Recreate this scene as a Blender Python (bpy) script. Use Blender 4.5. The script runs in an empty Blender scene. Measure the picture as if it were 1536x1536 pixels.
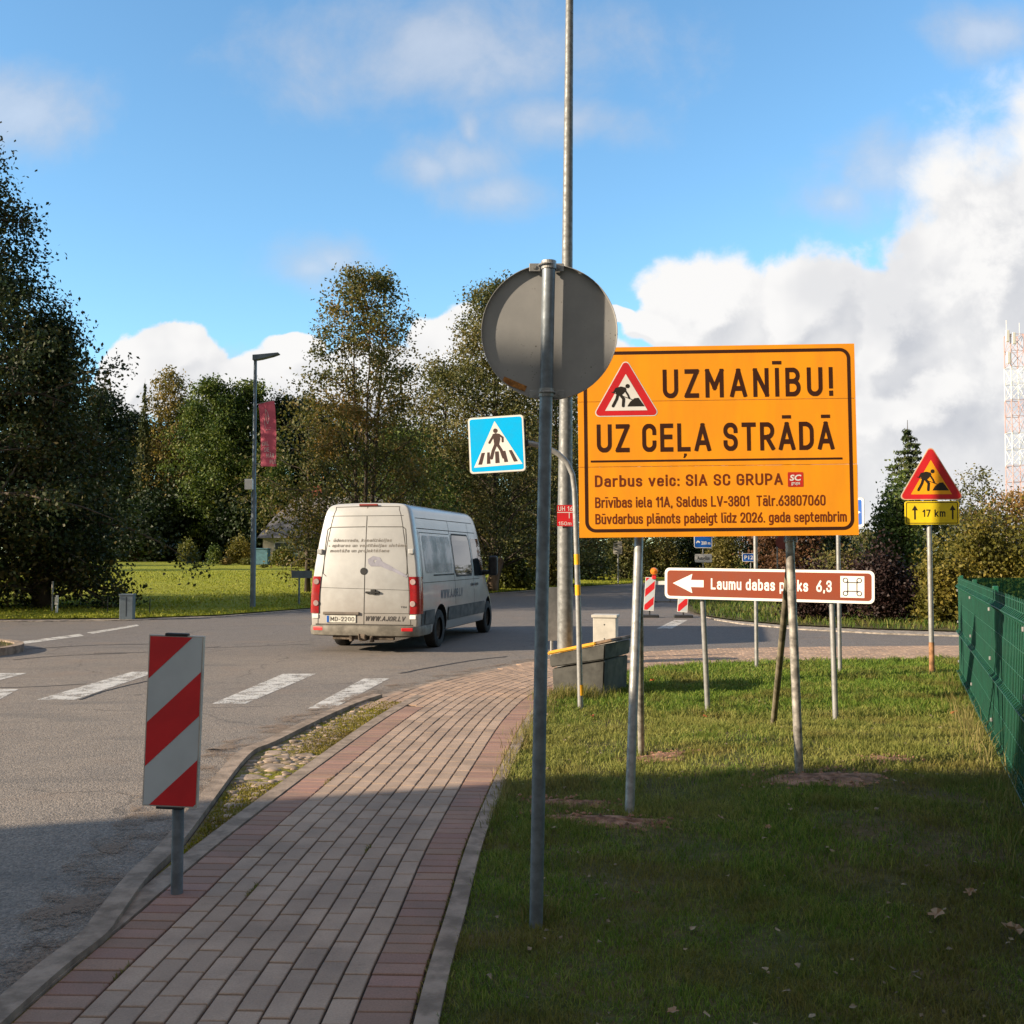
import bpy, bmesh, math, random
import numpy as np
from mathutils import Vector, Matrix
from mathutils.geometry import tessellate_polygon

R = math.radians
S = bpy.context.scene
COL = S.collection

# ------------------------------------------------------------------ camera, sky, sun
CAM_H, F, PITCH = 1.58, 1536.0, math.atan(67.0 / 1536.0)
cam_d = bpy.data.cameras.new('camera'); cam = bpy.data.objects.new('camera', cam_d); COL.objects.link(cam)
cam.location = (0, 0, CAM_H); cam.rotation_euler = (R(90) + PITCH, 0, 0)
cam_d.sensor_fit = 'HORIZONTAL'; cam_d.sensor_width = 36; cam_d.lens = 36.0; cam_d.clip_end = 6000; cam_d.clip_start = 0.05
S.camera = cam

SUN_EL, SUN_AZ = 19.5, 18.0            # light travels to +x and (18 deg) away from the viewer
sd = Vector((math.cos(R(SUN_AZ)) * math.cos(R(SUN_EL)), math.sin(R(SUN_AZ)) * math.cos(R(SUN_EL)), -math.sin(R(SUN_EL))))
sun_d = bpy.data.lights.new('sun', 'SUN'); sun = bpy.data.objects.new('sun', sun_d); COL.objects.link(sun)
sun_d.energy = 5.0; sun_d.angle = R(0.55); sun_d.color = (1.0, 0.83, 0.62)
sun.rotation_euler = sd.to_track_quat('-Z', 'Y').to_euler(); sun.location = (-60, -20, 30)

S.view_settings.view_transform = 'Standard'; S.view_settings.look = 'None'
S.view_settings.exposure = 1.0; S.view_settings.gamma = 1.0; S.view_settings.use_curve_mapping = False
S.cycles.max_bounces = 6; S.cycles.diffuse_bounces = 2; S.cycles.glossy_bounces = 2
S.cycles.transparent_max_bounces = 12; S.cycles.transmission_bounces = 4; S.cycles.use_denoising = True

world = bpy.data.worlds.new('World'); S.world = world; world.use_nodes = True

class NT:
    """tiny helper to write node trees"""
    def __init__(s, tree): s.t = tree; s.n = tree.nodes; s.l = tree.links
    def node(s, kind, ins=None, **kw):
        n = s.n.new(kind)
        for k, v in kw.items(): setattr(n, k, v)
        for k, v in (ins or {}).items():
            if isinstance(v, bpy.types.NodeSocket): s.l.new(v, n.inputs[k])
            else: n.inputs[k].default_value = v
        return n
    def m(s, op, a, b=0.0, c=0.0, clamp=False):
        return s.node('ShaderNodeMath', {0: a, 1: b, 2: c}, operation=op, use_clamp=clamp).outputs[0]
    def vm(s, op, a, b=(0, 0, 0)):
        return s.node('ShaderNodeVectorMath', {0: a, 1: b}, operation=op).outputs[0]
    def ss(s, x, a, b, lo=0.0, hi=1.0):
        n = s.node('ShaderNodeMapRange', {0: x, 1: a, 2: b, 3: lo, 4: hi}, interpolation_type='SMOOTHSTEP', clamp=True); return n.outputs[0]
    def mix(s, f, a, b, kind='MIX'):
        n = s.node('ShaderNodeMix', None, data_type='RGBA', blend_type=kind)
        for idx, v in ((0, f), (6, a), (7, b)):
            if isinstance(v, bpy.types.NodeSocket): s.l.new(v, n.inputs[idx])
            else: n.inputs[idx].default_value = (tuple(v) + (1,))[:4] if hasattr(v, '__len__') else v
        return n.outputs[2]
    def noise(s, vec, scale, detail=4.0, rough=0.55, dist=0.0):
        return s.node('ShaderNodeTexNoise', {'Vector': vec, 'Scale': scale, 'Detail': detail, 'Roughness': rough, 'Distortion': dist})

def build_world():
    t = NT(world.node_tree); t.n.clear()
    out = t.node('ShaderNodeOutputWorld'); bg = t.node('ShaderNodeBackground'); t.l.new(bg.outputs[0], out.inputs[0])
    STR = 0.13
    bg.inputs[1].default_value = STR
    sky = t.node('ShaderNodeTexSky'); sky.sky_type = 'NISHITA'; sky.sun_disc = False
    sky.sun_elevation = R(SUN_EL); sky.sun_rotation = math.atan2(-sd.x, -sd.y)
    sky.air_density = 1.0; sky.dust_density = 0.35; sky.ozone_density = 1.6; sky.altitude = 50
    hs = t.node('ShaderNodeHueSaturation', {'Saturation': 1.02, 'Value': 1.26, 'Color': sky.outputs[0]})
    skyc = t.mix(1.0, hs.outputs[0], (0.60, 0.80, 0.86), 'MULTIPLY')
    tc = t.node('ShaderNodeTexCoord')
    sep = t.node('ShaderNodeSeparateXYZ', {0: tc.outputs['Generated']})
    y = t.m('MAXIMUM', t.m('ABSOLUTE', sep.outputs[1]), 0.02)
    u = t.m('DIVIDE', sep.outputs[0], y); v = t.m('DIVIDE', sep.outputs[2], y)
    front = t.ss(sep.outputs[1], 0.0, 0.15)
    uv = t.node('ShaderNodeCombineXYZ', {0: u, 1: v}).outputs[0]
    # clouds: (px, py, half width, half height) in the photograph's bearings, turned into bearings u, v
    B = lambda a: [((p - 768) / F, (835 - q) / F, w / F, h / F) for p, q, w, h in a]
    hard = B([(1068, 470, 118, 118), (1205, 480, 130, 120), (1150, 560, 170, 130), (985, 488, 55, 42), (1330, 520, 150, 130),
              (1500, 390, 190, 270), (1400, 620, 260, 200), (1590, 250, 160, 200), (1560, 560, 220, 330), (1180, 700, 260, 170),
              (262, 545, 100, 78), (205, 560, 70, 70), (330, 600, 110, 60), (672, 520, 66, 62), (600, 560, 60, 40), (700, 490, 30, 26),
              (932, 464, 27, 14), (450, 520, 40, 26), (540, 600, 200, 90), (860, 600, 180, 110)])
    soft = B([(690, 225, 130, 78), (710, 180, 34, 50), (640, 240, 95, 50), (460, 400, 120, 60), (500, 390, 70, 45), (680, 60, 420, 130), (840, 170, 160, 60),
              (40, 160, 170, 110), (1500, 20, 110, 60), (1330, 240, 190, 110), (1250, 300, 90, 60), (740, 280, 120, 60), (400, 590, 160, 60)])
    def field(vec, blobs, n_amp, sc):
        n1 = t.noise(vec, sc, 6.0, 0.62, 0.2)
        warp = t.vm('MULTIPLY', t.vm('SUBTRACT', t.noise(vec, sc * 0.5, 3.0, 0.5).outputs['Color'], (0.5, 0.5, 0.5)), (0.085, 0.06, 0))
        p = t.vm('ADD', vec, warp)
        acc = None
        for bu, bv, a, b in blobs:
            q = t.vm('MULTIPLY', t.vm('SUBTRACT', p, (bu, bv, 0)), (1 / a, 1 / b, 0))
            ln = t.node('ShaderNodeVectorMath', {0: q}, operation='LENGTH').outputs['Value']
            d = t.m('SUBTRACT', 1.0, ln)
            acc = d if acc is None else t.node('ShaderNodeMath', {0: acc, 1: d, 2: 0.12}, operation='SMOOTH_MAX').outputs[0]
        return t.m('ADD', acc, t.m('MULTIPLY', t.m('SUBTRACT', n1.outputs[0], 0.5), n_amp))
    dh = field(uv, hard, 0.85, 17.0)
    off = t.vm('ADD', uv, (-0.020, 0.026, 0))
    dh2 = field(off, hard, 0.85, 17.0)
    cov = t.m('MULTIPLY', t.ss(dh, -0.02, t.ss(v, 0.22, 0.42, 0.12, 0.62)), front)
    lit = t.ss(t.m('SUBTRACT', dh, dh2), -0.10, 0.24)
    big = t.noise(uv, 6.0, 4.0, 0.55)
    dense = t.ss(t.m('SUBTRACT', dh, 0.0), 0.25, 0.95)
    shade = t.m('MULTIPLY', t.m('SUBTRACT', 1.0, lit), t.m('ADD', 0.25, t.m('MULTIPLY', dense, 0.55)))
    shade = t.m('ADD', shade, t.ss(big.outputs[0], 0.45, 0.64, 0.0, 0.45), clamp=True)
    K = 0.50 / STR
    white = (0.97 * K, 0.96 * K, 0.95 * K); grey = (0.60 * K, 0.62 * K, 0.67 * K)
    ccol = t.mix(shade, white, grey)
    ds = field(uv, soft, 1.9, 8.0)
    covs = t.m('MULTIPLY', t.m('MULTIPLY', t.ss(ds, -0.05, 0.95), 0.56), front)
    c1 = t.mix(covs, skyc, t.mix(t.ss(ds, 0.45, 1.35), (0.60 * K, 0.63 * K, 0.70 * K), (0.80 * K, 0.80 * K, 0.83 * K)))
    c2 = t.mix(cov, c1, ccol)
    # unseen cloud added to set the fill light: dark low behind, warm overhead
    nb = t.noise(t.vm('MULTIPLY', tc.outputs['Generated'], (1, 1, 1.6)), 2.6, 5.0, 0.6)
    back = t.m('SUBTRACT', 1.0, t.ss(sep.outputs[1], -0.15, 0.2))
    fill_cloud = t.m('MULTIPLY', t.ss(nb.outputs[0], 0.25, 0.6, 0.6, 1.0), back)
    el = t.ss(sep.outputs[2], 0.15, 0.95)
    c3 = t.mix(t.m('MULTIPLY', fill_cloud, t.m('SUBTRACT', 1.0, t.m('MULTIPLY', el, 0.15))), c2, t.mix(el, (0.060 * K, 0.060 * K, 0.062 * K), (0.92 * K, 0.80 * K, 0.68 * K)))
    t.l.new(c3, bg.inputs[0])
build_world()

# ------------------------------------------------------------------ helpers
FW = Vector((0, math.cos(PITCH), math.sin(PITCH))); UP = Vector((0, -math.sin(PITCH), math.cos(PITCH))); RT = Vector((1, 0, 0))
def gp(px, py, z=0.0):
    """the point of the ground (height z) that the photograph shows at px, py"""
    d = FW + RT * ((px - 768) / F) + UP * ((768 - py) / F)
    k = (z - CAM_H) / d.z
    return Vector((d.x * k, d.y * k, z))
def zat(py, D):                        # height of the point at depth D that stands at row py
    d = FW + UP * ((768 - py) / F)
    return CAM_H + d.z / d.y * D
def xat(px, D): return (px - 768) / F * D

def tag(o, label=None, cat=None, group=None, kind=None):
    if label: o['label'] = label
    if cat: o['category'] = cat
    if group: o['group'] = group
    if kind: o['kind'] = kind
    return o
def thing(name, label, cat, loc=(0, 0, 0), rz=0.0, group=None, rot=None):
    o = bpy.data.objects.new(name, None); COL.objects.link(o); o.empty_display_size = 0.2
    o.location = loc; o.rotation_euler = rot if rot else (0, 0, rz)
    return tag(o, label, cat, group)
def copy_tree(o, parent=None):
    c = o.copy(); COL.objects.link(c)
    if parent: c.parent = parent
    for ch in [x for x in list(COL.objects) if x.parent == o]: copy_tree(ch, c)
    return c
def link(name, me, parent=None, smooth=False):
    o = bpy.data.objects.new(name, me); COL.objects.link(o)
    if parent: o.parent = parent
    if smooth: me.polygons.foreach_set('use_smooth', [True] * len(me.polygons))
    return o

class MB:
    """collects geometry and links it as ONE mesh object"""
    def __init__(s): s.v = []; s.f = []; s.mi = []; s.cur = 0
    def add(s, vs, fs):
        b = len(s.v); s.v += [tuple(p) for p in vs]
        for f in fs: s.f.append(tuple(i + b for i in f)); s.mi.append(s.cur)
        return s
    def box(s, c, size, M=None):
        x, y, z = (k / 2 for k in size); c = Vector(c)
        vs = [Vector(p) for p in ((-x, -y, -z), (x, -y, -z), (x, y, -z), (-x, y, -z), (-x, -y, z), (x, -y, z), (x, y, z), (-x, y, z))]
        vs = [(M @ p if M else p) + c for p in vs]
        return s.add(vs, [(0, 3, 2, 1), (4, 5, 6, 7), (0, 1, 5, 4), (1, 2, 6, 5), (2, 3, 7, 6), (3, 0, 4, 7)])
    def bbox(s, c, size, r=0.01, seg=2, M=None):
        bm = bmesh.new(); bmesh.ops.create_cube(bm, size=1.0)
        bmesh.ops.scale(bm, vec=size, verts=bm.verts)
        bmesh.ops.bevel(bm, geom=list(bm.edges), offset=r, segments=seg, affect='EDGES', profile=0.5)
        c = Vector(c); bm.verts.index_update()
        s.add([(M @ v.co if M else v.co) + c for v in bm.verts], [[v.index for v in f.verts] for f in bm.faces]); bm.free(); return s
    def tube(s, pts, rad, n=10, cap=True, fac=1.0):
        pts = [Vector(p) for p in pts]
        if not hasattr(rad, '__len__'): rad = [rad] * len(pts)
        rings = []; ref = None
        for i, p in enumerate(pts):
            t = (pts[min(i + 1, len(pts) - 1)] - pts[max(i - 1, 0)])
            t = t.normalized() if t.length > 1e-9 else Vector((0, 0, 1))
            if ref is None: ref = Vector((1, 0, 0)) if abs(t.x) < 0.9 else Vector((0, 1, 0))
            a = (ref - t * ref.dot(t)).normalized(); ref = a; b = t.cross(a)
            rings.append([p + (a * math.cos(2 * math.pi * k / n) + b * math.sin(2 * math.pi * k / n) * fac) * rad[i] for k in range(n)])
        vs = [q for r in rings for q in r]; fs = []
        for i in range(len(pts) - 1):
            for k in range(n):
                k2 = (k + 1) % n; fs.append((i * n + k, i * n + k2, (i + 1) * n + k2, (i + 1) * n + k))
        if cap: fs.append(tuple(range(n - 1, -1, -1))); fs.append(tuple((len(pts) - 1) * n + k for k in range(n)))
        return s.add(vs, fs)
    def lathe(s, prof, n=24, M=None, c=(0, 0, 0)):
        c = Vector(c); vs = []; fs = []
        for r, z in prof:
            for k in range(n):
                p = Vector((r * math.cos(2 * math.pi * k / n), r * math.sin(2 * math.pi * k / n), z)); vs.append((M @ p if M else p) + c)
        for i in range(len(prof) - 1):
            for k in range(n):
                k2 = (k + 1) % n; fs.append((i * n + k, i * n + k2, (i + 1) * n + k2, (i + 1) * n + k))
        return s.add(vs, fs)
    def prism(s, poly, y0, y1):
        """2D outline in x,z pushed from y0 (front) to y1"""
        n = len(poly); vs = [(p[0], y0, p[1]) for p in poly] + [(p[0], y1, p[1]) for p in poly]
        fs = [tuple(range(n)), tuple(range(2 * n - 1, n - 1, -1))]
        fs += [((i + 1) % n, i, n + i, n + (i + 1) % n) for i in range(n)]
        return s.add(vs, fs)
    def flat(s, poly, y):
        """flat outline in x,z facing -y"""
        tris = tessellate_polygon([[Vector((p[0], p[1], 0)) for p in poly]])
        vs = [(p[0], y, p[1]) for p in poly]; fs = []
        for a, b, c in tris:
            ax, az = poly[a][:2]; bx, bz = poly[b][:2]; cx, cz = poly[c][:2]
            fs.append((a, b, c) if (bx - ax) * (cz - az) - (bz - az) * (cx - ax) > 0 else (a, c, b))
        return s.add(vs, fs)
    def ring(s, outer, inner, y):
        n = len(outer); vs = [(p[0], y, p[1]) for p in outer] + [(p[0], y, p[1]) for p in inner]
        return s.add(vs, [(i, (i + 1) % n, n + (i + 1) % n, n + i) for i in range(n)])
    def strip(s, pts, w, y, closed=False):
        """flat line of width w (x,z points) facing -y"""
        P = [Vector((p[0], p[1])) for p in pts]; n = len(P); L = []; Rr = []
        for i, p in enumerate(P):
            a = P[(i - 1) % n] if (closed or i > 0) else p; b = P[(i + 1) % n] if (closed or i < n - 1) else p
            d1 = (p - a); d2 = (b - p); d1 = d1.normalized() if d1.length > 1e-9 else d2.normalized(); d2 = d2.normalized() if d2.length > 1e-9 else d1
            nn = Vector((-(d1.y + d2.y), d1.x + d2.x)); nn = nn.normalized() if nn.length > 1e-6 else Vector((-d1.y, d1.x))
            k = max(0.5, nn.dot(Vector((-d1.y, d1.x)))); nn = nn * (w / 2 / k)
            L.append(p + nn); Rr.append(p - nn)
        vs = [(p.x, y, p.y) for p in L] + [(p.x, y, p.y) for p in Rr]
        m = n if closed else n - 1
        return s.add(vs, [(i, n + i, n + (i + 1) % n, (i + 1) % n) for i in range(m)])
    def build(s, name, mats, parent=None, smooth=False, auto=None):
        me = bpy.data.meshes.new(name); me.from_pydata(s.v, [], s.f)
        for m in (mats if isinstance(mats, (list, tuple)) else [mats]): me.materials.append(m)
        if any(s.mi): me.polygons.foreach_set('material_index', s.mi)
        if smooth or auto:
            me.polygons.foreach_set('use_smooth', [True] * len(me.polygons))
            if auto: me.set_sharp_from_angle(angle=R(auto))
        me.update()
        return link(name, me, parent)

def rrect(x0, z0, x1, z1, r, n=6):
    out = []
    for cx, cz, a in ((x1 - r, z0 + r, -90), (x1 - r, z1 - r, 0), (x0 + r, z1 - r, 90), (x0 + r, z0 + r, 180)):
        for k in range(n + 1):
            t = R(a + 90 * k / n); out.append((cx + r * math.cos(t), cz + r * math.sin(t)))
    return out
def rpoly(pts, r, n=6):
    """polygon with rounded corners (counter-clockwise)"""
    out = []; m = len(pts)
    for i in range(m):
        p = Vector(pts[i]); a = (Vector(pts[i - 1]) - p).normalized(); b = (Vector(pts[(i + 1) % m]) - p).normalized()
        half = math.acos(max(-1, min(1, a.dot(b)))) / 2; d = r / math.tan(half); c = p + (a + b).normalized() * (r / math.sin(half))
        s0 = p + a * d - c; s1 = p + b * d - c; a0 = math.atan2(s0.y, s0.x); a1 = math.atan2(s1.y, s1.x)
        while a1 < a0 - 1e-6: a1 += 2 * math.pi
        if a1 - a0 > math.pi: a1 -= 2 * math.pi
        for k in range(n + 1):
            t = a0 + (a1 - a0) * k / n; out.append((c.x + r * math.cos(t), c.y + r * math.sin(t)))
    return out
def disc(cx, cz, r, n=20): return [(cx + r * math.cos(2 * math.pi * k / n), cz + r * math.sin(2 * math.pi * k / n)) for k in range(n)]
def clip(poly, nx, nz, d):
    """keep the side nx*x + nz*z <= d"""
    out = []
    for i in range(len(poly)):
        a, b = poly[i - 1], poly[i]; fa = nx * a[0] + nz * a[1] - d; fb = nx * b[0] + nz * b[1] - d
        if (fa <= 0) != (fb <= 0):
            k = fa / (fa - fb); out.append((a[0] + (b[0] - a[0]) * k, a[1] + (b[1] - a[1]) * k))
        if fb <= 0: out.append(b)
    return out

def text_geo(s, bold=0.0, shear=0.0, space=1.0):
    cu = bpy.data.curves.new('txt', 'FONT'); cu.body = s; cu.size = 1.0; cu.offset = bold; cu.shear = shear; cu.space_character = space; cu.resolution_u = 3
    o = bpy.data.objects.new('txt', cu); COL.objects.link(o)
    dg = bpy.context.evaluated_depsgraph_get(); me = bpy.data.meshes.new_from_object(o.evaluated_get(dg))
    vs = [(v.co.x, v.co.y) for v in me.vertices]; fs = [tuple(p.vertices) for p in me.polygons]
    bpy.data.objects.remove(o); bpy.data.curves.remove(cu); bpy.data.meshes.remove(me)
    return vs, fs
_cap = {}
def lettering(mb, s, x0, x1, base, cap, y, bold=0.0, shear=0.0, space=1.0, fn=None):
    """writes s between x0 and x1 on a baseline, capital height cap, on the plane y facing -y (or through fn(x, z))"""
    if bold not in _cap:
        hv, _ = text_geo('H', bold); _cap[bold] = (min(p[1] for p in hv), max(p[1] for p in hv))
    vs, fs = text_geo(s, bold, shear, space)
    a = min(p[0] for p in vs); b = max(p[0] for p in vs); z0, z1 = _cap[bold]
    kx = (x1 - x0) / (b - a); kz = cap / (z1 - z0)
    P = [(x0 + (p[0] - a) * kx, base + (p[1] - z0) * kz) for p in vs]
    ff = []
    for f in fs:
        ar = sum(P[f[i - 1]][0] * P[f[i]][1] - P[f[i]][0] * P[f[i - 1]][1] for i in range(len(f)))
        ff.append(f if ar > 0 else f[::-1])
    mb.add([fn(*p) if fn else (p[0], y, p[1]) for p in P], ff)
    return mb

# ------------------------------------------------------------------ materials
MATS = {}
def mat(name, col, rough=0.6, metal=0.0, spec=0.4, var=0.12, scale=6.0, col2=None, bump=0.0, bscale=60.0, stretch=(1, 1, 1), coat=0.0, world=False):
    if name in MATS: return MATS[name]
    m = bpy.data.materials.new(name); m.use_nodes = True; t = NT(m.node_tree)
    b = t.n['Principled BSDF']
    tc = t.node('ShaderNodeTexCoord'); vec = tc.outputs['Object']
    if world: vec = t.node('ShaderNodeNewGeometry').outputs['Position']
    if stretch != (1, 1, 1): vec = t.vm('MULTIPLY', vec, stretch)
    n = t.noise(vec, scale, 5.0, 0.6)
    if col2 is None: col2 = tuple(c * (1 - 2.2 * var) for c in col); hi = tuple(min(1, c * (1 + var * 0.6)) for c in col)
    else: hi = col
    t.l.new(t.mix(t.ss(n.outputs[0], 0.33, 0.68), col2, hi), b.inputs['Base Color'])
    t.l.new(t.ss(n.outputs[0], 0.3, 0.7, min(1, rough + 0.1), max(0.02, rough - 0.08)), b.inputs['Roughness'])
    b.inputs['Metallic'].default_value = metal; b.inputs['Specular IOR Level'].default_value = spec
    if coat: b.inputs['Coat Weight'].default_value = coat; b.inputs['Coat Roughness'].default_value = 0.08
    if bump:
        bn = t.noise(vec, bscale, 3.0, 0.6); bp = t.node('ShaderNodeBump', {'Strength': bump, 'Distance': 0.01, 'Height': bn.outputs[0]})
        t.l.new(bp.outputs[0], b.inputs['Normal'])
    MATS[name] = m; return m

def leaf_mat(name, cols, trans=0.35, rough=0.55, patch=0.5):
    """leaves: each leaf its own tint, boughs in broad patches"""
    m = bpy.data.materials.new(name); m.use_nodes = True; t = NT(m.node_tree); t.n.remove(t.n['Principled BSDF']); out = t.n['Material Output']
    g = t.node('ShaderNodeNewGeometry'); oi = t.node('ShaderNodeObjectInfo')
    tc = t.node('ShaderNodeTexCoord')
    n = t.noise(t.vm('ADD', tc.outputs['Object'], t.node('ShaderNodeCombineXYZ', {0: t.m('MULTIPLY', oi.outputs['Random'], 50.0)}).outputs[0]), patch, 2.0, 0.5)
    f = t.m('ADD', t.m('MULTIPLY', g.outputs['Random Per Island'], 0.5), t.m('MULTIPLY', t.ss(n.outputs[0], 0.3, 0.7), 0.5))
    rp = t.node('ShaderNodeValToRGB', {0: f}); e = rp.color_ramp.elements
    e[0].position = 0.1; e[0].color = tuple(cols[0]) + (1,); e[1].position = 0.92; e[1].color = tuple(cols[-1]) + (1,)
    for i, c in enumerate(cols[1:-1]):
        q = e.new(0.1 + 0.82 * (i + 1) / (len(cols) - 1)); q.color = tuple(c) + (1,)
    d = t.node('ShaderNodeBsdfPrincipled', {'Base Color': rp.outputs[0], 'Roughness': rough, 'Specular IOR Level': 0.25})
    tr = t.node('ShaderNodeBsdfTranslucent', {'Color': t.mix(1.0, rp.outputs[0], (1.0, 1.0, 0.55), 'MULTIPLY')})
    mx = t.node('ShaderNodeMixShader', {0: trans, 1: d.outputs[0], 2: tr.outputs[0]})
    t.l.new(mx.outputs[0], out.inputs[0]); return m

def asphalt_mat():
    m = bpy.data.materials.new('asphalt'); m.use_nodes = True; t = NT(m.node_tree); b = t.n['Principled BSDF']
    p = t.node('ShaderNodeNewGeometry').outputs['Position']
    big = t.noise(p, 0.35, 4.0, 0.6); mid = t.noise(p, 2.2, 4.0, 0.6)
    vo = t.node('ShaderNodeTexVoronoi', {'Vector': p, 'Scale': 85.0}); fine = t.noise(p, 160.0, 2.0, 0.6)
    sep = t.node('ShaderNodeSeparateXYZ', {0: p})
    far = t.ss(sep.outputs[1], 15.0, 20.0)
    c = t.mix(t.ss(big.outputs[0], 0.3, 0.7), (0.170, 0.150, 0.132), (0.205, 0.178, 0.152))
    c = t.mix(far, c, (0.145, 0.134, 0.128))
    c = t.mix(t.ss(mid.outputs[0], 0.42, 0.75, 0.0, 0.35), c, (0.12, 0.115, 0.11))
    st = t.node('ShaderNodeValToRGB', {0: vo.outputs['Color']}); e = st.color_ramp.elements
    e[0].color = (0.45, 0.44, 0.43, 1); e[1].color = (1.75, 1.68, 1.6, 1)
    c = t.mix(0.85, c, st.outputs[0], 'MULTIPLY')
    t.l.new(c, b.inputs['Base Color']); gr = t.noise(p, 0.9, 5.0, 0.65, 0.4)
    c = t.mix(t.ss(gr.outputs[0], 0.54, 0.72, 0.0, 0.45), c, (0.22, 0.165, 0.125))
    wv = t.vm('ADD', p, t.vm('MULTIPLY', t.noise(p, 1.3, 4.0, 0.6).outputs['Color'], (0.9, 0.9, 0)))
    ck = t.node('ShaderNodeTexVoronoi', {'Vector': wv, 'Scale': 0.33}, feature='DISTANCE_TO_EDGE')
    c = t.mix(t.m('MULTIPLY', t.ss(ck.outputs['Distance'], 0.002, 0.006, 0.38, 0.0), t.ss(gr.outputs[0], 0.42, 0.5)), c, (0.03, 0.027, 0.025))
    sk = t.noise(t.vm('MULTIPLY', p, (0.25, 1.6, 1)), 1.1, 4.0, 0.6)
    c = t.mix(t.ss(sk.outputs[0], 0.55, 0.70, 0.0, 0.4), c, (0.10, 0.092, 0.085)); t.l.new(c, b.inputs['Base Color'])
    b.inputs['Roughness'].default_value = 0.82; b.inputs['Specular IOR Level'].default_value = 0.3
    bh = t.m('ADD', t.m('MULTIPLY', vo.outputs['Distance'], -0.9), t.m('MULTIPLY', fine.outputs[0], 0.3))
    t.l.new(t.node('ShaderNodeBump', {'Strength': 0.65, 'Distance': 0.006, 'Height': bh}).outputs[0], b.inputs['Normal'])
    return m
def paint_mat():
    """road paint worn through to the asphalt"""
    m = bpy.data.materials.new('worn_paint'); m.use_nodes = True; t = NT(m.node_tree); b = t.n['Principled BSDF']; out = t.n['Material Output']
    p = t.node('ShaderNodeNewGeometry').outputs['Position']
    n = t.noise(p, 5.0, 6.0, 0.72); n2 = t.noise(p, 45.0, 3.0, 0.7)
    b.inputs['Base Color'].default_value = (0.62, 0.6, 0.56, 1); b.inputs['Roughness'].default_value = 0.7
    a = t.ss(t.m('ADD', t.m('MULTIPLY', n.outputs[0], 0.6), t.m('MULTIPLY', n2.outputs[0], 0.4)), 0.38, 0.55)
    mx = t.node('ShaderNodeMixShader', {0: t.m('MULTIPLY', a, 0.85), 1: t.node('ShaderNodeBsdfTransparent').outputs[0], 2: b.outputs[0]})
    t.l.new(mx.outputs[0], out.inputs[0]); return m
def turf_mat(name, a, b_, c_, sc=0.6):
    m = bpy.data.materials.new(name); m.use_nodes = True; t = NT(m.node_tree); b = t.n['Principled BSDF']
    p = t.node('ShaderNodeNewGeometry').outputs['Position']
    n = t.noise(p, sc, 4.0, 0.6); n2 = t.noise(p, 9.0, 5.0, 0.7); n3 = t.noise(t.vm('MULTIPLY', p, (0.5, 1.2, 1)), 3.0, 4.0, 0.65)
    c = t.mix(t.ss(n.outputs[0], 0.35, 0.65), a, b_); c = t.mix(t.ss(n3.outputs[0], 0.45, 0.7), c, c_)
    c = t.mix(t.ss(n2.outputs[0], 0.3, 0.7, 0.0, 0.55), c, tuple(k * 0.35 for k in a))
    t.l.new(c, b.inputs['Base Color']); b.inputs['Roughness'].default_value = 0.9; b.inputs['Specular IOR Level'].default_value = 0.1
    t.l.new(t.node('ShaderNodeBump', {'Strength': 0.9, 'Distance': 0.08, 'Height': t.m('ADD', n2.outputs[0], n3.outputs[0])}).outputs[0], b.inputs['Normal'])
    return m
def brick_attr_mat():
    m = bpy.data.materials.new('paver'); m.use_nodes = True; t = NT(m.node_tree); b = t.n['Principled BSDF']
    at = t.node('ShaderNodeAttribute', attribute_name='tone'); p = t.node('ShaderNodeNewGeometry').outputs['Position']
    n = t.noise(p, 2.0, 5.0, 0.65); n2 = t.noise(p, 120.0, 3.0, 0.7)
    c = t.mix(t.ss(n.outputs[0], 0.38, 0.7, 0.0, 0.5), at.outputs['Color'], (0.17, 0.13, 0.105)); n3 = t.noise(p, 9.0, 5.0, 0.7); c = t.mix(t.ss(n3.outputs[0], 0.55, 0.75, 0.0, 0.35), c, (0.12, 0.10, 0.075))
    c = t.mix(1.0, c, t.mix(n2.outputs[0], (0.62, 0.62, 0.62), (1.35, 1.33, 1.3)), 'MULTIPLY')
    t.l.new(c, b.inputs['Base Color']); b.inputs['Roughness'].default_value = 0.85; b.inputs['Specular IOR Level'].default_value = 0.25
    t.l.new(t.node('ShaderNodeBump', {'Strength': 0.35, 'Distance': 0.004, 'Height': n2.outputs[0]}).outputs[0], b.inputs['Normal'])
    return m
def mesh_screen_mat():
    """green woven screen behind the fence wires: thin, a little light comes through"""
    m = bpy.data.materials.new('green_screen'); m.use_nodes = True; t = NT(m.node_tree); b = t.n['Principled BSDF']; out = t.n['Material Output']
    tc = t.node('ShaderNodeTexCoord'); sep = t.node('ShaderNodeSeparateXYZ', {0: tc.outputs['Object']})
    n = t.noise(tc.outputs['Object'], 3.0, 4.0, 0.6)
    b.inputs['Roughness'].default_value = 0.7; b.inputs['Specular IOR Level'].default_value = 0.12
    w = t.m('ABSOLUTE', t.m('SUBTRACT', t.m('FRACT', t.m('MULTIPLY', sep.outputs[0], 20.0)), 0.5))
    wire = t.ss(w, 0.39, 0.45)
    t.l.new(t.mix(wire, t.mix(n.outputs[0], (0.005, 0.036, 0.020), (0.009, 0.060, 0.034)), (0.014, 0.09, 0.052)), b.inputs['Base Color'])
    mx = t.node('ShaderNodeMixShader', {0: 0.48, 1: b.outputs[0], 2: t.node('ShaderNodeBsdfTransparent', {0: (0.35, 0.62, 0.48, 1)}).outputs[0]})
    t.l.new(mx.outputs[0], out.inputs[0]); return m
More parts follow.
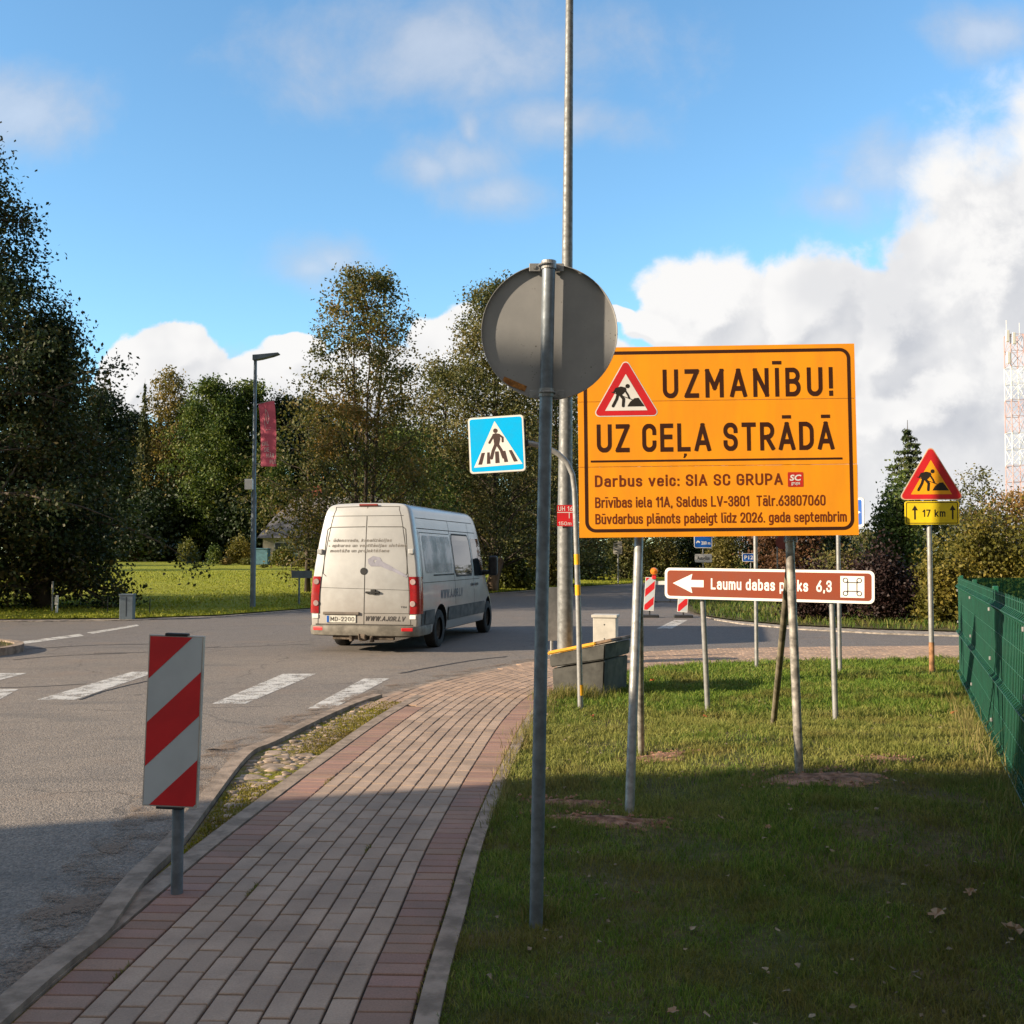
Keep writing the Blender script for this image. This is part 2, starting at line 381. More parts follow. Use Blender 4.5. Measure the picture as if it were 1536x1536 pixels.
def glass_mat(name, col, rough=0.04):
    m = bpy.data.materials.new(name); m.use_nodes = True; b = m.node_tree.nodes['Principled BSDF']
    b.inputs['Base Color'].default_value = tuple(col) + (1,); b.inputs['Roughness'].default_value = rough; b.inputs['Specular IOR Level'].default_value = 0.8
    b.inputs['Coat Weight'].default_value = 0.5; b.inputs['Coat Roughness'].default_value = 0.02
    return m

M_galv = mat('galvanised_steel', (0.30, 0.30, 0.295), 0.5, 0.35, var=0.12, scale=22, bump=0.05, bscale=90)
M_galv_old = mat('weathered_steel', (0.40, 0.37, 0.33), 0.55, 0.35, var=0.28, scale=14, bump=0.06, bscale=80)
M_pole = mat('grey_painted_pole', (0.17, 0.195, 0.22), 0.5, 0.25, var=0.14, scale=16, bump=0.03, bscale=80)
M_lamp_grey = mat('lamp_grey', (0.14, 0.18, 0.22), 0.45, 0.2, var=0.1, scale=4)
M_lamp_steel = mat('dull_galvanised', (0.20, 0.205, 0.205), 0.55, 0.3, var=0.14, scale=18, bump=0.05, bscale=90)
M_dark = mat('dark_plastic', (0.022, 0.023, 0.025), 0.55, var=0.2, scale=10)
M_black = mat('black_print', (0.022, 0.016, 0.012), 0.5, var=0.05)
M_brownprint = mat('dark_brown_print', (0.045, 0.012, 0.004), 0.45, var=0.05)
M_maroonprint = mat('maroon_print', (0.16, 0.026, 0.006), 0.45, var=0.05)
M_white = mat('white_sheeting', (0.80, 0.78, 0.74), 0.4, var=0.05, scale=4)
M_orange = mat('orange_sheeting', (0.92, 0.34, 0.012), 0.38, var=0.06, scale=2.2, spec=0.5, stretch=(2.5, 1, .5))
M_red = mat('red_sheeting', (0.62, 0.022, 0.028), 0.38, var=0.07, scale=4)
M_brown = mat('brown_sheeting', (0.235, 0.05, 0.022), 0.4, var=0.06, scale=4)
M_cyan = mat('bright_blue_sheeting', (0.0, 0.46, 0.90), 0.35, var=0.04, scale=4)
M_blue = mat('road_sign_blue', (0.012, 0.10, 0.42), 0.4, var=0.06, scale=4)
M_yellow = mat('yellow_sheeting', (0.85, 0.62, 0.02), 0.4, var=0.06, scale=6)
M_signback = mat('sign_back_grey', (0.50, 0.47, 0.42), 0.55, 0.15, var=0.10, scale=7)

# ------------------------------------------------------------------ road-sign lettering: centre lines of each letter on a 0..1 grid, third number = corner radius
h_ = .30
def _bowl(x0, x1, z0, z1, r=h_): return [((x0 + x1) / 2, z1), (x1, z1, r), (x1, z0, r), (x0, z0, r), (x0, z1, r), ((x0 + x1) / 2, z1)]
XH = .70
GL = {
 'U': (.50, [[(0, 1), (0, 0, h_), (.5, 0, h_), (.5, 1)]]), 'Z': (.46, [[(0, 1), (.46, 1)], [(.46, 1), (0, 0)], [(0, 0), (.46, 0)]]),
 'M': (.62, [[(0, 0), (0, 1)], [(.62, 0), (.62, 1)], [(0, 1), (.31, .32)], [(.62, 1), (.31, .32)]]), 'N': (.50, [[(0, 0), (0, 1)], [(.5, 0), (.5, 1)], [(0, 1), (.5, 0)]]),
 'A': (.56, [[(0, 0), (.28, 1)], [(.56, 0), (.28, 1)], [(.09, .27), (.47, .27)]]), 'I': (0, [[(0, 0), (0, 1)]]), 'J': (.34, [[(.34, 1), (.34, 0, .26), (0, 0, .2), (0, .2)]]),
 'B': (.48, [[(0, 0), (0, 1)], [(0, 1), (.45, 1, .24), (.45, .53, .22), (0, .53)], [(0, .53), (.48, .53, .25), (.48, 0, .25), (0, 0)]]),
 'C': (.46, [[(.46, .70), (.46, 1, h_), (0, 1, h_), (0, 0, h_), (.46, 0, h_), (.46, .30)]]), 'E': (.42, [[(0, 0), (0, 1)], [(0, 1), (.42, 1)], [(0, .53), (.38, .53)], [(0, 0), (.42, 0)]]),
 'L': (.42, [[(0, 1), (0, 0)], [(0, 0), (.42, 0)]]), 'S': (.46, [[(.46, .74), (.46, 1, .24), (0, 1, .24), (0, .52, .23), (.46, .50, .23), (.46, 0, .25), (0, 0, .25), (0, .27)]]),
 'T': (.48, [[(0, 1), (.48, 1)], [(.24, 0), (.24, 1)]]), 'R': (.48, [[(0, 0), (0, 1)], [(0, 1), (.46, 1, .25), (.46, .46, .25), (0, .46)], [(.22, .46), (.48, 0)]]),
 'D': (.48, [[(0, 0), (0, 1)], [(0, 1), (.48, 1, h_), (.48, 0, h_), (0, 0)]]), 'P': (.46, [[(0, 0), (0, 1)], [(0, 1), (.46, 1, .26), (.46, .43, .26), (0, .43)]]),
 'G': (.48, [[(.46, .73), (.46, 1, h_), (0, 1, h_), (0, 0, h_), (.48, 0, h_), (.48, .47)], [(.48, .47), (.25, .47)]]), 'V': (.54, [[(0, 1), (.27, 0)], [(.54, 1), (.27, 0)]]),
 'W': (.78, [[(0, 1), (.19, 0)], [(.39, 1), (.19, 0)], [(.39, 1), (.59, 0)], [(.78, 1), (.59, 0)]]), 'O': (.48, [_bowl(0, .48, 0, 1)]), 'H': (.48, [[(0, 0), (0, 1)], [(.48, 0), (.48, 1)], [(0, .5), (.48, .5)]]), 'K': (.48, [[(0, 0), (0, 1)], [(0, .35), (.45, 1)], [(.14, .55), (.48, 0)]]),
 '0': (.44, [_bowl(0, .44, 0, 1, .24)]), '1': (.2, [[(.2, 0), (.2, 1)], [(.2, 1), (0, .78)]]), '2': (.42, [[(0, .72), (0, 1, .22), (.42, 1, .22), (.42, .56, .16), (0, .02)], [(0, 0), (.42, 0)]]),
 '3': (.42, [[(0, .78), (0, 1, .22), (.41, 1, .22), (.41, .53, .2), (.16, .53)], [(.16, .53), (.42, .53, .22), (.42, 0, .22), (0, 0, .22), (0, .24)]]), '6': (.44, [[(.38, 1), (.02, .40)], [(0, .30), (0, .56, .22), (.44, .56, .24), (.44, 0, .24), (0, 0, .24), (0, .30)]]),
'5': (.42, [[(.40, 1), (.04, 1), (.02, .50)], [(.02, .55), (.10, .60, .05), (.42, .60, .24), (.42, 0, .24), (0, 0, .22), (0, .2)]]), '7': (.42, [[(0, 1), (.42, 1)], [(.42, 1), (.12, 0)]]), '8': (.44, [_bowl(.02, .42, .52, 1, .2), _bowl(0, .44, 0, .52, .22)]),
 'a': (.40, [[(.02, .60), (.1, XH, .1), (.40, XH, .2), (.40, 0)], [(.40, .42), (0, .42, .18), (0, 0, .18), (.40, 0, .1), (.40, .1)]]), 'b': (.40, [[(0, 0), (0, 1)], [(0, .5), (0, XH, .24), (.40, XH, .24), (.40, 0, .24), (0, 0, .24), (0, .2)]]),
 'c': (.36, [[(.36, .5), (.36, XH, .22), (0, XH, .22), (0, 0, .22), (.36, 0, .22), (.36, .2)]]), 'd': (.40, [[(.40, 0), (.40, 1)], [(.40, .5), (.40, XH, .24), (0, XH, .24), (0, 0, .24), (.40, 0, .24), (.40, .2)]]),
 'e': (.40, [[(0, .36), (.40, .36), (.40, XH, .22), (0, XH, .22), (0, 0, .24), (.34, 0, .1), (.38, .1)]]), 'g': (.40, [[(.40, XH), (.40, -.28, .2), (.02, -.28, .1)], [(.40, .5), (.40, XH, .24), (0, XH, .24), (0, 0, .24), (.40, 0, .24), (.40, .2)]]),
 'i': (0, [[(0, 0), (0, XH)], [(0, .93), (0, 1.0)]]), 'ī_': (0, [[(0, 0), (0, XH)]]), 'k': (.38, [[(0, 0), (0, 1)], [(0, .24), (.36, XH)], [(.12, .36), (.38, 0)]]), 'l': (.1, [[(0, 1), (0, 0, .12), (.1, 0)]]),
 'm': (.64, [[(0, 0), (0, XH)], [(0, .5), (0, XH, .18), (.32, XH, .18), (.32, 0)], [(.32, .5), (.32, XH, .18), (.64, XH, .18), (.64, 0)]]), 'n': (.38, [[(0, 0), (0, XH)], [(0, .5), (0, XH, .2), (.38, XH, .2), (.38, 0)]]),
 'o': (.40, [_bowl(0, .40, 0, XH, .24)]), 'p': (.40, [[(0, -.28), (0, XH)], [(0, .5), (0, XH, .24), (.40, XH, .24), (.40, 0, .24), (0, 0, .24), (0, .2)]]), 'r': (.26, [[(0, 0), (0, XH)], [(0, .45), (0, XH, .22), (.26, XH)]]),
 's': (.36, [[(.35, .56), (.30, XH, .1), (0, XH, .16), (0, .36, .16), (.36, .34, .16), (.36, 0, .16), (.04, 0, .1), (0, .12)]]), 't': (.24, [[(.06, .95), (.06, 0, .16), (.24, 0)], [(-.06, XH), (.22, XH)]]), 'u': (.38, [[(.38, 0), (.38, XH)], [(0, XH), (0, 0, .22), (.38, 0, .22), (.38, .2)]]),
 'v': (.42, [[(0, XH), (.21, 0)], [(.42, XH), (.21, 0)]]), 'z': (.36, [[(0, XH), (.36, XH)], [(.36, XH), (0, 0)], [(0, 0), (.36, 0)]]), 'j': (.1, [[(.1, XH), (.1, -.28, .1), (-.02, -.28)], [(.1, .93), (.1, 1.0)]]),
 '!': (0, [[(0, .30), (0, 1)], [(0, 0), (0, .04)]]), '.': (0, [[(0, 0), (0, .02)]]), ',': (.03, [[(.03, .02), (0, -.14)]]), ':': (0, [[(0, 0), (0, .03)], [(0, .55), (0, .58)]]), '-': (.26, [[(0, .42), (.26, .42)]]), ' ': (.24, []),
}
GL['ž'] = (.36, GL['z'][1] + [[(.06, 1.08), (.18, .92), (.30, 1.08)]]); GL['š'] = (.36, GL['s'][1] + [[(.06, 1.08), (.18, .92), (.30, 1.08)]])
MACRON = {'Ī': 'I', 'Ā': 'A', 'ā': 'a', 'ī': 'ī_', 'ū': 'u', 'ē': 'e'}
def _round(poly):
    out = []
    for i, p in enumerate(poly):
        if len(p) < 3 or i in (0, len(poly) - 1): out.append(Vector(p[:2])); continue
        c = Vector(p[:2]); a = Vector(poly[i - 1][:2]) - c; b = Vector(poly[i + 1][:2]) - c; r = min(p[2], a.length * .5 if len(poly[i - 1]) > 2 and i > 1 else a.length, b.length * .5 if len(poly[i + 1]) > 2 and i < len(poly) - 2 else b.length)
        pa, pb = c + a.normalized() * r, c + b.normalized() * r
        for k in range(7):
            t = k / 6; w = 1.0 / math.sqrt(2); d = (1 - t) ** 2 + 2 * w * t * (1 - t) + t * t
            out.append((pa * (1 - t) ** 2 + c * (2 * w * t * (1 - t)) + pb * t * t) / d)
    q = [out[0]]
    for p in out[1:]:
        if (p - q[-1]).length > 1e-5: q.append(p)
    return q
def roadtext(mb, s, x0, x1, base, cap, y, sw=.145, gap=.17, shear=0.0, fn=None):
    """writes s between x0 and x1, capital height cap; strokes sw*cap wide"""
    adv = []; x = 0.0
    for ch in s:
        w, _ = GL[MACRON.get(ch, 'L' if ch == 'Ļ' else ch)]
        adv.append(x); x += w + sw + (gap if ch != ' ' else 0)
    tot = x - gap; S = cap; kx = (x1 - x0) / (tot * S); n = 0; step = 0.00004
    def put(poly):
        nonlocal n
        P = []
        for px, pz in poly: P.append((x0 + (px + shear * pz) * S * kx, base + pz * S))
        tt = MB(); tt.flat(P, 0)
        mb.add([fn(p[0], p[2]) if fn else (p[0], y - step * (n % 4), p[2]) for p in tt.v], tt.f)
    for ch, ax in zip(s, adv):
        key = MACRON.get(ch, 'L' if ch == 'Ļ' else ch); w, lines = GL[key]; up = key.isupper() or key.isdigit(); top = 1.0 if (up or key in 'bdklit!') else XH + sw
        def m(p): return Vector((ax + sw / 2 + p[0], sw / 2 + p[1] * (1 - sw)))
        for ln in lines:
            q = [m(p) for p in _round(ln)]; cl = len(ln) > 2 and ln[0][:2] == ln[-1][:2]
            if not cl:
                q[0] = q[0] + (q[0] - q[1]).normalized() * sw / 2; q[-1] = q[-1] + (q[-1] - q[-2]).normalized() * sw / 2
            else: q = q[:-1]
            t = MB(); t.strip([tuple(p) for p in q], sw / max(.75, min(1.3, kx)) ** .5, 0, cl)
            lo = -.5 if key in 'gpj,' else 0.0; hi = 1.0
            for f in t.f:
                poly = clip([(t.v[i][0], t.v[i][2]) for i in f], 0, -1, -lo); poly = clip(poly, 0, 1, hi) if poly else poly
                if len(poly) > 2: put(poly)
            n += 1
        if ch in MACRON:
            zb_ = 1.12 if up else .90; hw_ = .17 if up else .15; cx_ = ax + sw / 2 + w / 2; put([(cx_ - hw_ - .03, zb_), (cx_ + hw_ + .03, zb_), (cx_ + hw_ + .03, zb_ + sw * .8), (cx_ - hw_ - .03, zb_ + sw * .8)]); n += 1
        if ch == 'Ļ':
            cx_ = ax + sw / 2 + w / 2 + .02; put([(cx_ - .03, -.07), (cx_ - .03, -.15), (cx_ - .06, -.23), (cx_ + .0, -.23), (cx_ + .09, -.13), (cx_ + .09, -.07)][::1]); n += 1
    return mb

# ------------------------------------------------------------------ the ground and the roads
rng = np.random.default_rng(7); random.seed(7)
M_asphalt = asphalt_mat(); M_paint = paint_mat(); M_paver = brick_attr_mat()
M_joint = mat('joint_sand', (0.055, 0.042, 0.032), 0.95, var=0.2, scale=30, world=True)
M_kerb = mat('kerb_concrete', (0.285, 0.218, 0.165), 0.9, var=0.2, scale=7, bump=0.35, bscale=70, world=True)
M_gravel = mat('shoulder_gravel', (0.33, 0.29, 0.25), 0.95, var=0.25, scale=9, bump=0.5, bscale=50, world=True)
M_soil = mat('dug_soil', (0.30, 0.165, 0.105), 0.95, var=0.28, scale=12, bump=0.9, bscale=60, world=True)
M_turf = turf_mat('lawn_soil', (0.080, 0.095, 0.030), (0.13, 0.105, 0.055), (0.16, 0.115, 0.065))
M_field = turf_mat('field_grass', (0.27, 0.30, 0.035), (0.33, 0.335, 0.045), (0.23, 0.24, 0.035), 0.15)

def sheet(name, pts, z, m, kind='structure'):
    tris = tessellate_polygon([[Vector((p[0], p[1], 0)) for p in pts]])
    me = bpy.data.meshes.new(name)
    fs = []
    for a, b, c in tris:
        A, B_, C = pts[a], pts[b], pts[c]
        fs.append((a, b, c) if (B_[0] - A[0]) * (C[1] - A[1]) - (B_[1] - A[1]) * (C[0] - A[0]) > 0 else (a, c, b))
    me.from_pydata([(p[0], p[1], z) for p in pts], [], fs); me.materials.append(m)
    return tag(link(name, me), kind=kind)
def ribbon(name, left, right, z, m, drop=0.0, kind='structure', crown=0.0):
    """band between two rows of points, with sides going down by drop"""
    n = len(left); mb = MB()
    rows = [[(p[0], p[1], z - drop) for p in left], [(p[0], p[1], z) for p in left], [(p[0], p[1], z) for p in right], [(p[0], p[1], z - drop) for p in right]]
    vs = [q for r in rows for q in r]; fs = []
    for r in range(3):
        for i in range(n - 1): fs.append((r * n + i, (r + 1) * n + i, (r + 1) * n + i + 1, r * n + i + 1))
    mb.add(vs, fs); return tag(mb.build(name, m), kind=kind)

ROAD_Z = -0.05
g = sheet('ground', [(-2500, -2500), (2500, -2500), (2500, 2500), (-2500, 2500)], -0.35, M_field)
sheet('road', [(-70, -40), (70, -40), (70, 90), (-70, 90)], ROAD_Z, M_asphalt)

def interp(pts, n):
    """dense smooth row through the points (Catmull-Rom)"""
    P = [Vector((p[0], p[1])) for p in pts]; P = [P[0] * 2 - P[1]] + P + [P[-1] * 2 - P[-2]]; out = []
    for i in range(1, len(P) - 2):
        for k in range(n):
            t = k / n; a, b, c, d = P[i - 1], P[i], P[i + 1], P[i + 2]
            out.append(0.5 * ((2 * b) + (c - a) * t + (2 * a - 5 * b + 4 * c - d) * t * t + (3 * b - a - 3 * c + d) * t ** 3))
    out.append(P[-2]); return out
RC = interp([(-.37, -2.0), (-.36, 1.0), (-.343, 3.46), (-.30, 4.6), (-.244, 5.85), (-.085, 7.86), (.16, 10.3), (.50, 12.1), (1.15, 13.6), (2.2, 14.8), (4.2, 15.55), (8, 16.0), (13, 16.2), (24, 16.2)], 24)
RL = [0.0]
for a, b in zip(RC, RC[1:]): RL.append(RL[-1] + (b - a).length)
RLa = np.array(RL); RCx = np.array([p.x for p in RC]); RCy = np.array([p.y for p in RC])
def onpath(u, v):
    x = np.interp(v, RLa, RCx); y = np.interp(v, RLa, RCy)
    dx = np.interp(v + .05, RLa, RCx) - np.interp(v - .05, RLa, RCx); dy = np.interp(v + .05, RLa, RCy) - np.interp(v - .05, RLa, RCy)
    k = math.hypot(dx, dy) or 1; return Vector((x - dy / k * u, y + dx / k * u))
VMAX = RLa[-1] - 0.2
KP = [Vector((-1.80, -2)), Vector((-1.81, 1.5))] + [gp(*q).xy for q in ((4, 1500), (115, 1412), (141, 1381), (190, 1319), (250, 1260), (350, 1138), (399, 1113), (494, 1068), (560, 1044), (648, 1021), (724, 1005), (799, 990), (870, 982), (937, 978), (1100, 971), (1440, 967))] + [Vector((14, 18.7)), Vector((26, 18.7))]
KC = interp(KP, 10)
KX = np.array([p.x for p in KC]); KY = np.array([p.y for p in KC])
def side_of_kerb(p):
    """signed distance from the road edge, positive on the pavement side"""
    d2 = (KX - p.x) ** 2 + (KY - p.y) ** 2; i = int(np.argmin(d2)); i = max(1, min(len(KC) - 2, i))
    t = (KC[i + 1] - KC[i - 1]).normalized(); r = p - KC[i]
    return -(t.x * r.y - t.y * r.x)
def offset_row(row, d):
    out = []
    for i, p in enumerate(row):
        t = (row[min(i + 1, len(row) - 1)] - row[max(i - 1, 0)]).normalized(); out.append(p + Vector((t.y, -t.x)) * d)
    return out
# bed of the pavement, under the pavers, out to the road edge
bed = [tuple(p) for p in KC] + [(26, 15.5)] + [tuple(onpath(-0.03, v)) for v in np.linspace(VMAX, 0, 160)]
sheet('pavement_bed', bed, -0.014, M_joint)
# pavers: one by one, laid along the curve
V = []; Fc = []; T = []
def brick(u0, u1, v0, v1, tone):
    gap = 0.0052; e = 0.0032; b = len(V); zt = random.gauss(0, 0.0009)
    q = [(u0, v0), (u1, v0), (u1, v1), (u0, v1)]
    cu, cv = (u0 + u1) / 2, (v0 + v1) / 2
    def sh(p, k): return (p[0] + (k if p[0] < cu else -k), p[1] + (k * 0.9 if p[1] < cv else -k * 0.9))
    for k, z in ((gap, -0.02), (gap, zt - e), (gap + e, zt)):
        for p in q:
            w = onpath(*sh(p, k)); V.append((w.x, w.y, z))
    for r in range(2):
        for i in range(4): j = (i + 1) % 4; Fc.append((b + r * 4 + i, b + r * 4 + j, b + r * 4 + 4 + j, b + r * 4 + 4 + i)); T.append(tone)
    Fc.append((b + 8, b + 9, b + 10, b + 11)); T.append(tone)
def red(): k = random.uniform(.85, 1.13); return (0.295 * k, 0.182 * k * random.uniform(.95, 1.05), 0.142 * k)
def greyt(): k = random.uniform(.87, 1.12); return (0.375 * k, 0.278 * k, 0.212 * k)
def rosy(): k = random.uniform(.87, 1.12); return (0.39 * k, 0.275 * k, 0.20 * k)
LANE = 0.1055; W0 = 0.205; W1 = W0 + 9 * LANE; W2 = W1 + 0.205
v = 0.3
while v < VMAX:
    brick(0, W0, v, v + .1045, red())
    if v < 12.72: brick(W1, W2, v, v + .1045, red())
    v += .1045
VB = float(np.interp(10.9, RCy, RLa))          # where the path meets the crossing
for i in range(9):
    v = 0.2 + (0.1 if i % 2 else 0) + 0.02 * (i % 3)
    while v < VMAX:
        brick(W0 + i * LANE, W0 + (i + 1) * LANE, v, v + .205, greyt() if v < VB + 0.5 else rosy()); v += .205
for i in range(30):
    v = 11.6 + (0.1 if i % 2 else 0); u = W1 + i * LANE
    if i < 2: v = 12.74 + (0.1 if i % 2 else 0)
    while v < VMAX:
        p = onpath(u + LANE / 2, v + .1)
        if side_of_kerb(p) > 0.13 and p.y > 10.72 + .1 * random.random(): brick(u, u + LANE, v, v + .205, rosy())
        v += .205
me = bpy.data.meshes.new('pavement'); me.from_pydata(V, [], Fc); me.materials.append(M_paver)
ca = me.color_attributes.new('tone', 'FLOAT_COLOR', 'CORNER')
tn = np.repeat(np.array([t + (1,) for t in T], dtype=np.float32), 4, axis=0); ca.data.foreach_set('color', tn.ravel())
tag(link('pavement', me), kind='structure')
# kerbs
vs_ = np.linspace(0, VMAX, 260)
ribbon('lawn_kerb', [onpath(-0.012, a) for a in vs_], [onpath(-0.095, a) for a in vs_], 0.018, M_kerb, 0.06)
vl = np.linspace(0, VB + 0.6, 110)
ribbon('path_kerb', [onpath(W2 + .115, a) for a in vl], [onpath(W2 + .006, a) for a in vl], 0.003, M_kerb, 0.05)
kr = [p for p in KC if p.y < 11.7 or p.x > -1.4]
near = [p for p in KC if p.x < -1.5 and p.y < 11.8]
ribbon('road_kerb', near, offset_row(near, 0.11), 0.025, M_kerb, 0.10)
farp = [p for p in KC if p.x > -1.62 and p.y > 11.4]
ribbon('dropped_kerb', farp, offset_row(farp, 0.11), -0.012, M_kerb, 0.06)
# cobbles and moss between the two kerbs
M_cob = mat('cobble_stone', (0.33, 0.25, 0.185), 0.85, var=0.25, scale=8, bump=0.3, bscale=50, world=True)
M_moss = turf_mat('moss', (0.20, 0.19, 0.015), (0.23, 0.17, 0.115), (0.26, 0.20, 0.14), 2.2)
L_ = [p for p in offset_row(near, 0.12) if p.y > 3.5]
sheet('moss_bed', [tuple(p) for p in L_] + [(-1.25, 11.3)] + [tuple(onpath(W2 + .11, a)) for a in np.linspace(VB + .2, 5.2, 60)], -0.009, M_moss)
mb = MB(); placed = []
for _ in range(6000):
    y = random.uniform(4.6, 11.0); v = float(np.interp(y, RCy, RLa)); uu = W2 + .12 + random.uniform(0.02, .85)
    p = onpath(uu, v); r = random.choice((.035, .05, .07, .09, .12)) * random.uniform(.85, 1.15)
    if side_of_kerb(p) < 0.13 + r * .8 or uu < W2 + .12 + r * .8: continue
    if any((p - q).length < (r + s) * .80 for q, s in placed): continue
    placed.append((p, r))
for p, r in placed:
    n0 = len(mb.v); a = random.uniform(0, 6.3); kx = random.uniform(.75, 1.15); h = random.uniform(.005, .018)
    vs = []; fs = []
    for ring, (rr, z) in enumerate(((1.0, -.03), (.97, .25), (.8, .72), (.45, .97), (0.02, 1.0))):
        for k in range(10):
            t = 2 * math.pi * k / 10; w = rr * r * (1 + .17 * math.sin(3 * t + a * 5) + .10 * math.sin(5 * t + a))
            X, Y = w * math.cos(t) * kx, w * math.sin(t)
            vs.append((p.x + X * math.cos(a) - Y * math.sin(a), p.y + X * math.sin(a) + Y * math.cos(a), -.012 + z * h))
    for q in range(4):
        for k in range(10): k2 = (k + 1) % 10; fs.append((q * 10 + k, q * 10 + k2, q * 10 + 10 + k2, q * 10 + 10 + k))
    mb.add(vs, fs)
tag(mb.build('cobbles', M_cob, smooth=True), kind='structure')

# lawn
lawn_edge = [onpath(-0.09, a) for a in np.linspace(0, VMAX, 200)]
lawn_poly = [tuple(p) for p in lawn_edge] + [(26, -4), (-.2, -4)]
def ssf(x, a, b):
    t = np.clip((x - a) / (b - a), 0, 1); return t * t * (3 - 2 * t)
def lawn_z(x, y):
    """the lawn swells a hand's breadth round the posts of the board"""
    return .115 * ssf(x, .85, 1.95) * (1 - ssf(y, 8.0, 10.4)) * ssf(y, 3.6, 6.2)
def gpl(px, py):
    z = 0.0
    for _ in range(12): p = gp(px, py, z); z = float(lawn_z(p.x, p.y))
    return gp(px, py, z)
ly_ = [p.y for p in lawn_edge]; lx_ = [p.x for p in lawn_edge]
mb = MB(); ry = np.concatenate([np.array([-4.0, 0.0]), np.linspace(2.0, 10.6, 40)]); rt = np.concatenate([np.linspace(0, .2, 36), np.linspace(.23, 1, 14)])
vs = []
for y in ry:
    x0 = float(np.interp(y, ly_[:110], lx_[:110]))
    for t in rt: x = x0 + (26 - x0) * t; vs.append((x, y, -.004 + float(lawn_z(x, y)) + (random.uniform(-.006, .006) if 0 < t < .5 else 0)))
n = len(rt); mb.add(vs, [(i * n + j, i * n + j + 1, (i + 1) * n + j + 1, (i + 1) * n + j) for i in range(len(ry) - 1) for j in range(n - 1)])
tag(mb.build('lawn', M_turf, smooth=True), kind='structure')
topl = [(float(np.interp(10.6, ly_[:110], lx_[:110])), 10.6)] + [tuple(p) for p in lawn_edge if p.y > 10.62] + [(26, 10.6)]
sheet('lawn', topl, -0.004, M_turf)
# far field with the grass slope rising to the trees
EDGE = [(-90, 25.0), (-40, 25.2), (-22, 25.6)] + [tuple(gp(*q).xy) for q in ((0, 928), (200, 926.5), (330, 922), (460, 912), (600, 900), (740, 888.5), (830, 881.5), (960, 874))] + [(14, 70), (60, 78), (120, 80)]
EX = np.array([e[0] for e in EDGE]); EY = np.array([e[1] for e in EDGE])
def edge_y(x): return float(np.interp(x, EX, EY))
def field_z(x, y):
    d = max(0.0, y - edge_y(x)); t = min(1, d / 55.0); return (t * t * (3 - 2 * t)) * (1.05 if x < 6 else 0.5) + min(1, d / 1.5) * 0.03
mb = MB(); xs = sorted(set(list(np.linspace(-90, 120, 106)) + [e[0] for e in EDGE])); ts = [0, .004, .01, .02, .035, .05, .07, .09, .12, .15, .2, .26, .33, .42, .55, .75, 1]
vs = []
for x in xs:
    y0 = edge_y(x)
    for t in ts:
        y = y0 + (420 - y0) * t; vs.append((x, y, field_z(x, y) + random.uniform(-.02, .02) * (t > 0)))
n = len(ts); fs = [(i * n + j, (i + 1) * n + j, (i + 1) * n + j + 1, i * n + j + 1) for i in range(len(xs) - 1) for j in range(n - 1)]
for i in range(len(xs) - 1): pass
mb.add(vs, fs); tag(mb.build('field', M_field, smooth=True), kind='structure')
ev = [Vector((x, edge_y(x))) for x in np.linspace(-40, 13, 90)]
ribbon('field_shoulder', [p + Vector((0, .12)) for p in ev], [p - Vector((0, .55)) for p in ev], -0.03, M_gravel, 0.03)
# grass verge on the far side, right
VERGE = [gp(*q).xy for q in ((1034, 917), (1060, 924), (1100, 930), (1180, 937), (1300, 943), (1440, 947))] + [Vector((14, 21.6)), Vector((60, 21)), Vector((60, 60)), Vector((14, 60))] + [gp(*q).xy for q in ((1040, 879), (1012, 884), (1020, 900))]
VERGE_ = [tuple(p) for p in VERGE]
sheet('verge', VERGE_, 0.01, M_turf)
vr = VERGE[:8]
ribbon('gravel_shoulder', [p + Vector((0, .1)) for p in vr[1:]], [p - Vector((0, 1.0)) for p in vr[1:]], -0.02, M_gravel, 0.03)
# traffic island at the left edge
mb = MB(); cx, cy = -11.9, 17.3
ring = [(cx + 3.55 * math.cos(t), cy + 2.2 * math.sin(t)) for t in np.linspace(0, 2 * math.pi, 49)[:-1]]
ring2 = [(cx + 3.40 * math.cos(t), cy + 2.05 * math.sin(t)) for t in np.linspace(0, 2 * math.pi, 49)[:-1]]
ribbon('island_kerb', [Vector(p) for p in ring + ring[:1]], [Vector(p) for p in ring2 + ring2[:1]], 0.08, M_kerb, 0.13)
sheet('island', ring2, 0.05, M_turf)

# paint on the road
def zebra(name, quads, z=ROAD_Z + .004):
    mb = MB()
    for q in quads:
        P = [gp(px, py, ROAD_Z) for px, py in q]; nseg = 8; vs = []
        for k in range(nseg + 1):
            t = k / nseg; a = P[0].lerp(P[1], t); b = P[3].lerp(P[2], t); vs += [(a.x, a.y, z), (b.x, b.y, z)]
        mb.add(vs, [(2 * k, 2 * k + 1, 2 * k + 3, 2 * k + 2) for k in range(nseg)])
    return tag(mb.build(name, M_paint), kind='structure')
zebra('road_markings', [((318, 1056), (425, 1011), (474, 1011), (368, 1056)), ((462, 1063), (546, 1018), (584, 1018), (500, 1063)),
                        ((55, 1050), (198, 1008), (236, 1008), (112, 1050)), ((-60, 1024), (2, 1010), (40, 1010), (-14, 1024)), ((-90, 1060), (-40, 1034), (28, 1034), (-20, 1060)),
                        ((8, 966), (120, 951), (126, 954), (14, 969)), ((130, 949), (205, 937), (209, 939), (138, 951)),
                        ((985, 943), (1012, 930), (1032, 930), (1008, 943)), ((-60, 985), (-20, 975), (10, 972), (-20, 985))])
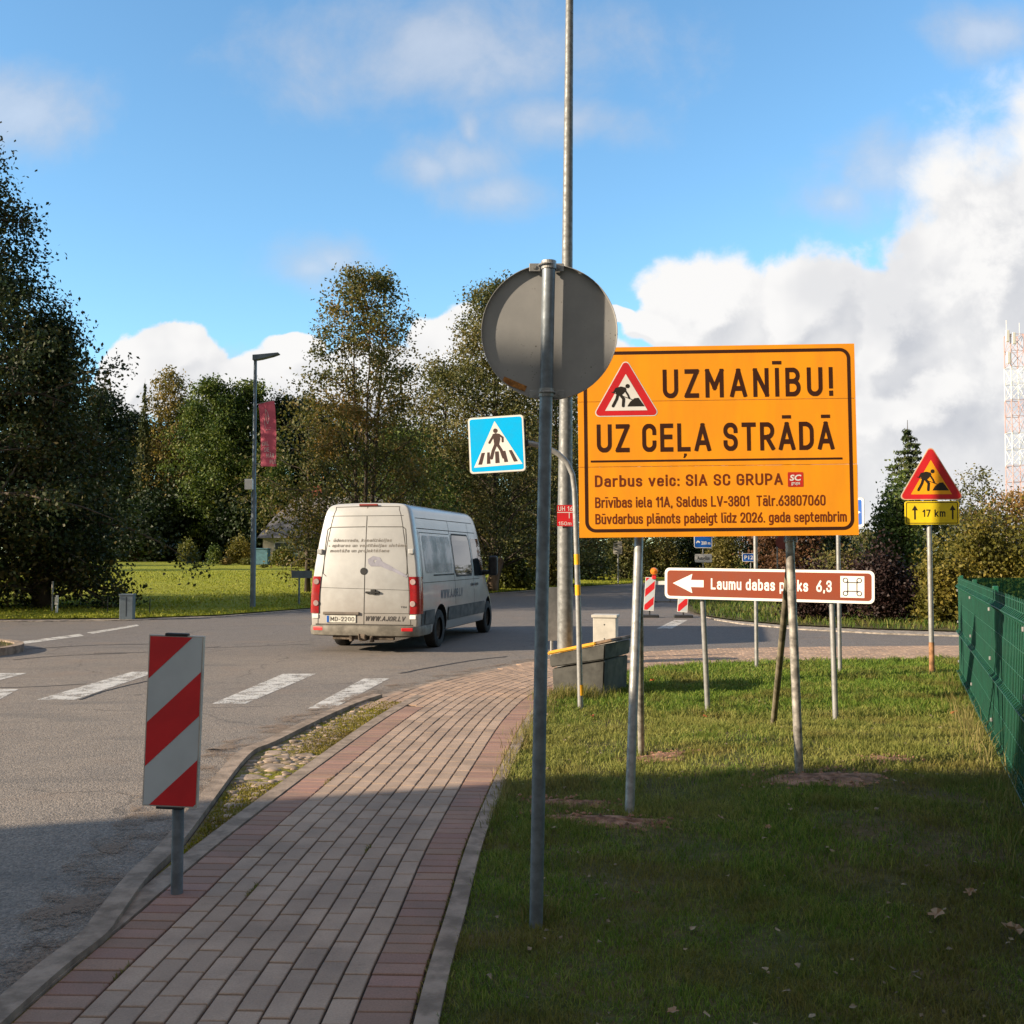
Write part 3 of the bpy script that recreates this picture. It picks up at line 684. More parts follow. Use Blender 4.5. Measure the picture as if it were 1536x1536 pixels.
def band(name, pts, w, z, m):
    P = [gp(px, py, ROAD_Z).xy for px, py in pts]; P = interp(P, 10)
    P = [p + Vector((random.uniform(-.25, .25), random.uniform(-.25, .25))) * w for p in P]
    n = len(P); L = offset_row(P, w / 2); Rr = offset_row(P, -w / 2); mb = MB()
    mb.add([(p.x, p.y, z) for p in L] + [(p.x, p.y, z) for p in Rr], [(i, i + 1, n + i + 1, n + i) for i in range(n - 1)])
    return tag(mb.build(name, m), kind='structure')
M_tar = mat('tar_seam', (0.035, 0.033, 0.032), 0.7, var=0.2, scale=20, world=True)
for pts, w in ((((120, 1050), (160, 1036), (228, 1020)), .035), (((-10, 1032), (60, 1030), (130, 1026)), .03), (((40, 974), (140, 968), (240, 966)), .05), (((140, 980), (228, 978), (330, 970)), .04),
               (((20, 990), (90, 984), (190, 980)), .04), (((320, 972), (420, 968), (470, 966)), .03), (((600, 1010), (700, 992), (760, 985)), .06)):
    band('tar_seam', pts, w, ROAD_Z + .004, M_tar)
M_stain = mat('dark_stain', (0.085, 0.07, 0.058), 0.8, var=0.2, scale=6, world=True)
# ---------------------------------------------------------------- grass blades
def grass_mat(name, dry0=7.2, dry1=9.6, cols=((0.075, 0.140, 0.018), (0.140, 0.225, 0.026), (0.23, 0.295, 0.045)), dry=(0.32, 0.27, 0.085), amt=0.6):
    m = bpy.data.materials.new(name); m.use_nodes = True; t = NT(m.node_tree); t.n.remove(t.n['Principled BSDF']); out = t.n['Material Output']
    g = t.node('ShaderNodeNewGeometry'); p = g.outputs['Position']; sep = t.node('ShaderNodeSeparateXYZ', {0: p})
    rp = t.node('ShaderNodeValToRGB', {0: g.outputs['Random Per Island']}); e = rp.color_ramp.elements
    e[0].color = cols[0] + (1,); e[1].color = cols[2] + (1,); q = e.new(.5); q.color = cols[1] + (1,)
    n = t.noise(p, 0.9, 4.0, 0.6); n2 = t.noise(p, 3.5, 3.0, 0.6)
    zone = t.m('MULTIPLY', t.ss(sep.outputs[1], dry0 - 1.8, dry0), t.ss(sep.outputs[1], dry1, dry1 + 1.6, 1.0, 0.0))
    k = t.m('ADD', t.m('ADD', t.m('MULTIPLY', n.outputs[0], 0.7), t.m('MULTIPLY', n2.outputs[0], 0.3)), t.m('MULTIPLY', zone, 0.20))
    k = t.m('ADD', k, t.m('MULTIPLY', t.m('SUBTRACT', g.outputs['Random Per Island'], 0.5), 0.25))
    c = t.mix(t.ss(k, 0.46, 0.72, 0.0, amt), rp.outputs[0], dry)
    n4 = t.noise(p, 1.1, 4.0, 0.65); c = t.mix(t.ss(t.m('ADD', n4.outputs[0], t.ss(sep.outputs[1], 4.0, 6.6, 0.07, 0.0)), 0.5, 0.66, 0.0, 0.65), c, (dry[0] * .58, dry[1] * .50, dry[2] * .5)); n5 = t.noise(p, 2.6, 3.0, 0.6); c = t.mix(t.ss(n5.outputs[0], 0.5, 0.7, 0.0, 0.5), c, tuple(q * .45 for q in cols[1]))
    d = t.node('ShaderNodeBsdfPrincipled', {'Base Color': c, 'Roughness': 0.6, 'Specular IOR Level': 0.2})
    tr = t.node('ShaderNodeBsdfTranslucent', {'Color': c}); mx = t.node('ShaderNodeMixShader', {0: 0.35, 1: d.outputs[0], 2: tr.outputs[0]})
    t.l.new(mx.outputs[0], out.inputs[0]); return m
def blades(name, P, hgt, wid, m, lean=0.6, kind='stuff'):
    """P (n,3) roots; each blade a bent two-piece leaf"""
    n = len(P); az = rng.uniform(0, 2 * np.pi, n); ln = rng.uniform(.15, lean, n) * hgt; face = rng.uniform(0, np.pi, n)
    dx, dy = np.cos(az) * ln, np.sin(az) * ln; wx, wy = np.cos(face) * wid / 2, np.sin(face) * wid / 2
    v = np.zeros((n, 5, 3), np.float32)
    v[:, 0] = P + np.stack([-wx, -wy, 0 * wx], 1); v[:, 1] = P + np.stack([wx, wy, 0 * wx], 1)
    mid = P + np.stack([dx * .35, dy * .35, hgt * .6], 1)
    v[:, 2] = mid + np.stack([wx, wy, 0 * wx], 1) * .75; v[:, 3] = mid - np.stack([wx, wy, 0 * wx], 1) * .75
    v[:, 4] = P + np.stack([dx, dy, hgt * rng.uniform(.75, 1.0, n)], 1)
    b = (np.arange(n) * 5)[:, None]
    quad = b + np.array([0, 1, 2, 3]); tri = b + np.array([3, 2, 4])
    me = bpy.data.meshes.new(name); me.vertices.add(n * 5); me.vertices.foreach_set('co', v.ravel())
    lp = np.concatenate([quad, tri], 1).ravel().astype(np.int32); me.loops.add(len(lp)); me.loops.foreach_set('vertex_index', lp)
    me.polygons.add(2 * n); me.polygons.foreach_set('loop_start', (np.arange(n)[:, None] * 7 + np.array([0, 4])).ravel().astype(np.int32))
    me.update(calc_edges=True); me.materials.append(m)
    o = link(name, me)
    return tag(o, kind=kind) if kind else o
SOIL = [(gpl(915, 1232).xy, 0.36, 0.12, -.3), (gpl(858, 1205).xy, .26, .10, -.2), (gpl(985, 1137).xy, 0.26, 0.16, 0), (gpl(1235, 1168).xy, 0.42, 0.2, 0.05), (gpl(1330, 1140).xy, .2, .12, 0)]
lx = np.array([p.x for p in lawn_edge]); ly = np.array([p.y for p in lawn_edge])
def on_lawn(x, y):
    xl = np.interp(y, ly[:130], lx[:130]); yt = np.interp(x, lx, ly)
    ok = np.where(x < .3, x > np.interp(y, ly, lx), y < np.interp(x, lx[60:], ly[60:]))
    ok &= x > np.interp(np.clip(y, ly[0], 12.0), ly, lx)
    for c, a, b, r in SOIL:
        X = (x - c.x) * math.cos(r) + (y - c.y) * math.sin(r); Y = -(x - c.x) * math.sin(r) + (y - c.y) * math.cos(r)
        ok &= ((X / a) ** 2 + (Y / b) ** 2) > rng.uniform(.15, 1.25, len(x))
    return ok
Pn = []; Hn = []; Wn = []
for y0, y1, dens, h, w in ((1.5, 3.3, 1500, .05, .004), (3.3, 4.8, 12500, .036, .0034), (4.8, 7, 8500, .040, .0042), (7, 10, 4600, .055, .0058), (10, 13, 2600, .075, .008), (13, 16.3, 1700, .085, .011)):
    x1 = y1 * .55 + 1.5; n = int((x1 + .6) * (y1 - y0) * dens)
    x = rng.uniform(-.6, x1, n); y = rng.uniform(y0, y1, n); k = on_lawn(x, y); bare = np.sin(x * 2.9 + 1.3 * np.sin(y * 2.1)) * np.sin(y * 2.3 + 1.7 * np.sin(x * 1.7 + 1)) + .5 * np.sin(x * 6.1 + y * 4.7); k &= rng.uniform(0, 1, n) > np.clip(bare * .8, 0, .62) * (y < 10); x, y = x[k], y[k]; n = len(x)
    clump = np.sin(x * 7.3 + np.sin(y * 5.1) * 2) * np.sin(y * 6.1 + np.sin(x * 4.3) * 2)
    Pn.append(np.stack([x, y, lawn_z(x, y) - .006], 1)); Hn.append(h * rng.uniform(.45, 1.25, n) * (1 + .35 * clump)); Wn.append(w * rng.uniform(.7, 1.3, n))
M_grass = grass_mat('grass_blades')
blades('lawn_grass', np.concatenate(Pn), np.concatenate(Hn), np.concatenate(Wn), M_grass, 1.1)
# longer straw-coloured grass at the fence foot and by the lamp post
def strip_pts(a, b, w, n): t = rng.uniform(0, 1, n); return np.stack([a[0] + (b[0] - a[0]) * t + rng.normal(0, w, n), a[1] + (b[1] - a[1]) * t + rng.normal(0, w, n), np.full(n, -.005)], 1)
FA, FB = Vector((5.70, 13.1)), Vector((1.95, 3.2))            # fence line
fd = (FB - FA).normalized(); fo = Vector((fd.y, -fd.x)); fo = fo if fo.x < 0 else -fo
pa = strip_pts(FA + fo * .16, FA + fd * 9 + fo * .16, .08, 1500); pb = strip_pts((.42, 11.4), (.95, 11.5), .13, 900); pc = strip_pts((.05, 8.6), (.45, 11.3), .06, 700); pd = strip_pts((-.12, 6.0), (.0, 8.4), .035, 500)
pe = strip_pts((.12, 4.6), (.12, 4.62), .05, 160)
P = np.concatenate([pa, pb, pc, pd, pe]); n = len(P); P[:, 2] += lawn_z(P[:, 0], P[:, 1])
H = np.concatenate([.05 + .27 * rng.uniform(0, 1, len(pa)) ** 3.5, rng.uniform(.08, .22, len(pb)), rng.uniform(.05, .14, len(pc)), rng.uniform(.04, .1, len(pd)), rng.uniform(.04, .1, len(pe))])
M_straw = grass_mat('long_grass', cols=((0.10, 0.12, 0.02), (0.17, 0.17, 0.035), (0.27, 0.23, 0.07)), dry=(0.33, 0.26, 0.11))
blades('long_grass', P, H, rng.uniform(.003, .007, n), M_straw, 0.7)
# field and verge grass
def field_pts(n, dmax):
    x = rng.uniform(-26, 9, n); e = np.interp(x, EX, EY); d = rng.uniform(0, 1, n) ** 1.6 * dmax; y = e + .1 + d
    z = np.array([field_z(a, b) for a, b in zip(x, y)]); return np.stack([x, y, z - .01], 1)
P = field_pts(52000, 34); n = len(P)
M_fgrass = grass_mat('field_blades', cols=((0.20, 0.235, 0.018), (0.28, 0.31, 0.026), (0.35, 0.36, 0.04)), dry=(0.34, 0.32, 0.07), dry0=200, dry1=210, amt=.5)
blades('field_grass', P, rng.uniform(.03, .10, n), .03 + .02 * rng.uniform(0, 1, n), M_fgrass, 1.0)
x = rng.uniform(5, 18, 26000); y = rng.uniform(21, 46, 26000)
lowy = np.interp(x, [p.x for p in VERGE[:8]], [p.y for p in VERGE[:8]]); ky = (y > lowy + .1) & (x > 5.2 + (y - 29) * .14) & (y < 46)
P = np.stack([x[ky], y[ky], np.full(ky.sum(), .005)], 1); n = len(P)
blades('verge_grass', P, rng.uniform(.06, .22, n), rng.uniform(.015, .03, n), grass_mat('verge_blades', cols=((0.04, 0.085, 0.012), (0.075, 0.135, 0.016), (0.12, 0.16, 0.03)), dry0=200, dry1=210), 1.0)
ia = rng.uniform(0, 6.28, 2500); ir = np.sqrt(rng.uniform(0, 1, 2500))
blades('island_grass', np.stack([cx + 3.3 * ir * np.cos(ia), cy + 1.95 * ir * np.sin(ia), np.full(2500, .045)], 1), rng.uniform(.04, .09, 2500), rng.uniform(.008, .015, 2500), M_straw, 1.0)
# moss tufts over the cobbles
P = []
while len(P) < 5600:
    y = random.uniform(4.6, 11); v = float(np.interp(y, RCy, RLa)); uu = W2 + .12 + abs(random.gauss(0, .17)); p = onpath(uu, v)
    if side_of_kerb(p) > .14 and math.sin(y * 3.1) + math.sin(y * 1.3 + 1) > -.9 + uu * .15: P.append((p.x, p.y, -.005))
P = np.array(P); blades('moss', P, rng.uniform(.006, .022, len(P)), rng.uniform(.006, .012, len(P)), grass_mat('moss_blades', cols=((0.16, 0.16, 0.01), (0.26, 0.24, 0.012), (0.33, 0.29, 0.02)), dry=(.2, .15, .05)), 1.2)
# weeds in the joints of the path and along the lawn kerb
P = []
for u0, v0, n0, sp in ((W0 + 8 * LANE, 5.15, 60, .05), (W0 + 7 * LANE, 6.9, 40, .05), (W1, 5.9, 30, .04), (W0 + 3 * LANE, 7.6, 24, .04), (W0 + 9 * LANE, 9.2, 40, .06)):
    for _ in range(n0): q_ = onpath(u0 + random.gauss(0, .006), v0 + random.gauss(0, sp)); P.append((q_.x, q_.y, -.004))
for _ in range(1500): q_ = onpath(-.006 + random.gauss(0, .006), 2.5 + 9.5 * random.random() ** .9); P.append((q_.x, q_.y, -.006))
P = np.array(P); blades('joint_weeds', P, rng.uniform(.006, .028, len(P)), rng.uniform(.003, .007, len(P)), M_straw, 1.3)
# scraps of dead leaf and clover in the lawn
n = 380; y = 3.3 + 8.5 * rng.uniform(0, 1, n) ** 1.3; x = rng.uniform(0, 1, n) * (y * .52 + .6) - .1; k = on_lawn(x, y); x, y = x[k], y[k]; n = len(x)
vs = []; fs = []
for a_, b_ in zip(x, y):
    s_ = random.uniform(.006, .017); t_ = random.uniform(0, 6.28); z_ = float(lawn_z(a_, b_)) + random.uniform(.022, .042); b0 = len(vs)
    for k_ in range(5): ang = t_ + k_ * 1.257; rr_ = s_ * random.uniform(.5, 1.2); vs.append((a_ + rr_ * math.cos(ang), b_ + rr_ * math.sin(ang), z_ + random.uniform(-.5, .5) * s_))
    fs.append(tuple(range(b0, b0 + 5)))
me = bpy.data.meshes.new('leaf_litter'); me.from_pydata(vs, [], fs); me.materials.append(mat('dead_leaf', (.24, .185, .115), .8, var=.35, scale=9, world=True)); tag(link('leaf_litter', me), kind='stuff')
# washed-out sand along the road kerb
def sand_mat():
    m = bpy.data.materials.new('washed_sand'); m.use_nodes = True; t = NT(m.node_tree); b = t.n['Principled BSDF']; out = t.n['Material Output']
    p = t.node('ShaderNodeNewGeometry').outputs['Position']; n = t.noise(p, 3.0, 6.0, .7); n2 = t.noise(p, 60.0, 3.0, .7)
    t.l.new(t.mix(n2.outputs[0], (.10, .07, .05), (.30, .22, .16)), b.inputs['Base Color']); b.inputs['Roughness'].default_value = .95
    a = t.ss(t.m('ADD', t.m('MULTIPLY', n.outputs[0], .65), t.m('MULTIPLY', n2.outputs[0], .35)), .47, .58)
    t.l.new(t.node('ShaderNodeMixShader', {0: t.m('MULTIPLY', a, .8), 1: t.node('ShaderNodeBsdfTransparent').outputs[0], 2: b.outputs[0]}).outputs[0], out.inputs[0]); return m
ks = [p for p in KC if p.y > 2.5 and p.x < 3]
tag(ribbon('kerb_sand', [p + Vector((random.uniform(-.12, .12), random.uniform(-.06, .06))) for p in offset_row(ks, -.42)], offset_row(ks, -.005), ROAD_Z + .008, sand_mat()), kind='structure')
vs = []; fs = []
for c_, a_, b_, r_ in SOIL:
    for _ in range(90):
        w_ = random.uniform(.5, 1.55); t_ = random.uniform(0, 6.28); X_, Y_ = a_ * w_ * math.cos(t_), b_ * w_ * math.sin(t_); gx = c_.x + X_ * math.cos(r_) - Y_ * math.sin(r_); gy = c_.y + X_ * math.sin(r_) + Y_ * math.cos(r_)
        s_ = random.uniform(.004, .014); z_ = float(lawn_z(gx, gy)) + random.uniform(.004, .022); b0 = len(vs)
        for dx, dy, dz in ((-1, -1, 0), (1, -.8, 0), (.9, 1, 0), (-1, .9, 0), (0, 0, 1)): vs.append((gx + dx * s_ * random.uniform(.7, 1.2), gy + dy * s_ * random.uniform(.7, 1.2), z_ + dz * s_))
        fs += [(b0, b0 + 1, b0 + 4), (b0 + 1, b0 + 2, b0 + 4), (b0 + 2, b0 + 3, b0 + 4), (b0 + 3, b0, b0 + 4)]
me = bpy.data.meshes.new('soil_crumbs'); me.from_pydata(vs, [], fs); me.materials.append(M_soil); tag(link('soil_crumbs', me), kind='stuff')
# heaps of dug soil round the posts
mb = MB()
for c, a, b, r in SOIL:
    vs = [(c.x, c.y, .017 + float(lawn_z(c.x, c.y)))]; fs = []; N = 30; sd_ = random.uniform(0, 6)
    for q, (k, z) in enumerate(((.2, .016), (.4, .014), (.65, .010), (.9, .003), (1.12, -.014))):
        for i in range(N):
            t = 2 * math.pi * i / N; w = k * (1 + .2 * math.sin(3 * t + sd_) + .12 * math.sin(7 * t + 2 * sd_) + .12 * random.uniform(-1, 1)); X, Y = a * w * math.cos(t), b * w * math.sin(t); gx = c.x + X * math.cos(r) - Y * math.sin(r); gy = c.y + X * math.sin(r) + Y * math.cos(r)
            vs.append((c.x + X * math.cos(r) - Y * math.sin(r), c.y + X * math.sin(r) + Y * math.cos(r), float(lawn_z(gx, gy)) + z + random.uniform(-.009, .009)))
    for i in range(N): fs.append((0, 1 + i, 1 + (i + 1) % N))
    for q in range(4):
        for i in range(N): j = (i + 1) % N; fs.append((1 + q * N + i, 1 + q * N + N + i, 1 + q * N + N + j, 1 + q * N + j))
    mb.add(vs, fs)
tag(mb.build('soil', M_soil, smooth=True), kind='structure')

# ------------------------------------------------------------------ trees and bushes
M_bark = mat('bark', (0.085, 0.066, 0.05), 0.95, var=0.3, scale=5, bump=0.8, bscale=25, stretch=(1, 1, .3))
M_bark_pale = mat('pale_bark', (0.19, 0.13, 0.085), 0.95, var=0.3, scale=5, bump=0.8, bscale=25, stretch=(1, 1, .3))  # paler bark colour, for the birches and the broken trunk
L_linden = leaf_mat('linden_leaves', ((0.013, 0.025, 0.009), (0.027, 0.048, 0.015), (0.056, 0.065, 0.020), (0.125, 0.088, 0.030)), .22)
L_young = leaf_mat('turning_leaves', ((0.046, 0.062, 0.022), (0.095, 0.105, 0.032), (0.175, 0.140, 0.042), (0.30, 0.175, 0.05)), .38)
L_olive = leaf_mat('olive_leaves', ((0.038, 0.050, 0.018), (0.078, 0.090, 0.030), (0.145, 0.135, 0.044), (0.19, 0.145, 0.055)), .3)
L_green = leaf_mat('green_leaves', ((0.021, 0.045, 0.013), (0.053, 0.093, 0.022), (0.112, 0.150, 0.033), (0.165, 0.188, 0.045)), .32)
L_deep = leaf_mat('deep_green_leaves', ((0.009, 0.020, 0.008), (0.018, 0.034, 0.013), (0.034, 0.053, 0.018)), .25)
L_birch = leaf_mat('birch_leaves', ((0.100, 0.106, 0.037), (0.188, 0.156, 0.056), (0.325, 0.225, 0.069)), .35)
L_willow = leaf_mat('willow_leaves', ((0.090, 0.090, 0.029), (0.168, 0.150, 0.043), (0.240, 0.198, 0.060)), .35)
L_red = leaf_mat('reddish_leaves', ((0.07, 0.036, 0.022), (0.12, 0.06, 0.03), (0.17, 0.085, 0.04)), .3)
L_gold = leaf_mat('golden_leaves', ((0.065, 0.070, 0.014), (0.13, 0.12, 0.022), (0.24, 0.185, 0.035)), .32, patch=1.2)
L_orange = leaf_mat('orange_leaves', ((0.17, 0.10, 0.03), (0.27, 0.155, 0.045), (0.34, 0.22, 0.08)), .32)
L_purple = leaf_mat('purple_leaves', ((0.014, 0.009, 0.009), (0.028, 0.016, 0.015), (0.05, 0.026, 0.022)), .2)
L_spruce = leaf_mat('spruce_needles', ((0.030, 0.049, 0.019), (0.068, 0.092, 0.032), (0.135, 0.135, 0.054)), .15)
L_bushg = leaf_mat('bush_leaves', ((0.06, 0.075, 0.018), (0.11, 0.12, 0.026), (0.17, 0.16, 0.04)), .3)

def leaves(name, C, L, m, parent=None, wid=.62, droop=0.25, seed=0):
    """one leaf per centre C (n,3): a bent rhombus turned at random, length L (n)"""
    r = np.random.default_rng(seed); n = len(C); C = np.asarray(C, np.float32); L = np.broadcast_to(np.asarray(L, np.float32), (n,))
    a = r.normal(size=(n, 3)); a[:, 2] -= droop; a /= np.linalg.norm(a, axis=1)[:, None]
    b = np.cross(a, r.normal(size=(n, 3))); b /= np.linalg.norm(b, axis=1)[:, None] + 1e-9; c = np.cross(a, b)
    v = np.zeros((n, 4, 3), np.float32); hl = (L / 2)[:, None]; hw = (L * wid / 2)[:, None]
    v[:, 0] = C - a * hl; v[:, 1] = C + b * hw - c * hw * .25 - a * hl * .15; v[:, 2] = C + a * hl; v[:, 3] = C - b * hw - c * hw * .25 - a * hl * .15
    me = bpy.data.meshes.new(name); me.vertices.add(n * 4); me.vertices.foreach_set('co', v.ravel())
    me.loops.add(n * 4); me.loops.foreach_set('vertex_index', np.arange(n * 4, dtype=np.int32))
    me.polygons.add(n); me.polygons.foreach_set('loop_start', (np.arange(n) * 4).astype(np.int32))
    me.update(calc_edges=True); me.materials.append(m); return link(name, me, parent)

def make_tree(root, H, Rm, prof, m_leaf, n_leaf, leaf, seed, clear=.12, limbs=34, stems=1, lean=0.0, rise=.45, spread=.3, trunk_r=None, bark=None, subs=6, droop=.25, jitter=.25, hollow=.25):
    """tapered stems, limbs that end on the crown's envelope, side twigs and leaf clusters along them"""
    rd = random.Random(seed); mb = MB(); cl = []; tr = trunk_r or H * .016
    st = []
    for s in range(stems):
        a = 6.28 * s / stems + rd.random(); off = 0.0 if stems == 1 else Rm * .28
        pts = []
        for k in range(7):
            t = k / 6; w = off * (t ** .8)
            pts.append(Vector((math.cos(a) * (w + .1 * (stems > 1)) + lean * t * t + rd.uniform(-.03, .03) * H * .12 * t, math.sin(a) * (w + .1 * (stems > 1)) + rd.uniform(-.03, .03) * H * .12 * t, H * (.97 if s == 0 else rd.uniform(.78, .93)) * t - .05)))
        st.append(pts); rr = [tr * (1 if stems == 1 else .62) * (1.25 if k == 0 else (1 - .93 * k / 6)) for k in range(7)]
        mb.tube(pts, rr, 9)
    def stem_at(s, z):
        pts = st[s]
        for p, q in zip(pts, pts[1:]):
            if q.z >= z: k = (z - p.z) / max(1e-6, q.z - p.z); return p.lerp(q, k)
        return pts[-1]
    for i in range(limbs):
        f = (i + .5 + rd.uniform(-.4, .4)) / limbs; t = clear + (1 - clear) * f
        s = i % stems; az = i * 2.39996 + rd.uniform(-.4, .4); env = Rm * prof(min(1, max(0, f))) * rd.uniform(1 - jitter, 1 + jitter * .6)
        ztip = H * t; rs = min(rise * env + .15, ztip - H * clear * .5); z0 = max(H * clear * .5, ztip - rs)
        p0 = stem_at(s, z0); tip = Vector((math.cos(az) * env + lean * t * t, math.sin(az) * env, ztip))
        d = tip - p0; pts = [p0]
        for k in range(1, 6):
            q = p0 + d * (k / 5); q.z += math.sin(k / 5 * math.pi) * env * .10 * (1 if rise > 0 else -1) - (k / 5) ** 3 * env * .06; q += Vector((rd.uniform(-1, 1), rd.uniform(-1, 1), rd.uniform(-1, 1))) * env * .035; pts.append(q)
        r0 = max(.012, tr * .34 * (1 - .72 * f)); mb.tube(pts, [r0 * (1 - .8 * k / 5) for k in range(6)], 5, cap=False)
        cl.append((pts[-1], 1.0)); cl.append((pts[-2], .8))
        for j in range(subs):
            k = hollow + (1 - hollow) * (j + rd.random()) / subs; x = k * 5; b = min(4, int(x)); q0 = pts[b].lerp(pts[b + 1], x - b)
            dd = Vector((rd.uniform(-1, 1), rd.uniform(-1, 1), rd.uniform(-.45, .75))).normalized() * (d.length * rd.uniform(.16, .36) + .15)
            q1 = q0 + dd * .55; q2 = q0 + dd; q2.z -= dd.length * .08
            mb.tube([q0, q1, q2], [r0 * .35, r0 * .24, r0 * .1], 4, cap=False); cl += [(q1, .7), (q2, 1.0)]
    mb.build('trunk', bark or M_bark, root, smooth=True)
    r = np.random.default_rng(seed); W = np.array([w for _, w in cl]); W = W * r.uniform(.3, 1.5, len(W)); W /= W.sum()
    idx = r.choice(len(cl), n_leaf, p=W); C = np.array([tuple(p) for p, _ in cl])[idx] + r.normal(size=(n_leaf, 3)) * np.array([spread, spread, spread * .7])
    C[:, 2] = np.maximum(C[:, 2], .08)
    leaves('crown', C, leaf * r.uniform(.65, 1.25, n_leaf), m_leaf, root, seed=seed, droop=droop)
P_round = lambda f: max(.08, math.sin(math.pi * (f * .86 + .12)) ** .7)
P_cone = lambda f: max(.05, (1 - f) ** .75)
P_linden = lambda f: max(.06, min(1.0, .82 + f * .9) * (1 - max(0, f - .15) / .85) ** .62)
P_young = lambda f: (1.0 if f < .12 else .86 + .12 * math.sin(f * 9)) * max(.05, (1 - max(0, f - .45) / .55)) ** .55
def tree_at(name, label, px, D, top, Rm, prof, m, n, leaf, seed, group=None, **kw):
    x = xat(px, D); z = field_z(x, D) if D > edge_y(x) else 0.0
    o = thing(name, label, 'tree', (x, D, z - .03), group=group)
    make_tree(o, zat(top, D) - z, Rm, prof, m, n, leaf, seed, **kw); return o

# big dark lindens at the left edge
o = thing('linden_tree', 'huge dark linden tree filling the left edge, its drooping boughs reaching the verge', 'tree', (-18.0, 30.5, 0))
make_tree(o, 16.2, 6.5, P_linden, L_linden, 150000, .13, 3, clear=.035, limbs=95, rise=.22, spread=.34, subs=9, trunk_r=.38, jitter=.18, hollow=.2)
o = thing('linden_tree', 'dark linden standing behind the huge one, seen at its right shoulder', 'tree', (-14.2, 31, .03))
make_tree(o, 8.8, 2.5, P_linden, L_linden, 30000, .145, 4, clear=.05, limbs=50, rise=.25, spread=.36, subs=7, trunk_r=.25)
# the young many-stemmed tree behind the van
tree_at('young_tree', 'tall narrow tree turning bronze at its top, behind the white van', 542, 39, 405, 3.0, P_young, L_young, 30000, .13, 11, stems=3, clear=.10, limbs=64, rise=.75, spread=.26, subs=6, trunk_r=.17, jitter=.25, hollow=.45)
tree_at('low_tree', 'low bushy tree with olive leaves hanging before the grey roof of the cottage', 462, 41, 600, 2.5, P_round, L_olive, 3300, .15, 12, clear=.25, limbs=34, rise=.45, spread=.34, trunk_r=.11, hollow=.35)
tree_at('low_tree', 'low dark green tree just right of the bronze-topped tree', 600, 44, 645, 2.8, P_round, L_green, 12000, .16, 13, clear=.12, limbs=36, rise=.45, spread=.36, trunk_r=.12)
# broad olive trees right of the van
o = tree_at('broad_tree', 'broad olive-brown tree with a crooked pale trunk, behind the crossing sign', 741, 48, 424, 3.7, P_young, L_olive, 38000, .145, 14, clear=.12, limbs=62, rise=.6, spread=.34, trunk_r=.2, jitter=.3)
tree_at('broad_tree', 'olive tree between the bronze-topped tree and the crossing sign', 668, 51, 545, 3.3, P_round, L_olive, 24000, .15, 15, clear=.1, limbs=44, rise=.5, spread=.38, trunk_r=.17)
tree_at('broad_tree', 'dense dark tree right behind the galvanised lamp post', 835, 56, 520, 4.2, P_round, L_olive, 30000, .165, 16, clear=.08, limbs=50, rise=.4, spread=.42, trunk_r=.2)
# leaning dead stump beside the road
mb = MB(); sx = xat(742, 46.3); mb.tube([(0, 0, -.1), (.06, 0, .45), (.22, .03, 1.0), (.38, .05, 1.35), (.46, .02, 1.55)], [.30, .27, .25, .18, .07], 11)
o = mb.build('tree_stump', M_bark_pale, smooth=True); o.location = (sx - .15, 46.3, 0); tag(o, 'pale leaning broken tree trunk just beyond the front of the van', 'tree stump')

# wood beyond the field
def proto_tree(name, H, Rm, prof, m, n, leaf, seed, **kw):
    o = thing(name, 'x', 'tree'); make_tree(o, H, Rm, prof, m, n, leaf, seed, **kw); return o
FARW = 'trees of the wood beyond the field'
kinds = {}
kinds['round'] = proto_tree('wood_tree', 20, 5.0, P_round, L_green, 26000, .33, 21, clear=.12, limbs=46, rise=.4, spread=.62, trunk_r=.3)
kinds['dark'] = proto_tree('wood_tree', 20, 5.2, P_round, L_deep, 20000, .38, 22, clear=.06, limbs=46, rise=.35, spread=.7, trunk_r=.3)
kinds['birch'] = proto_tree('wood_tree', 20, 3.6, P_young, L_birch, 8000, .33, 23, clear=.25, limbs=44, rise=.7, spread=.5, trunk_r=.2, bark=M_bark_pale)
def spruce(root, H, Rm, m, n, seed, leaf=.22, sparse=0.0):
    rd = random.Random(seed); mb = MB(); mb.tube([(0, 0, -.1), (0, 0, H * .5), (0, 0, H)], [H * .014, H * .009, .01], 7); C = []; 
    lv = int(H * 3.2)
    for i in range(lv):
        f = i / lv; z = H * (.05 + .93 * f); r = Rm * (1 - f) ** .85 * rd.uniform(.75, 1.1) + .06
        for k in range(6 if f < .8 else 4):
            a = k * 6.283 / 6 + i * 1.1 + rd.uniform(-.3, .3); rr = r * rd.uniform(.7, 1.08)
            pts = [Vector((math.cos(a) * rr * t, math.sin(a) * rr * t, z - rr * .34 * t + rr * .22 * t * t)) for t in (0, .4, .75, 1.0)]
            mb.tube(pts, [.02 + .006 * rr, .015, .01, .004], 4, cap=False)
            for _ in range(max(3, int(n / lv / 6 * (rr / Rm + .15) * 1.5))):
                t = rd.random() ** .7; p = pts[0].lerp(pts[3], t); w = rr * .16 * (1.1 - t) + .04
                if rd.random() > sparse * (f ** .5): C.append((p.x + rd.gauss(0, w), p.y + rd.gauss(0, w), p.z - abs(rd.gauss(0, .09)) - .2 * rr * .2 * t))
    mb.build('trunk', M_bark, root); C = np.array(C); r = np.random.default_rng(seed)
    leaves('crown', C, leaf * r.uniform(.7, 1.3, len(C)), m, root, wid=.3, droop=.5, seed=seed)
o = thing('wood_tree', 'x', 'tree'); spruce(o, 20, 3.0, L_spruce, 9000, 24, .5); kinds['spruce'] = o
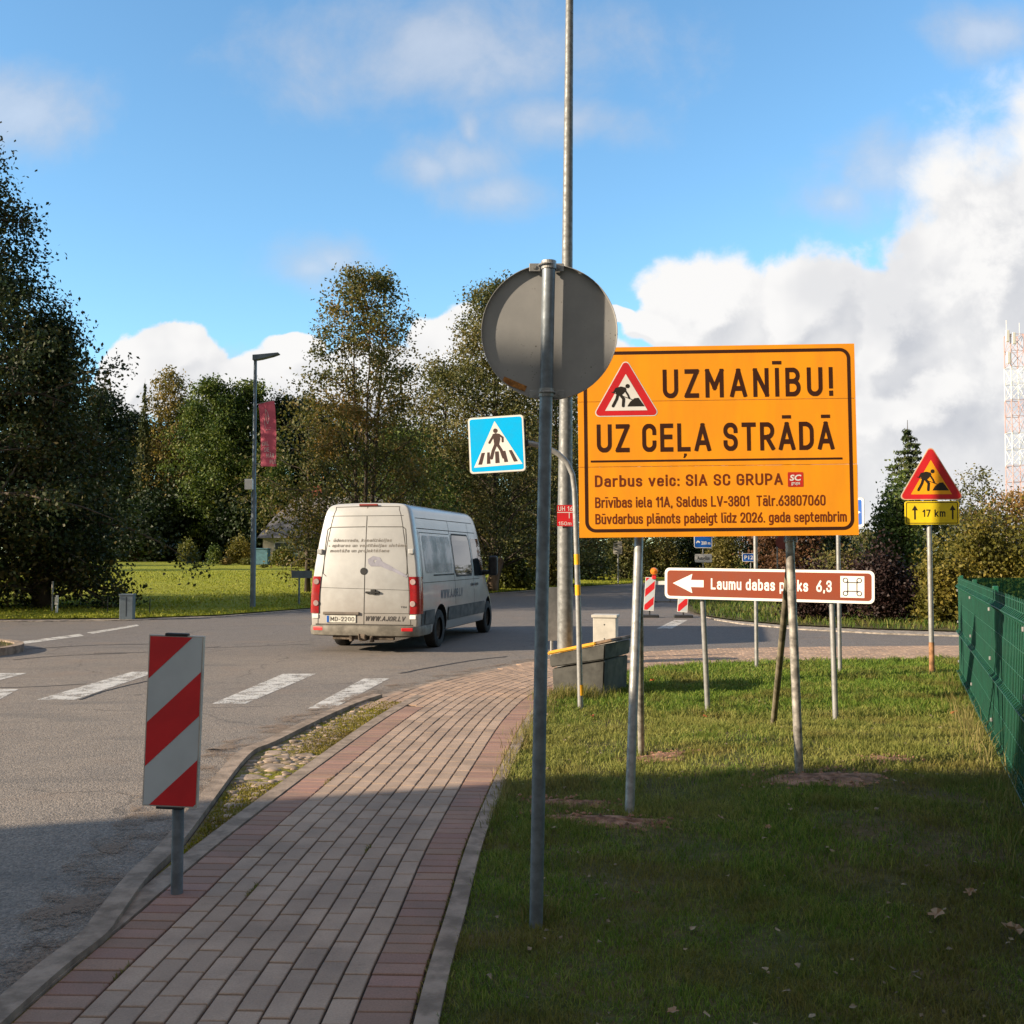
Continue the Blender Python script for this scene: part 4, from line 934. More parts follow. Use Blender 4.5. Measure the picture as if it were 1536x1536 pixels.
WOOD = [(214, 104, 566, 'spruce', .62, 'slim pointed spruce at the left end of the far wood'), (252, 106, 556, 'birch', .95, 'pale yellowish birch between the slim spruce and the round green crowns'),
        (316, 102, 570, 'round', .92, 'round green tree left of the street lamp in the far wood'), (372, 104, 574, 'round', .95, 'round green tree directly behind the street lamp'),
        (424, 106, 596, 'dark', .9, 'dark tree of the far wood just right of the pink banner'), (150, 108, 585, 'dark', 1.0, 'dark far tree peeping between the boughs of the huge linden'),
        (285, 112, 605, 'dark', 1.0, 'dark tree set back behind the pale birch of the far wood'), (345, 114, 598, 'dark', 1.05, 'dark tree set back between the two round green crowns'),
        (235, 110, 640, 'dark', 1.1, 'dark lower tree in front of the slim spruce'), (465, 112, 600, 'dark', 1.0, 'dark far tree above the roof of the cottage'),
        (520, 116, 610, 'round', 1.0, 'far green tree seen through the stems of the bronze-topped tree'), (190, 116, 620, 'dark', 1.1, 'dark far tree filling the gap beside the huge linden'),
        (585, 118, 640, 'dark', 1.1, 'dark far tree behind the bronze-topped tree, to its right'), (405, 100, 660, 'round', .9, 'lower green tree under the pink banner in the far wood'),
        (80, 112, 600, 'dark', 1.1, 'dark far tree almost hidden by the huge linden'), (640, 112, 640, 'dark', 1.1, 'dark far tree behind the olive trees beside the crossing sign'),
        (690, 108, 660, 'dark', 1.2, 'dark far tree behind the front end of the van'), (745, 104, 650, 'dark', 1.2, 'dark far tree behind the crooked pale trunk'), (795, 106, 640, 'dark', 1.2, 'dark far tree seen left of the tall lamp post'), (850, 108, 650, 'dark', 1.2, 'dark far tree behind the tall lamp post')]
used = set()
for i, (px, D, top, k, wk, lab) in enumerate(WOOD):
    src = kinds[k]; o = src if k not in used else copy_tree(src); used.add(k)
    x = xat(px, D); z = field_z(x, D); s = (zat(top, D) - z) / 20.0
    o.location = (x, D, z - .1); o.scale = (s * wk, s * wk, s); o.rotation_euler = (0, 0, i * 1.7); tag(o, lab, 'tree', FARW)
for x, y, hk, lab in ((-38, 56, .62, 'birch beyond the left edge whose shadow streaks the field nearest the road'), (-41, 66, .75, 'birch beyond the left edge whose shadow crosses the middle of the field'), (-44, 79, .8, 'birch beyond the left edge whose shadow crosses the far field')):
    o = copy_tree(kinds['birch']); o.location = (x, y, field_z(x, y) - .1); o.scale = (hk * .8, hk * .8, hk); tag(o, lab, 'tree', 'birches beyond the left edge')
def bush(root, rx, ry, h, m, n, leaf, seed, stems=9, clumps=26, flat=.0, droop=.1):
    rd = random.Random(seed); mb = MB(); cl = []
    for i in range(clumps):
        a = i * 2.4 + rd.uniform(-.3, .3); f = math.sqrt((i + .5) / clumps); e = rd.uniform(.25, 1.0) if f > .35 else rd.uniform(.6, 1)
        tip = Vector((math.cos(a) * rx * f * (1 - .35 * e * f), math.sin(a) * ry * f * (1 - .35 * e * f), h * (e * (1 - .45 * f * f) + .04)))
        b = Vector((tip.x * .15, tip.y * .15, -.03)); mid = b.lerp(tip, .5) + Vector((0, 0, h * .08))
        mb.tube([b, mid, tip], [.018 + .006 * h, .012 + .003 * h, .004], 5, cap=False); cl += [(tip, 1.0), (mid, .6), (mid.lerp(tip, .5), .8)]
        for _ in range(3):
            q = mid.lerp(tip, rd.random()) + Vector((rd.gauss(0, rx * .14), rd.gauss(0, ry * .14), rd.gauss(0, h * .09))); cl.append((q, .9))
    mb.build('stem', M_bark, root); r = np.random.default_rng(seed); W = np.array([w for _, w in cl]) * r.uniform(.4, 1.4, len(cl)); W /= W.sum()
    idx = r.choice(len(cl), n, p=W); sg = np.array([rx * .17, ry * .17, h * .12])
    C = np.array([tuple(p) for p, _ in cl])[idx] + r.normal(size=(n, 3)) * sg; C[:, 2] = np.maximum(C[:, 2], .04)
    leaves('foliage', C, leaf * r.uniform(.6, 1.3, n), m, root, seed=seed, droop=droop)
def bush_at(label, px, D, top, rpx, m, n, leaf, seed, group=None, name='bush', depth=1.0, z=None, **kw):
    x = xat(px, D); z = z if z is not None else (field_z(x, D) if (x < 8 and D > edge_y(x)) else 0.0); rx = rpx / F * D
    o = thing(name, label, 'bush', (x, D, z), group=group); bush(o, rx, rx * depth, zat(top, D) - z, m, n, leaf, seed, **kw); return o
UG = 'dark undergrowth bushes along the far wood'
ub = thing('undergrowth_bush', 'x', 'bush'); bush(ub, 5.2, 3.0, 7.5, L_deep, 9000, .42, 31, clumps=40)
for i, (px, D, hk, lab) in enumerate(((150, 100, .95, 'dark undergrowth at the left end of the far wood, beside the huge linden'), (205, 98, .8, 'grey-green undergrowth left of the pale garden shrub'), (250, 101, 1.0, 'dark undergrowth behind the pale garden shrub'),
                                      (300, 103, 1.15, 'tall dark undergrowth right of the pale garden shrub'), (350, 101, 1.0, 'dark undergrowth behind the street lamp post'), (395, 104, 1.1, 'dark undergrowth beside the left corner of the cottage'),
                                      (90, 102, 1.0, 'dark undergrowth hidden by the boughs of the huge linden'), (455, 108, 1.2, 'dark undergrowth behind the cottage roof'), (560, 106, 1.2, 'dark undergrowth behind the van'), (640, 100, 1.1, 'dark undergrowth far behind the bronze-topped tree'))):
    o = ub if i == 0 else copy_tree(ub); x = xat(px, D); o.location = (x, D, field_z(x, D) - .1); o.scale = (1, 1, hk); o.rotation_euler = (0, 0, i * 2.1); tag(o, lab, 'bush', UG)
bush_at('pale upright garden shrub standing alone on the field', 282, 78, 808, 17, L_bushg, 2600, .16, 41, clumps=18)
bush_at('blue-green garden shrub left of the golden one by the cottage', 322, 76, 818, 12, L_green, 2400, .15, 42)
bush_at('rounded golden-green bush beside the street lamp', 360, 77, 809, 20, L_gold, 4200, .16, 43)
bush_at('small low reddish bush in front of the golden-green one', 340, 72, 836, 9, L_birch, 1200, .12, 44)
bush_at('low pale bush at the left foot of the cottage', 372, 72, 838, 14, L_bushg, 1600, .13, 45)
bush_at('leafy bush against the wall of the cottage', 425, 70, 822, 20, L_bushg, 3000, .15, 46)
bush_at('tiny dark bush alone in the field before the garden', 295, 66, 844, 6, L_green, 700, .1, 47)
bush_at('tiny round bush below the teal bin by the cottage', 396, 66, 846, 7, L_bushg, 700, .1, 48)
bush_at('pale bush behind the blank sign by the verge', 465, 66, 828, 24, L_willow, 3200, .14, 49)
# bushes and trees along the road on the far right of the van
for px, D, top, rp, m, sd_, lab in ((770, 50, 838, 34, L_bushg, 51, 'yellow-green bush at the roadside right of the broken trunk'), (826, 55, 826, 36, L_willow, 52, 'bright bush behind the galvanised lamp post'), (700, 47, 852, 26, L_olive, 53, 'brown-green bush hidden behind the windscreen of the van'),
                                   (880, 66, 806, 40, L_deep, 54, 'dark bush below the left corner of the orange board'), (935, 70, 790, 36, L_olive, 55, 'olive bush behind the small sign backs under the orange board'), (990, 76, 800, 40, L_olive, 56, 'olive bush behind the barrier lamp'),
                                   (1085, 74, 775, 32, L_willow, 57, 'pale yellow willow bush behind the blue information sign'), (1040, 78, 770, 34, L_deep, 58, 'dark green bush left of the pale willow bush'), (1140, 80, 780, 34, L_deep, 59, 'dark bush behind the route number sign'),
                                   (650, 60, 800, 40, L_deep, 60, 'dark bush far behind the van roof')):
    bush_at(lab, px, D, top, rp, m, 5200, .2, sd_, z=(0.1 if px > 860 else None), clumps=34)
for px, D, top, Rm, m, sd_, lab in ((885, 76, 560, 5, L_olive, 61, 'tall olive tree hidden behind the left half of the orange board'), (965, 84, 600, 5, L_green, 62, 'green tree hidden behind the middle of the orange board'), (1060, 88, 620, 5, L_deep, 63, 'dark tree hidden behind the lower middle of the orange board'), (1190, 70, 705, 2.6, L_red, 64, 'reddish tree beside the wooden strut under the orange board')):
    tree_at('roadside_tree', lab, px, D, top, Rm, P_round, m, 11000, .26, sd_, clear=.05, limbs=40, rise=.4, spread=.5, trunk_r=.2)
# right-hand side
vz = .01
o = thing('spruce_tree', 'pointed green spruce behind the warning triangle', 'tree', (xat(1364, 46), 46, 0)); spruce(o, zat(630, 46), 2.7, L_spruce, 17000, 71, .24, .35)
bush_at('dense green juniper-like bush below the spruce', 1345, 40, 716, 40, L_green, 9000, .14, 72, z=0.0, clumps=40)
bush_at('dark leafy tree-like bush right of the orange board', 1255, 62, 790, 28, L_deep, 4000, .2, 73, z=0.0)
bush_at('sprawling low green hedge bush behind the brown sign', 1262, 29, 822, 62, L_olive, 8000, .1, 74, z=0.0, depth=.6, clumps=44)
bush_at('dark purple-leaved bush behind the right end of the brown sign', 1225, 25.5, 852, 55, L_purple, 8000, .09, 75, z=0.0, depth=.6, clumps=44)
bush_at('dark purple-leaved bush between the brown sign and the triangle post', 1322, 25, 824, 62, L_purple, 9000, .09, 76, z=0.0, depth=.6, clumps=44)
HG = 'golden shrubs along the right roadside'
for px, D, top, rp, sd_, n, lab in ((1420, 24, 838, 46, 81, 9000, 'lower golden shrub at the triangle post'), (1472, 26, 770, 66, 82, 14000, 'tallest golden-leaved shrub behind the green fence corner'), (1560, 25.5, 782, 70, 83, 12000, 'golden shrub cut by the right edge above the green fence'), (1412, 29, 815, 48, 84, 8000, 'golden-green shrub set back behind the triangle post'), (1660, 26, 740, 80, 85, 8000, 'golden shrub beyond the right edge along the fence')):
    bush_at(lab, px, D, top, rp, L_gold, n, .10, sd_, HG, z=0.0, depth=.7, clumps=46)
tree_at('bare_birch', 'thin half-bare birch against the cloud left of the mast', 1468, 44, 700, 1.7, P_young, L_olive, 2100, .13, 86, clear=.2, limbs=40, rise=.9, spread=.22, trunk_r=.05, stems=2)
tree_at('bare_birch', 'small thin half-bare tree beside the spruce', 1436, 46, 728, 1.2, P_young, L_olive, 1000, .13, 88, clear=.2, limbs=30, rise=.9, spread=.2, trunk_r=.04)
tree_at('autumn_tree', 'orange autumn tree at the foot of the mast', 1525, 58, 742, 3.0, P_round, L_orange, 9000, .18, 87, clear=.1, limbs=40, rise=.5, spread=.35)
tree_at('far_tree', 'far dark tree in the gap right of the orange board', 1238, 105, 798, 3.5, P_round, L_deep, 4000, .35, 89, clear=.1, limbs=30, spread=.5)
tree_at('far_tree', 'far olive tree behind the hedge in the gap right of the orange board', 1300, 120, 800, 5, P_round, L_olive, 5000, .4, 90, clear=.1, limbs=30, spread=.6)
tree_at('far_tree', 'far tree beyond the orange autumn tree at the right edge', 1450, 95, 770, 6, P_round, L_olive, 5000, .4, 91, clear=.1, limbs=30, spread=.7)
tree_at('far_tree', 'pale far tree on the horizon left of the hedge', 1222, 160, 822, 5, P_round, L_birch, 3000, .5, 92, clear=.1, limbs=30, spread=.7)

# ------------------------------------------------------------------ signs: drawn figures
def figure(mb, prim, fn, y):
    """prim: list of ('disc',x,z,r) ('poly',pts) ('line',pts,w); fn maps drawing units to metres"""
    for i, p in enumerate(prim):
        yy = y - i * 0.00008
        if p[0] == 'disc': c = fn(p[1], p[2]); r = abs(fn(p[1] + p[3], p[2])[0] - c[0]); mb.flat(disc(c[0], c[1], r), yy)
        elif p[0] == 'poly': mb.flat([fn(*q) for q in p[1]], yy)
        else:
            q = [fn(*k) for k in p[1]]; w = abs(fn(p[1][0][0] + p[2], p[1][0][1])[0] - q[0][0]); mb.strip(q, w, yy)
            for k in q: mb.flat(disc(k[0], k[1], w / 2, 12), yy - .00004)
WORKER = [('disc', 296, 281, 11), ('poly', [(236, 290), (262, 282), (286, 288), (290, 300), (276, 318), (258, 332), (240, 327), (232, 306)]),
          ('line', [(280, 298), (297, 326), (304, 344)], 9), ('line', [(238, 292), (226, 312)], 8), ('line', [(246, 324), (240, 347), (221, 383)], 14), ('line', [(258, 324), (275, 347), (272, 383)], 14),
          ('line', [(215, 311), (318, 351)], 4), ('poly', [(293, 386), (308, 362), (330, 344), (350, 342), (366, 366), (380, 386)])]
WALKER = [('disc', 262, 1148, 14), ('poly', [(242, 1170), (262, 1163), (286, 1167), (289, 1200), (278, 1238), (250, 1238), (247, 1200)]), ('line', [(250, 1175), (220, 1222)], 13), ('line', [(284, 1174), (304, 1190), (303, 1215)], 12),
          ('line', [(260, 1230), (240, 1272), (227, 1316)], 19), ('line', [(268, 1230), (290, 1268), (302, 1312)], 18),
          ('poly', [(168, 1284), (188, 1282), (165, 1355), (142, 1356)]), ('poly', [(203, 1281), (217, 1280), (218, 1350), (196, 1352)]), ('poly', [(252, 1276), (274, 1275), (275, 1346), (250, 1348)]),
          ('poly', [(300, 1273), (315, 1272), (328, 1340), (305, 1342)]), ('poly', [(337, 1270), (355, 1268), (388, 1337), (365, 1340)])]
def cw(pts): return pts
def warn_triangle(parent, W, y, face, cz=0.0, cx=0.0, border=None, sym=True):
    """red-edged road works triangle on a plane facing -y: children of parent"""
    Hh = W * .87
    tri = lambda s, r: rpoly([(cx - W / 2 * s, cz - Hh / 3 * s), (cx + W / 2 * s, cz - Hh / 3 * s), (cx, cz + Hh * 2 / 3 * s)], r)
    if border: MB().flat(tri(1.0, W * .06), y).build('edge', border, parent)
    MB().flat(tri(.955, W * .05), y - .001).build('red_border', M_red, parent)
    MB().flat([(cx - W * .31, cz - Hh * .235), (cx + W * .31, cz - Hh * .235), (cx, cz + Hh * .385)], y - .002).build('field', face, parent)
    mb = MB(); k = W / 345.0
    figure(mb, WORKER, lambda a, b: (cx + (a - 288) * k, cz - Hh / 3 + (437 - b) * k * .985), y - .003)
    mb.build('worker_symbol', M_black, parent)
def tilt(o, zc, roll=0.0, x=0.0, y=0.0): o.location = (x, y, zc); o.rotation_euler = (0, roll, 0); return o
def slab(name, outline, t, m, parent, back=None):
    mb = MB(); mb.prism(outline, -t / 2, t / 2); o = mb.build(name, m, parent); return o
def clamp(mb, x, z, r, yf):
    mb.box((x, (yf) / 2 + .001, z), (r * 2 + .07, .012, .035))

# 1 --- the big orange board on its four posts
D0 = 6.84; bx0, bx1 = xat(868, D0 + .03), xat(1286, D0 - .03); BW = math.hypot(bx1 - bx0, .06); BH = 1.352 * 6.84 / 7.2
zb = zat(805, D0); yaw = -math.atan2(.06, bx1 - bx0); SB = 6.84 / 7.2
board = thing('road_works_board', 'large orange road works board with dark lettering, standing on posts in the lawn', 'sign board', ((bx0 + bx1) / 2, D0, 0), yaw)
pn = MB(); e = .0015
for k, (za, zc) in enumerate(((0, .475), (.475, .915), (.915, BH))): pn.prism([(-BW / 2, za - BH / 2 + e), (BW / 2, za - BH / 2 + e), (BW / 2, zc - BH / 2 - e), (-BW / 2, zc - BH / 2 - e)], -.014, .014)
pn = pn.build('panel', M_orange, board); tilt(pn, zb + BH / 2, R(-.55))
X = lambda px: (px - 868) / 418.0 * BW - BW / 2
Z = lambda py, px=1077: (805 - (px - 868) * .012 - py) / 288.0 * BH - BH / 2 + .012
fb = -.0152
mb = MB(); o_ = rrect(-BW / 2 + .038, -BH / 2 + .036, BW / 2 - .03, BH / 2 - .03, .07, 8); i_ = rrect(-BW / 2 + .060, -BH / 2 + .058, BW / 2 - .052, BH / 2 - .052, .05, 8)
mb.ring(o_, i_, fb); mb.build('border_line', M_brownprint, pn)
for s_, a_, b_, r_, c_, sw_, gp_ in (('UZMANĪBU!', 997, 1252, 597, 43.5, .150, .30), ('UZ CEĻA STRĀDĀ', 896, 1252, 679, 42.5, .150, .20)):
    mb = MB(); roadtext(mb, s_, X(a_), X(b_), Z(r_, a_), c_ / 288 * BH, fb, sw_, gp_); mb.build('lettering', M_brownprint, pn)
MB().flat([(X(886), Z(694, 886)), (X(1264), Z(694, 886)), (X(1264), Z(691, 886)), (X(886), Z(691, 886))], fb).build('underline', M_brownprint, pn)
for s_, a_, b_, r_, c_, sw_, gp_ in (('Darbus veic: SIA SC GRUPA', 892, 1174, 731, 17.5, .16, .17), ('Brīvības iela 11A, Saldus LV-3801  Tālr.63807060', 892, 1237, 762.5, 16, .14, .13), ('Būvdarbus plānots pabeigt līdz 2026. gada septembrim', 892, 1268, 787, 15.5, .14, .13)):
    mb = MB(); roadtext(mb, s_, X(a_), X(b_), Z(r_, a_), c_ / 288 * BH, fb, sw_, gp_); mb.build('lettering', M_maroonprint, pn)
lx0, lx1, lz0, lz1 = X(1182), X(1205), Z(732), Z(710)
logo = MB().flat(rrect(lx0, lz0, lx1, lz1, .006), fb).build('firm_logo', mat('logo_red', (0.55, 0.03, 0.02), 0.4), pn)
mb = MB(); lettering(mb, 'SC', lx0 + .012, lx1 - .012, lz0 + .041, .040, fb - .001, .03, .15); mb.build('logo_lettering', M_white, logo); mb = MB(); lettering(mb, 'grupa', lx0 + .022, lx1 - .022, lz0 + .016, .022, fb - .001, .01); mb.build('logo_lettering', M_white, logo)
warn_triangle(pn, .482 * SB, fb, M_white, cz=Z(594.5, 941), cx=X(941), border=M_white)
# posts: front pair carries the board, the back pair props it
def world_to(o, p):
    c, s = math.cos(-o.rotation_euler.z), math.sin(-o.rotation_euler.z); d = Vector(p) - o.location; return Vector((d.x * c - d.y * s, d.x * s + d.y * c, d.z))
def leg(name, foot, top, r, m, parent):
    f = world_to(parent, (foot.x, foot.y, foot.z - .12)); t = world_to(parent, top); mb = MB(); mb.tube([f, f.lerp(t, .5), t], r, 14); return mb.build(name, m, parent, auto=40)
z1 = zb + .9
pt = lambda px, D, z: (xat(px, D), D, z)
leg('post', gpl(943, 1220), pt(966, D0 + .38, z1), .030, M_galv, board); leg('post', gpl(1200, 1160), pt(1178, D0 + .10, z1), .030, M_galv_old, board)
leg('prop', gpl(962, 1128), pt(958, D0 + .12, zb + .35), .026, M_galv_old, board); leg('prop', gpl(1158, 1085), pt(1189, D0 + .10, zb + .02), .027, mat('bare_wood', (0.20, 0.17, 0.115), .85, var=.25, scale=9, stretch=(1, 1, .2)), board)
mb = MB()
for k in range(3): mb.tube([(world_to(board, pt(1187, D0 + .06, zb - .03 + .012 * k)) + Vector((.042 * math.cos(a), .06 * math.sin(a) + .02, .006 * math.sin(a * 2)))) for a in np.linspace(0, 6.28, 14)], .003, 5)
mb.build('wire_tie', M_galv_old, board)
for dz in (zb + .2, zb + BH - .2): MB().box((0, .0225, dz), (BW * .96, .016, .04)).build('rail', M_galv_old, board)

# 2 --- round sign seen from behind, on its tall post
g0 = gp(803, 1388); DP = g0.y
rs = thing('round_sign', 'round road sign seen from behind, on the tall grey post nearest the viewer', 'road sign', (g0.x, g0.y, 0))
tx = xat(824, DP) - g0.x; tz = zat(392, DP)
MB().tube([(0, 0, -.15), (tx * .5, 0, tz * .5), (tx, 0, tz)], .029, 18).build('post', M_pole, rs, auto=40)
cz_ = zat(495, DP); cxs = xat(825, DP) - g0.x; RR = .303
mb = MB(); Mx = Matrix.Rotation(R(90), 3, 'X')     # lathe axis z -> -y
prof = [(0, 0), (RR - .004, 0), (RR, .003), (RR, .022), (RR - .003, .022), (RR - .004, .004), (.001, .004)]
# back of the disc faces the viewer: rim lip stands toward the viewer
mb.lathe([(0.001, -.004), (RR - .0005, -.004), (RR, .0), (RR, .020), (RR - .0025, .020), (RR - .0035, .0), (.001, .0)], 72, Mx, (0, 0, 0))
def spotty():
    m = bpy.data.materials.new('sign_back'); m.use_nodes = True; t = NT(m.node_tree); b = t.n['Principled BSDF']; tc = t.node('ShaderNodeTexCoord'); p = tc.outputs['Object']
    n = t.noise(p, 5.0, 4.0, .6); vo = t.node('ShaderNodeTexVoronoi', {'Vector': p, 'Scale': 26.0}); vo2 = t.node('ShaderNodeTexVoronoi', {'Vector': p, 'Scale': 60.0})
    sp = t.m('ADD', t.m('MULTIPLY', t.ss(vo.outputs['Distance'], .06, .13, 1, 0), t.ss(n.outputs[0], .5, .62)), t.m('MULTIPLY', t.ss(vo2.outputs['Distance'], .1, .2, .6, 0), t.ss(n.outputs[0], .52, .6)), clamp=True)
    c = t.mix(t.ss(n.outputs[0], .3, .7), (.255, .254, .252), (.31, .306, .30)); t.l.new(t.mix(sp, c, (.10, .09, .08)), b.inputs['Base Color']); b.inputs['Roughness'].default_value = .6; b.inputs['Metallic'].default_value = .1; return m
dk = mb.build('disc', spotty(), rs, auto=35); dk.location = (cxs, .052, cz_)
for dz in (.288, -.278):
    mb = MB(); mb.tube([(cxs - .012 + .035 * math.cos(a), -.002 + .035 * math.sin(a), cz_ + dz) for a in np.linspace(0, 2 * math.pi, 21)], .004, 6, fac=1.0)
    mb.lathe([(.0335, -.018), (.0335, .018), (.0305, .018), (.0305, -.018), (.0335, -.018)], 20, None, (tx * (.99 if dz > 0 else .8), 0, cz_ + dz))
    for sx in (-1, 1): mb.bbox((cxs - .012 + sx * .052, .034, cz_ + dz), (.05, .008, .036), .002); mb.lathe([(.001, -.014), (.009, -.014), (.009, 0), (.001, 0)], 6, Mx, (cxs - .012 + sx * .055, .026, cz_ + dz))
    mb.build('bracket', M_galv, rs)
st = MB(); st.flat([(-.055, .012), (.045, -.030), (.056, -.006), (-.045, .038)], -.002); st = st.build('sticker', mat('orange_sticker', (.42, .17, .03), .6, var=.3, scale=40), dk); st.location = (-.155, -.001, -.235)

# 3 --- pedestrian crossing sign on the bent pole
g1 = gp(871, 1064); D1 = g1.y
pc_ = thing('crossing_sign', 'bright blue pedestrian crossing sign held out by a bent grey pole with yellow bands', 'road sign', (g1.x, D1, 0))
q = lambda px, py: (xat(px, D1) - g1.x, 0, zat(py, D1))
path = [(0, 0, -.1), q(867, 900), q(863, 760)] + [q(*k) for k in ((862, 735), (859, 712), (851, 694), (838, 681), (820, 671), (800, 666), (786, 664))]
MB().tube(path, .0285, 14).build('bent_pole', M_galv, pc_, auto=40)
for a, b in ((831, 847), (877, 893), (1027, 1043)):
    mb = MB(); f = lambda py: (np.interp(py, [760, 900, 1064], [863, 867, 871]))
    mb.tube([q(f(a), a), q(f(b), b)], .0295, 14, cap=False)
    mb.build('yellow_band', mat('band_yellow', (.85, .42, .012), .45), pc_)
px0 = xat(745, D1) - g1.x
pl = slab('panel', rrect(-.296, -.296, .296, .296, .035), .02, M_signback, pc_); tilt(pl, zat(667, D1), R(-2.6), px0, -.02); pl.rotation_euler.z = R(-9)
MB().flat(rrect(-.292, -.292, .292, .292, .034), -.011).build('white_edge', M_white, pl)
MB().flat(rrect(-.277, -.277, .277, .277, .026), -.012).build('blue_field', M_cyan, pl)
k = .60 / 352.0; fn = lambda a, b: ((a - 264 + (b - 1230) * .02) * k, (1232 - b - (a - 264) * .045) * k)
MB().flat([fn(115, 1374), fn(417, 1354), fn(261, 1088)], -.013).build('white_triangle', M_white, pl)
mb = MB(); figure(mb, WALKER, fn, -.0145); mb.build('walker_symbol', mat('walker_brown', (.075, .045, .04), .5), pl)
mb = MB(); mb.box((px0 + .29, .01, zat(667, D1) + .02), (.03, .03, .5)); mb.bbox((px0 + .30, .0, zat(665, D1)), (.06, .07, .07), .008); mb.build('bracket', M_dark, pc_)

# 4 --- galvanised lamp post
g2 = gp(848, 1036); D2 = g2.y
lp = thing('lamp_post', 'tall galvanised lamp post rising out of the top of the picture from a concrete footing', 'lamp post', (g2.x, D2, 0))
lean = xat(857.5, D2) - g2.x
mb = MB(); pts = [(0, 0, .06), (0, 0, 2.0)] + [(lean * (z - 2) / 7.2, 0, z) for z in (4, 6.5, 9.6)]; mb.tube(pts, [.096, .089, .072, .056, .040], 20)
mb.build('pole', M_lamp_steel, lp, auto=40)
MB().bbox((.05, .02, .0), (.38, .42, .15), .02).build('footing', M_kerb, lp)
mb = MB(); mb.lathe([(.10, .075), (.145, .078), (.145, .098), (.10, .105)], 18); mb.build('base_flange', M_dark, lp)
mb = MB(); mb.tube([(lean * 1.055, 0, 9.55), (lean * 1.055, -.3, 9.8), (lean * 1.055, -1.0, 9.9)], .03, 10); mb.bbox((lean * 1.055, -1.35, 9.92), (.26, .75, .10), .03); mb.build('lamp_head', M_lamp_grey, lp)
hs_ = thing('hydrant_plate', 'small red hydrant plate with white letters, fixed to the galvanised lamp post', 'plate', (g2.x, D2 - .105, 0))
zc = zat(774, D2); pl = slab('plate', rrect(-.098, -.125, .098, .125, .008), .004, M_red, hs_); pl.location = (0, 0, zc)
mb = MB(); roadtext(mb, 'UH 16', -.085, .085, .055, .055, -.003, .12); mb.build('lettering', M_white, pl); mb = MB(); roadtext(mb, '150m', -.08, .07, -.113, .042, -.003, .12)
mb.build('lettering', M_white, pl); mb = MB(); mb.box((0, -.003, .038), (.19, .0008, .008)); mb.box((.045, -.003, .001), (.008, .0008, .066)); mb.build('mark', M_white, pl)

# 5 --- grit bin, cabinet, road sign edge behind the lamp post
g3 = gp(897, 1044); D3 = g3.y + .12
gb = thing('grit_bin', 'dark grey plastic grit bin with a yellow slanting lid, beside the galvanised lamp post', 'grit bin', (xat(889, D3), D3 + .15, 0), R(-116))
M_bin = mat('bin_grey', (.05, .05, .045), .6, var=.25, scale=5, bump=.08, bscale=30)
def endprism(pr, x0, x1, r=.012):
    n = len(pr); bm = bmesh.new(); A = [bm.verts.new((x0, p[0], p[1])) for p in pr]; B_ = [bm.verts.new((x1, p[0], p[1])) for p in pr]
    bm.faces.new(A[::-1]); bm.faces.new(B_)
    for i in range(n): j = (i + 1) % n; bm.faces.new((A[i], A[j], B_[j], B_[i]))
    bmesh.ops.recalc_face_normals(bm, faces=bm.faces); bmesh.ops.bevel(bm, geom=list(bm.edges), offset=r, segments=2, affect='EDGES'); bm.verts.index_update()
    mb = MB(); mb.add([v.co.copy() for v in bm.verts], [[v.index for v in f.verts] for f in bm.faces]); bm.free(); return mb
endprism([(-.33, -.05), (.27, -.05), (.29, .42), (-.35, .30)], -.42, .36).build('tub', M_bin, gb, auto=40)
endprism([(-.36, .312), (.30, .432), (.31, .60), (-.375, .45)], -.45, .39).build('collar', M_bin, gb, auto=40)
endprism([(-.40, .452), (.20, .585), (.19, .625), (-.39, .495)], -.46, .40).build('lid', mat('bin_lid_yellow', (.72, .36, .02), .55, var=.12, scale=5), gb, auto=40)
endprism([(.205, .585), (.40, .635), (.385, .665), (.195, .628)], -.46, .40).build('lid_hinge', mat('bin_lid_rim', (.20, .13, .08), .7, var=.3, scale=9), gb, auto=40)
g4 = gp(907, 990); D4 = 15.4
cb = thing('utility_cabinet', 'pale grey utility cabinet standing behind the grit bin', 'cabinet', (xat(908, D4), D4, 0), R(-14))
MB().bbox((0, 0, .33), (.34, .26, .68), .006).build('body', mat('cabinet_pale', (.50, .48, .43), .55, var=.08), cb); MB().bbox((0, 0, .695), (.385, .30, .045), .008).build('lid', mat('cabinet_pale', (.5, .48, .43)), cb)
for dz in (.36, .57): MB().lathe([(.001, 0), (.011, 0), (.011, .006), (.001, .006)], 10, Matrix.Rotation(R(90), 3, 'X'), (0, -.126, dz)).build('lock', M_dark, cb)
D5 = 15.8
mk = thing('marker_board', 'grey marker board seen from behind, half hidden by the lamp post', 'marker board', (xat(829, D5), D5, 0), R(25))
slab('panel', [(-.135, zat(961, D5)), (.135, zat(961, D5)), (.135, zat(881, D5)), (-.135, zat(881, D5))], .03, M_signback, mk); MB().tube([(0, .04, -.1), (0, .04, zat(885, D5))], .025, 10).build('post', M_galv, mk)

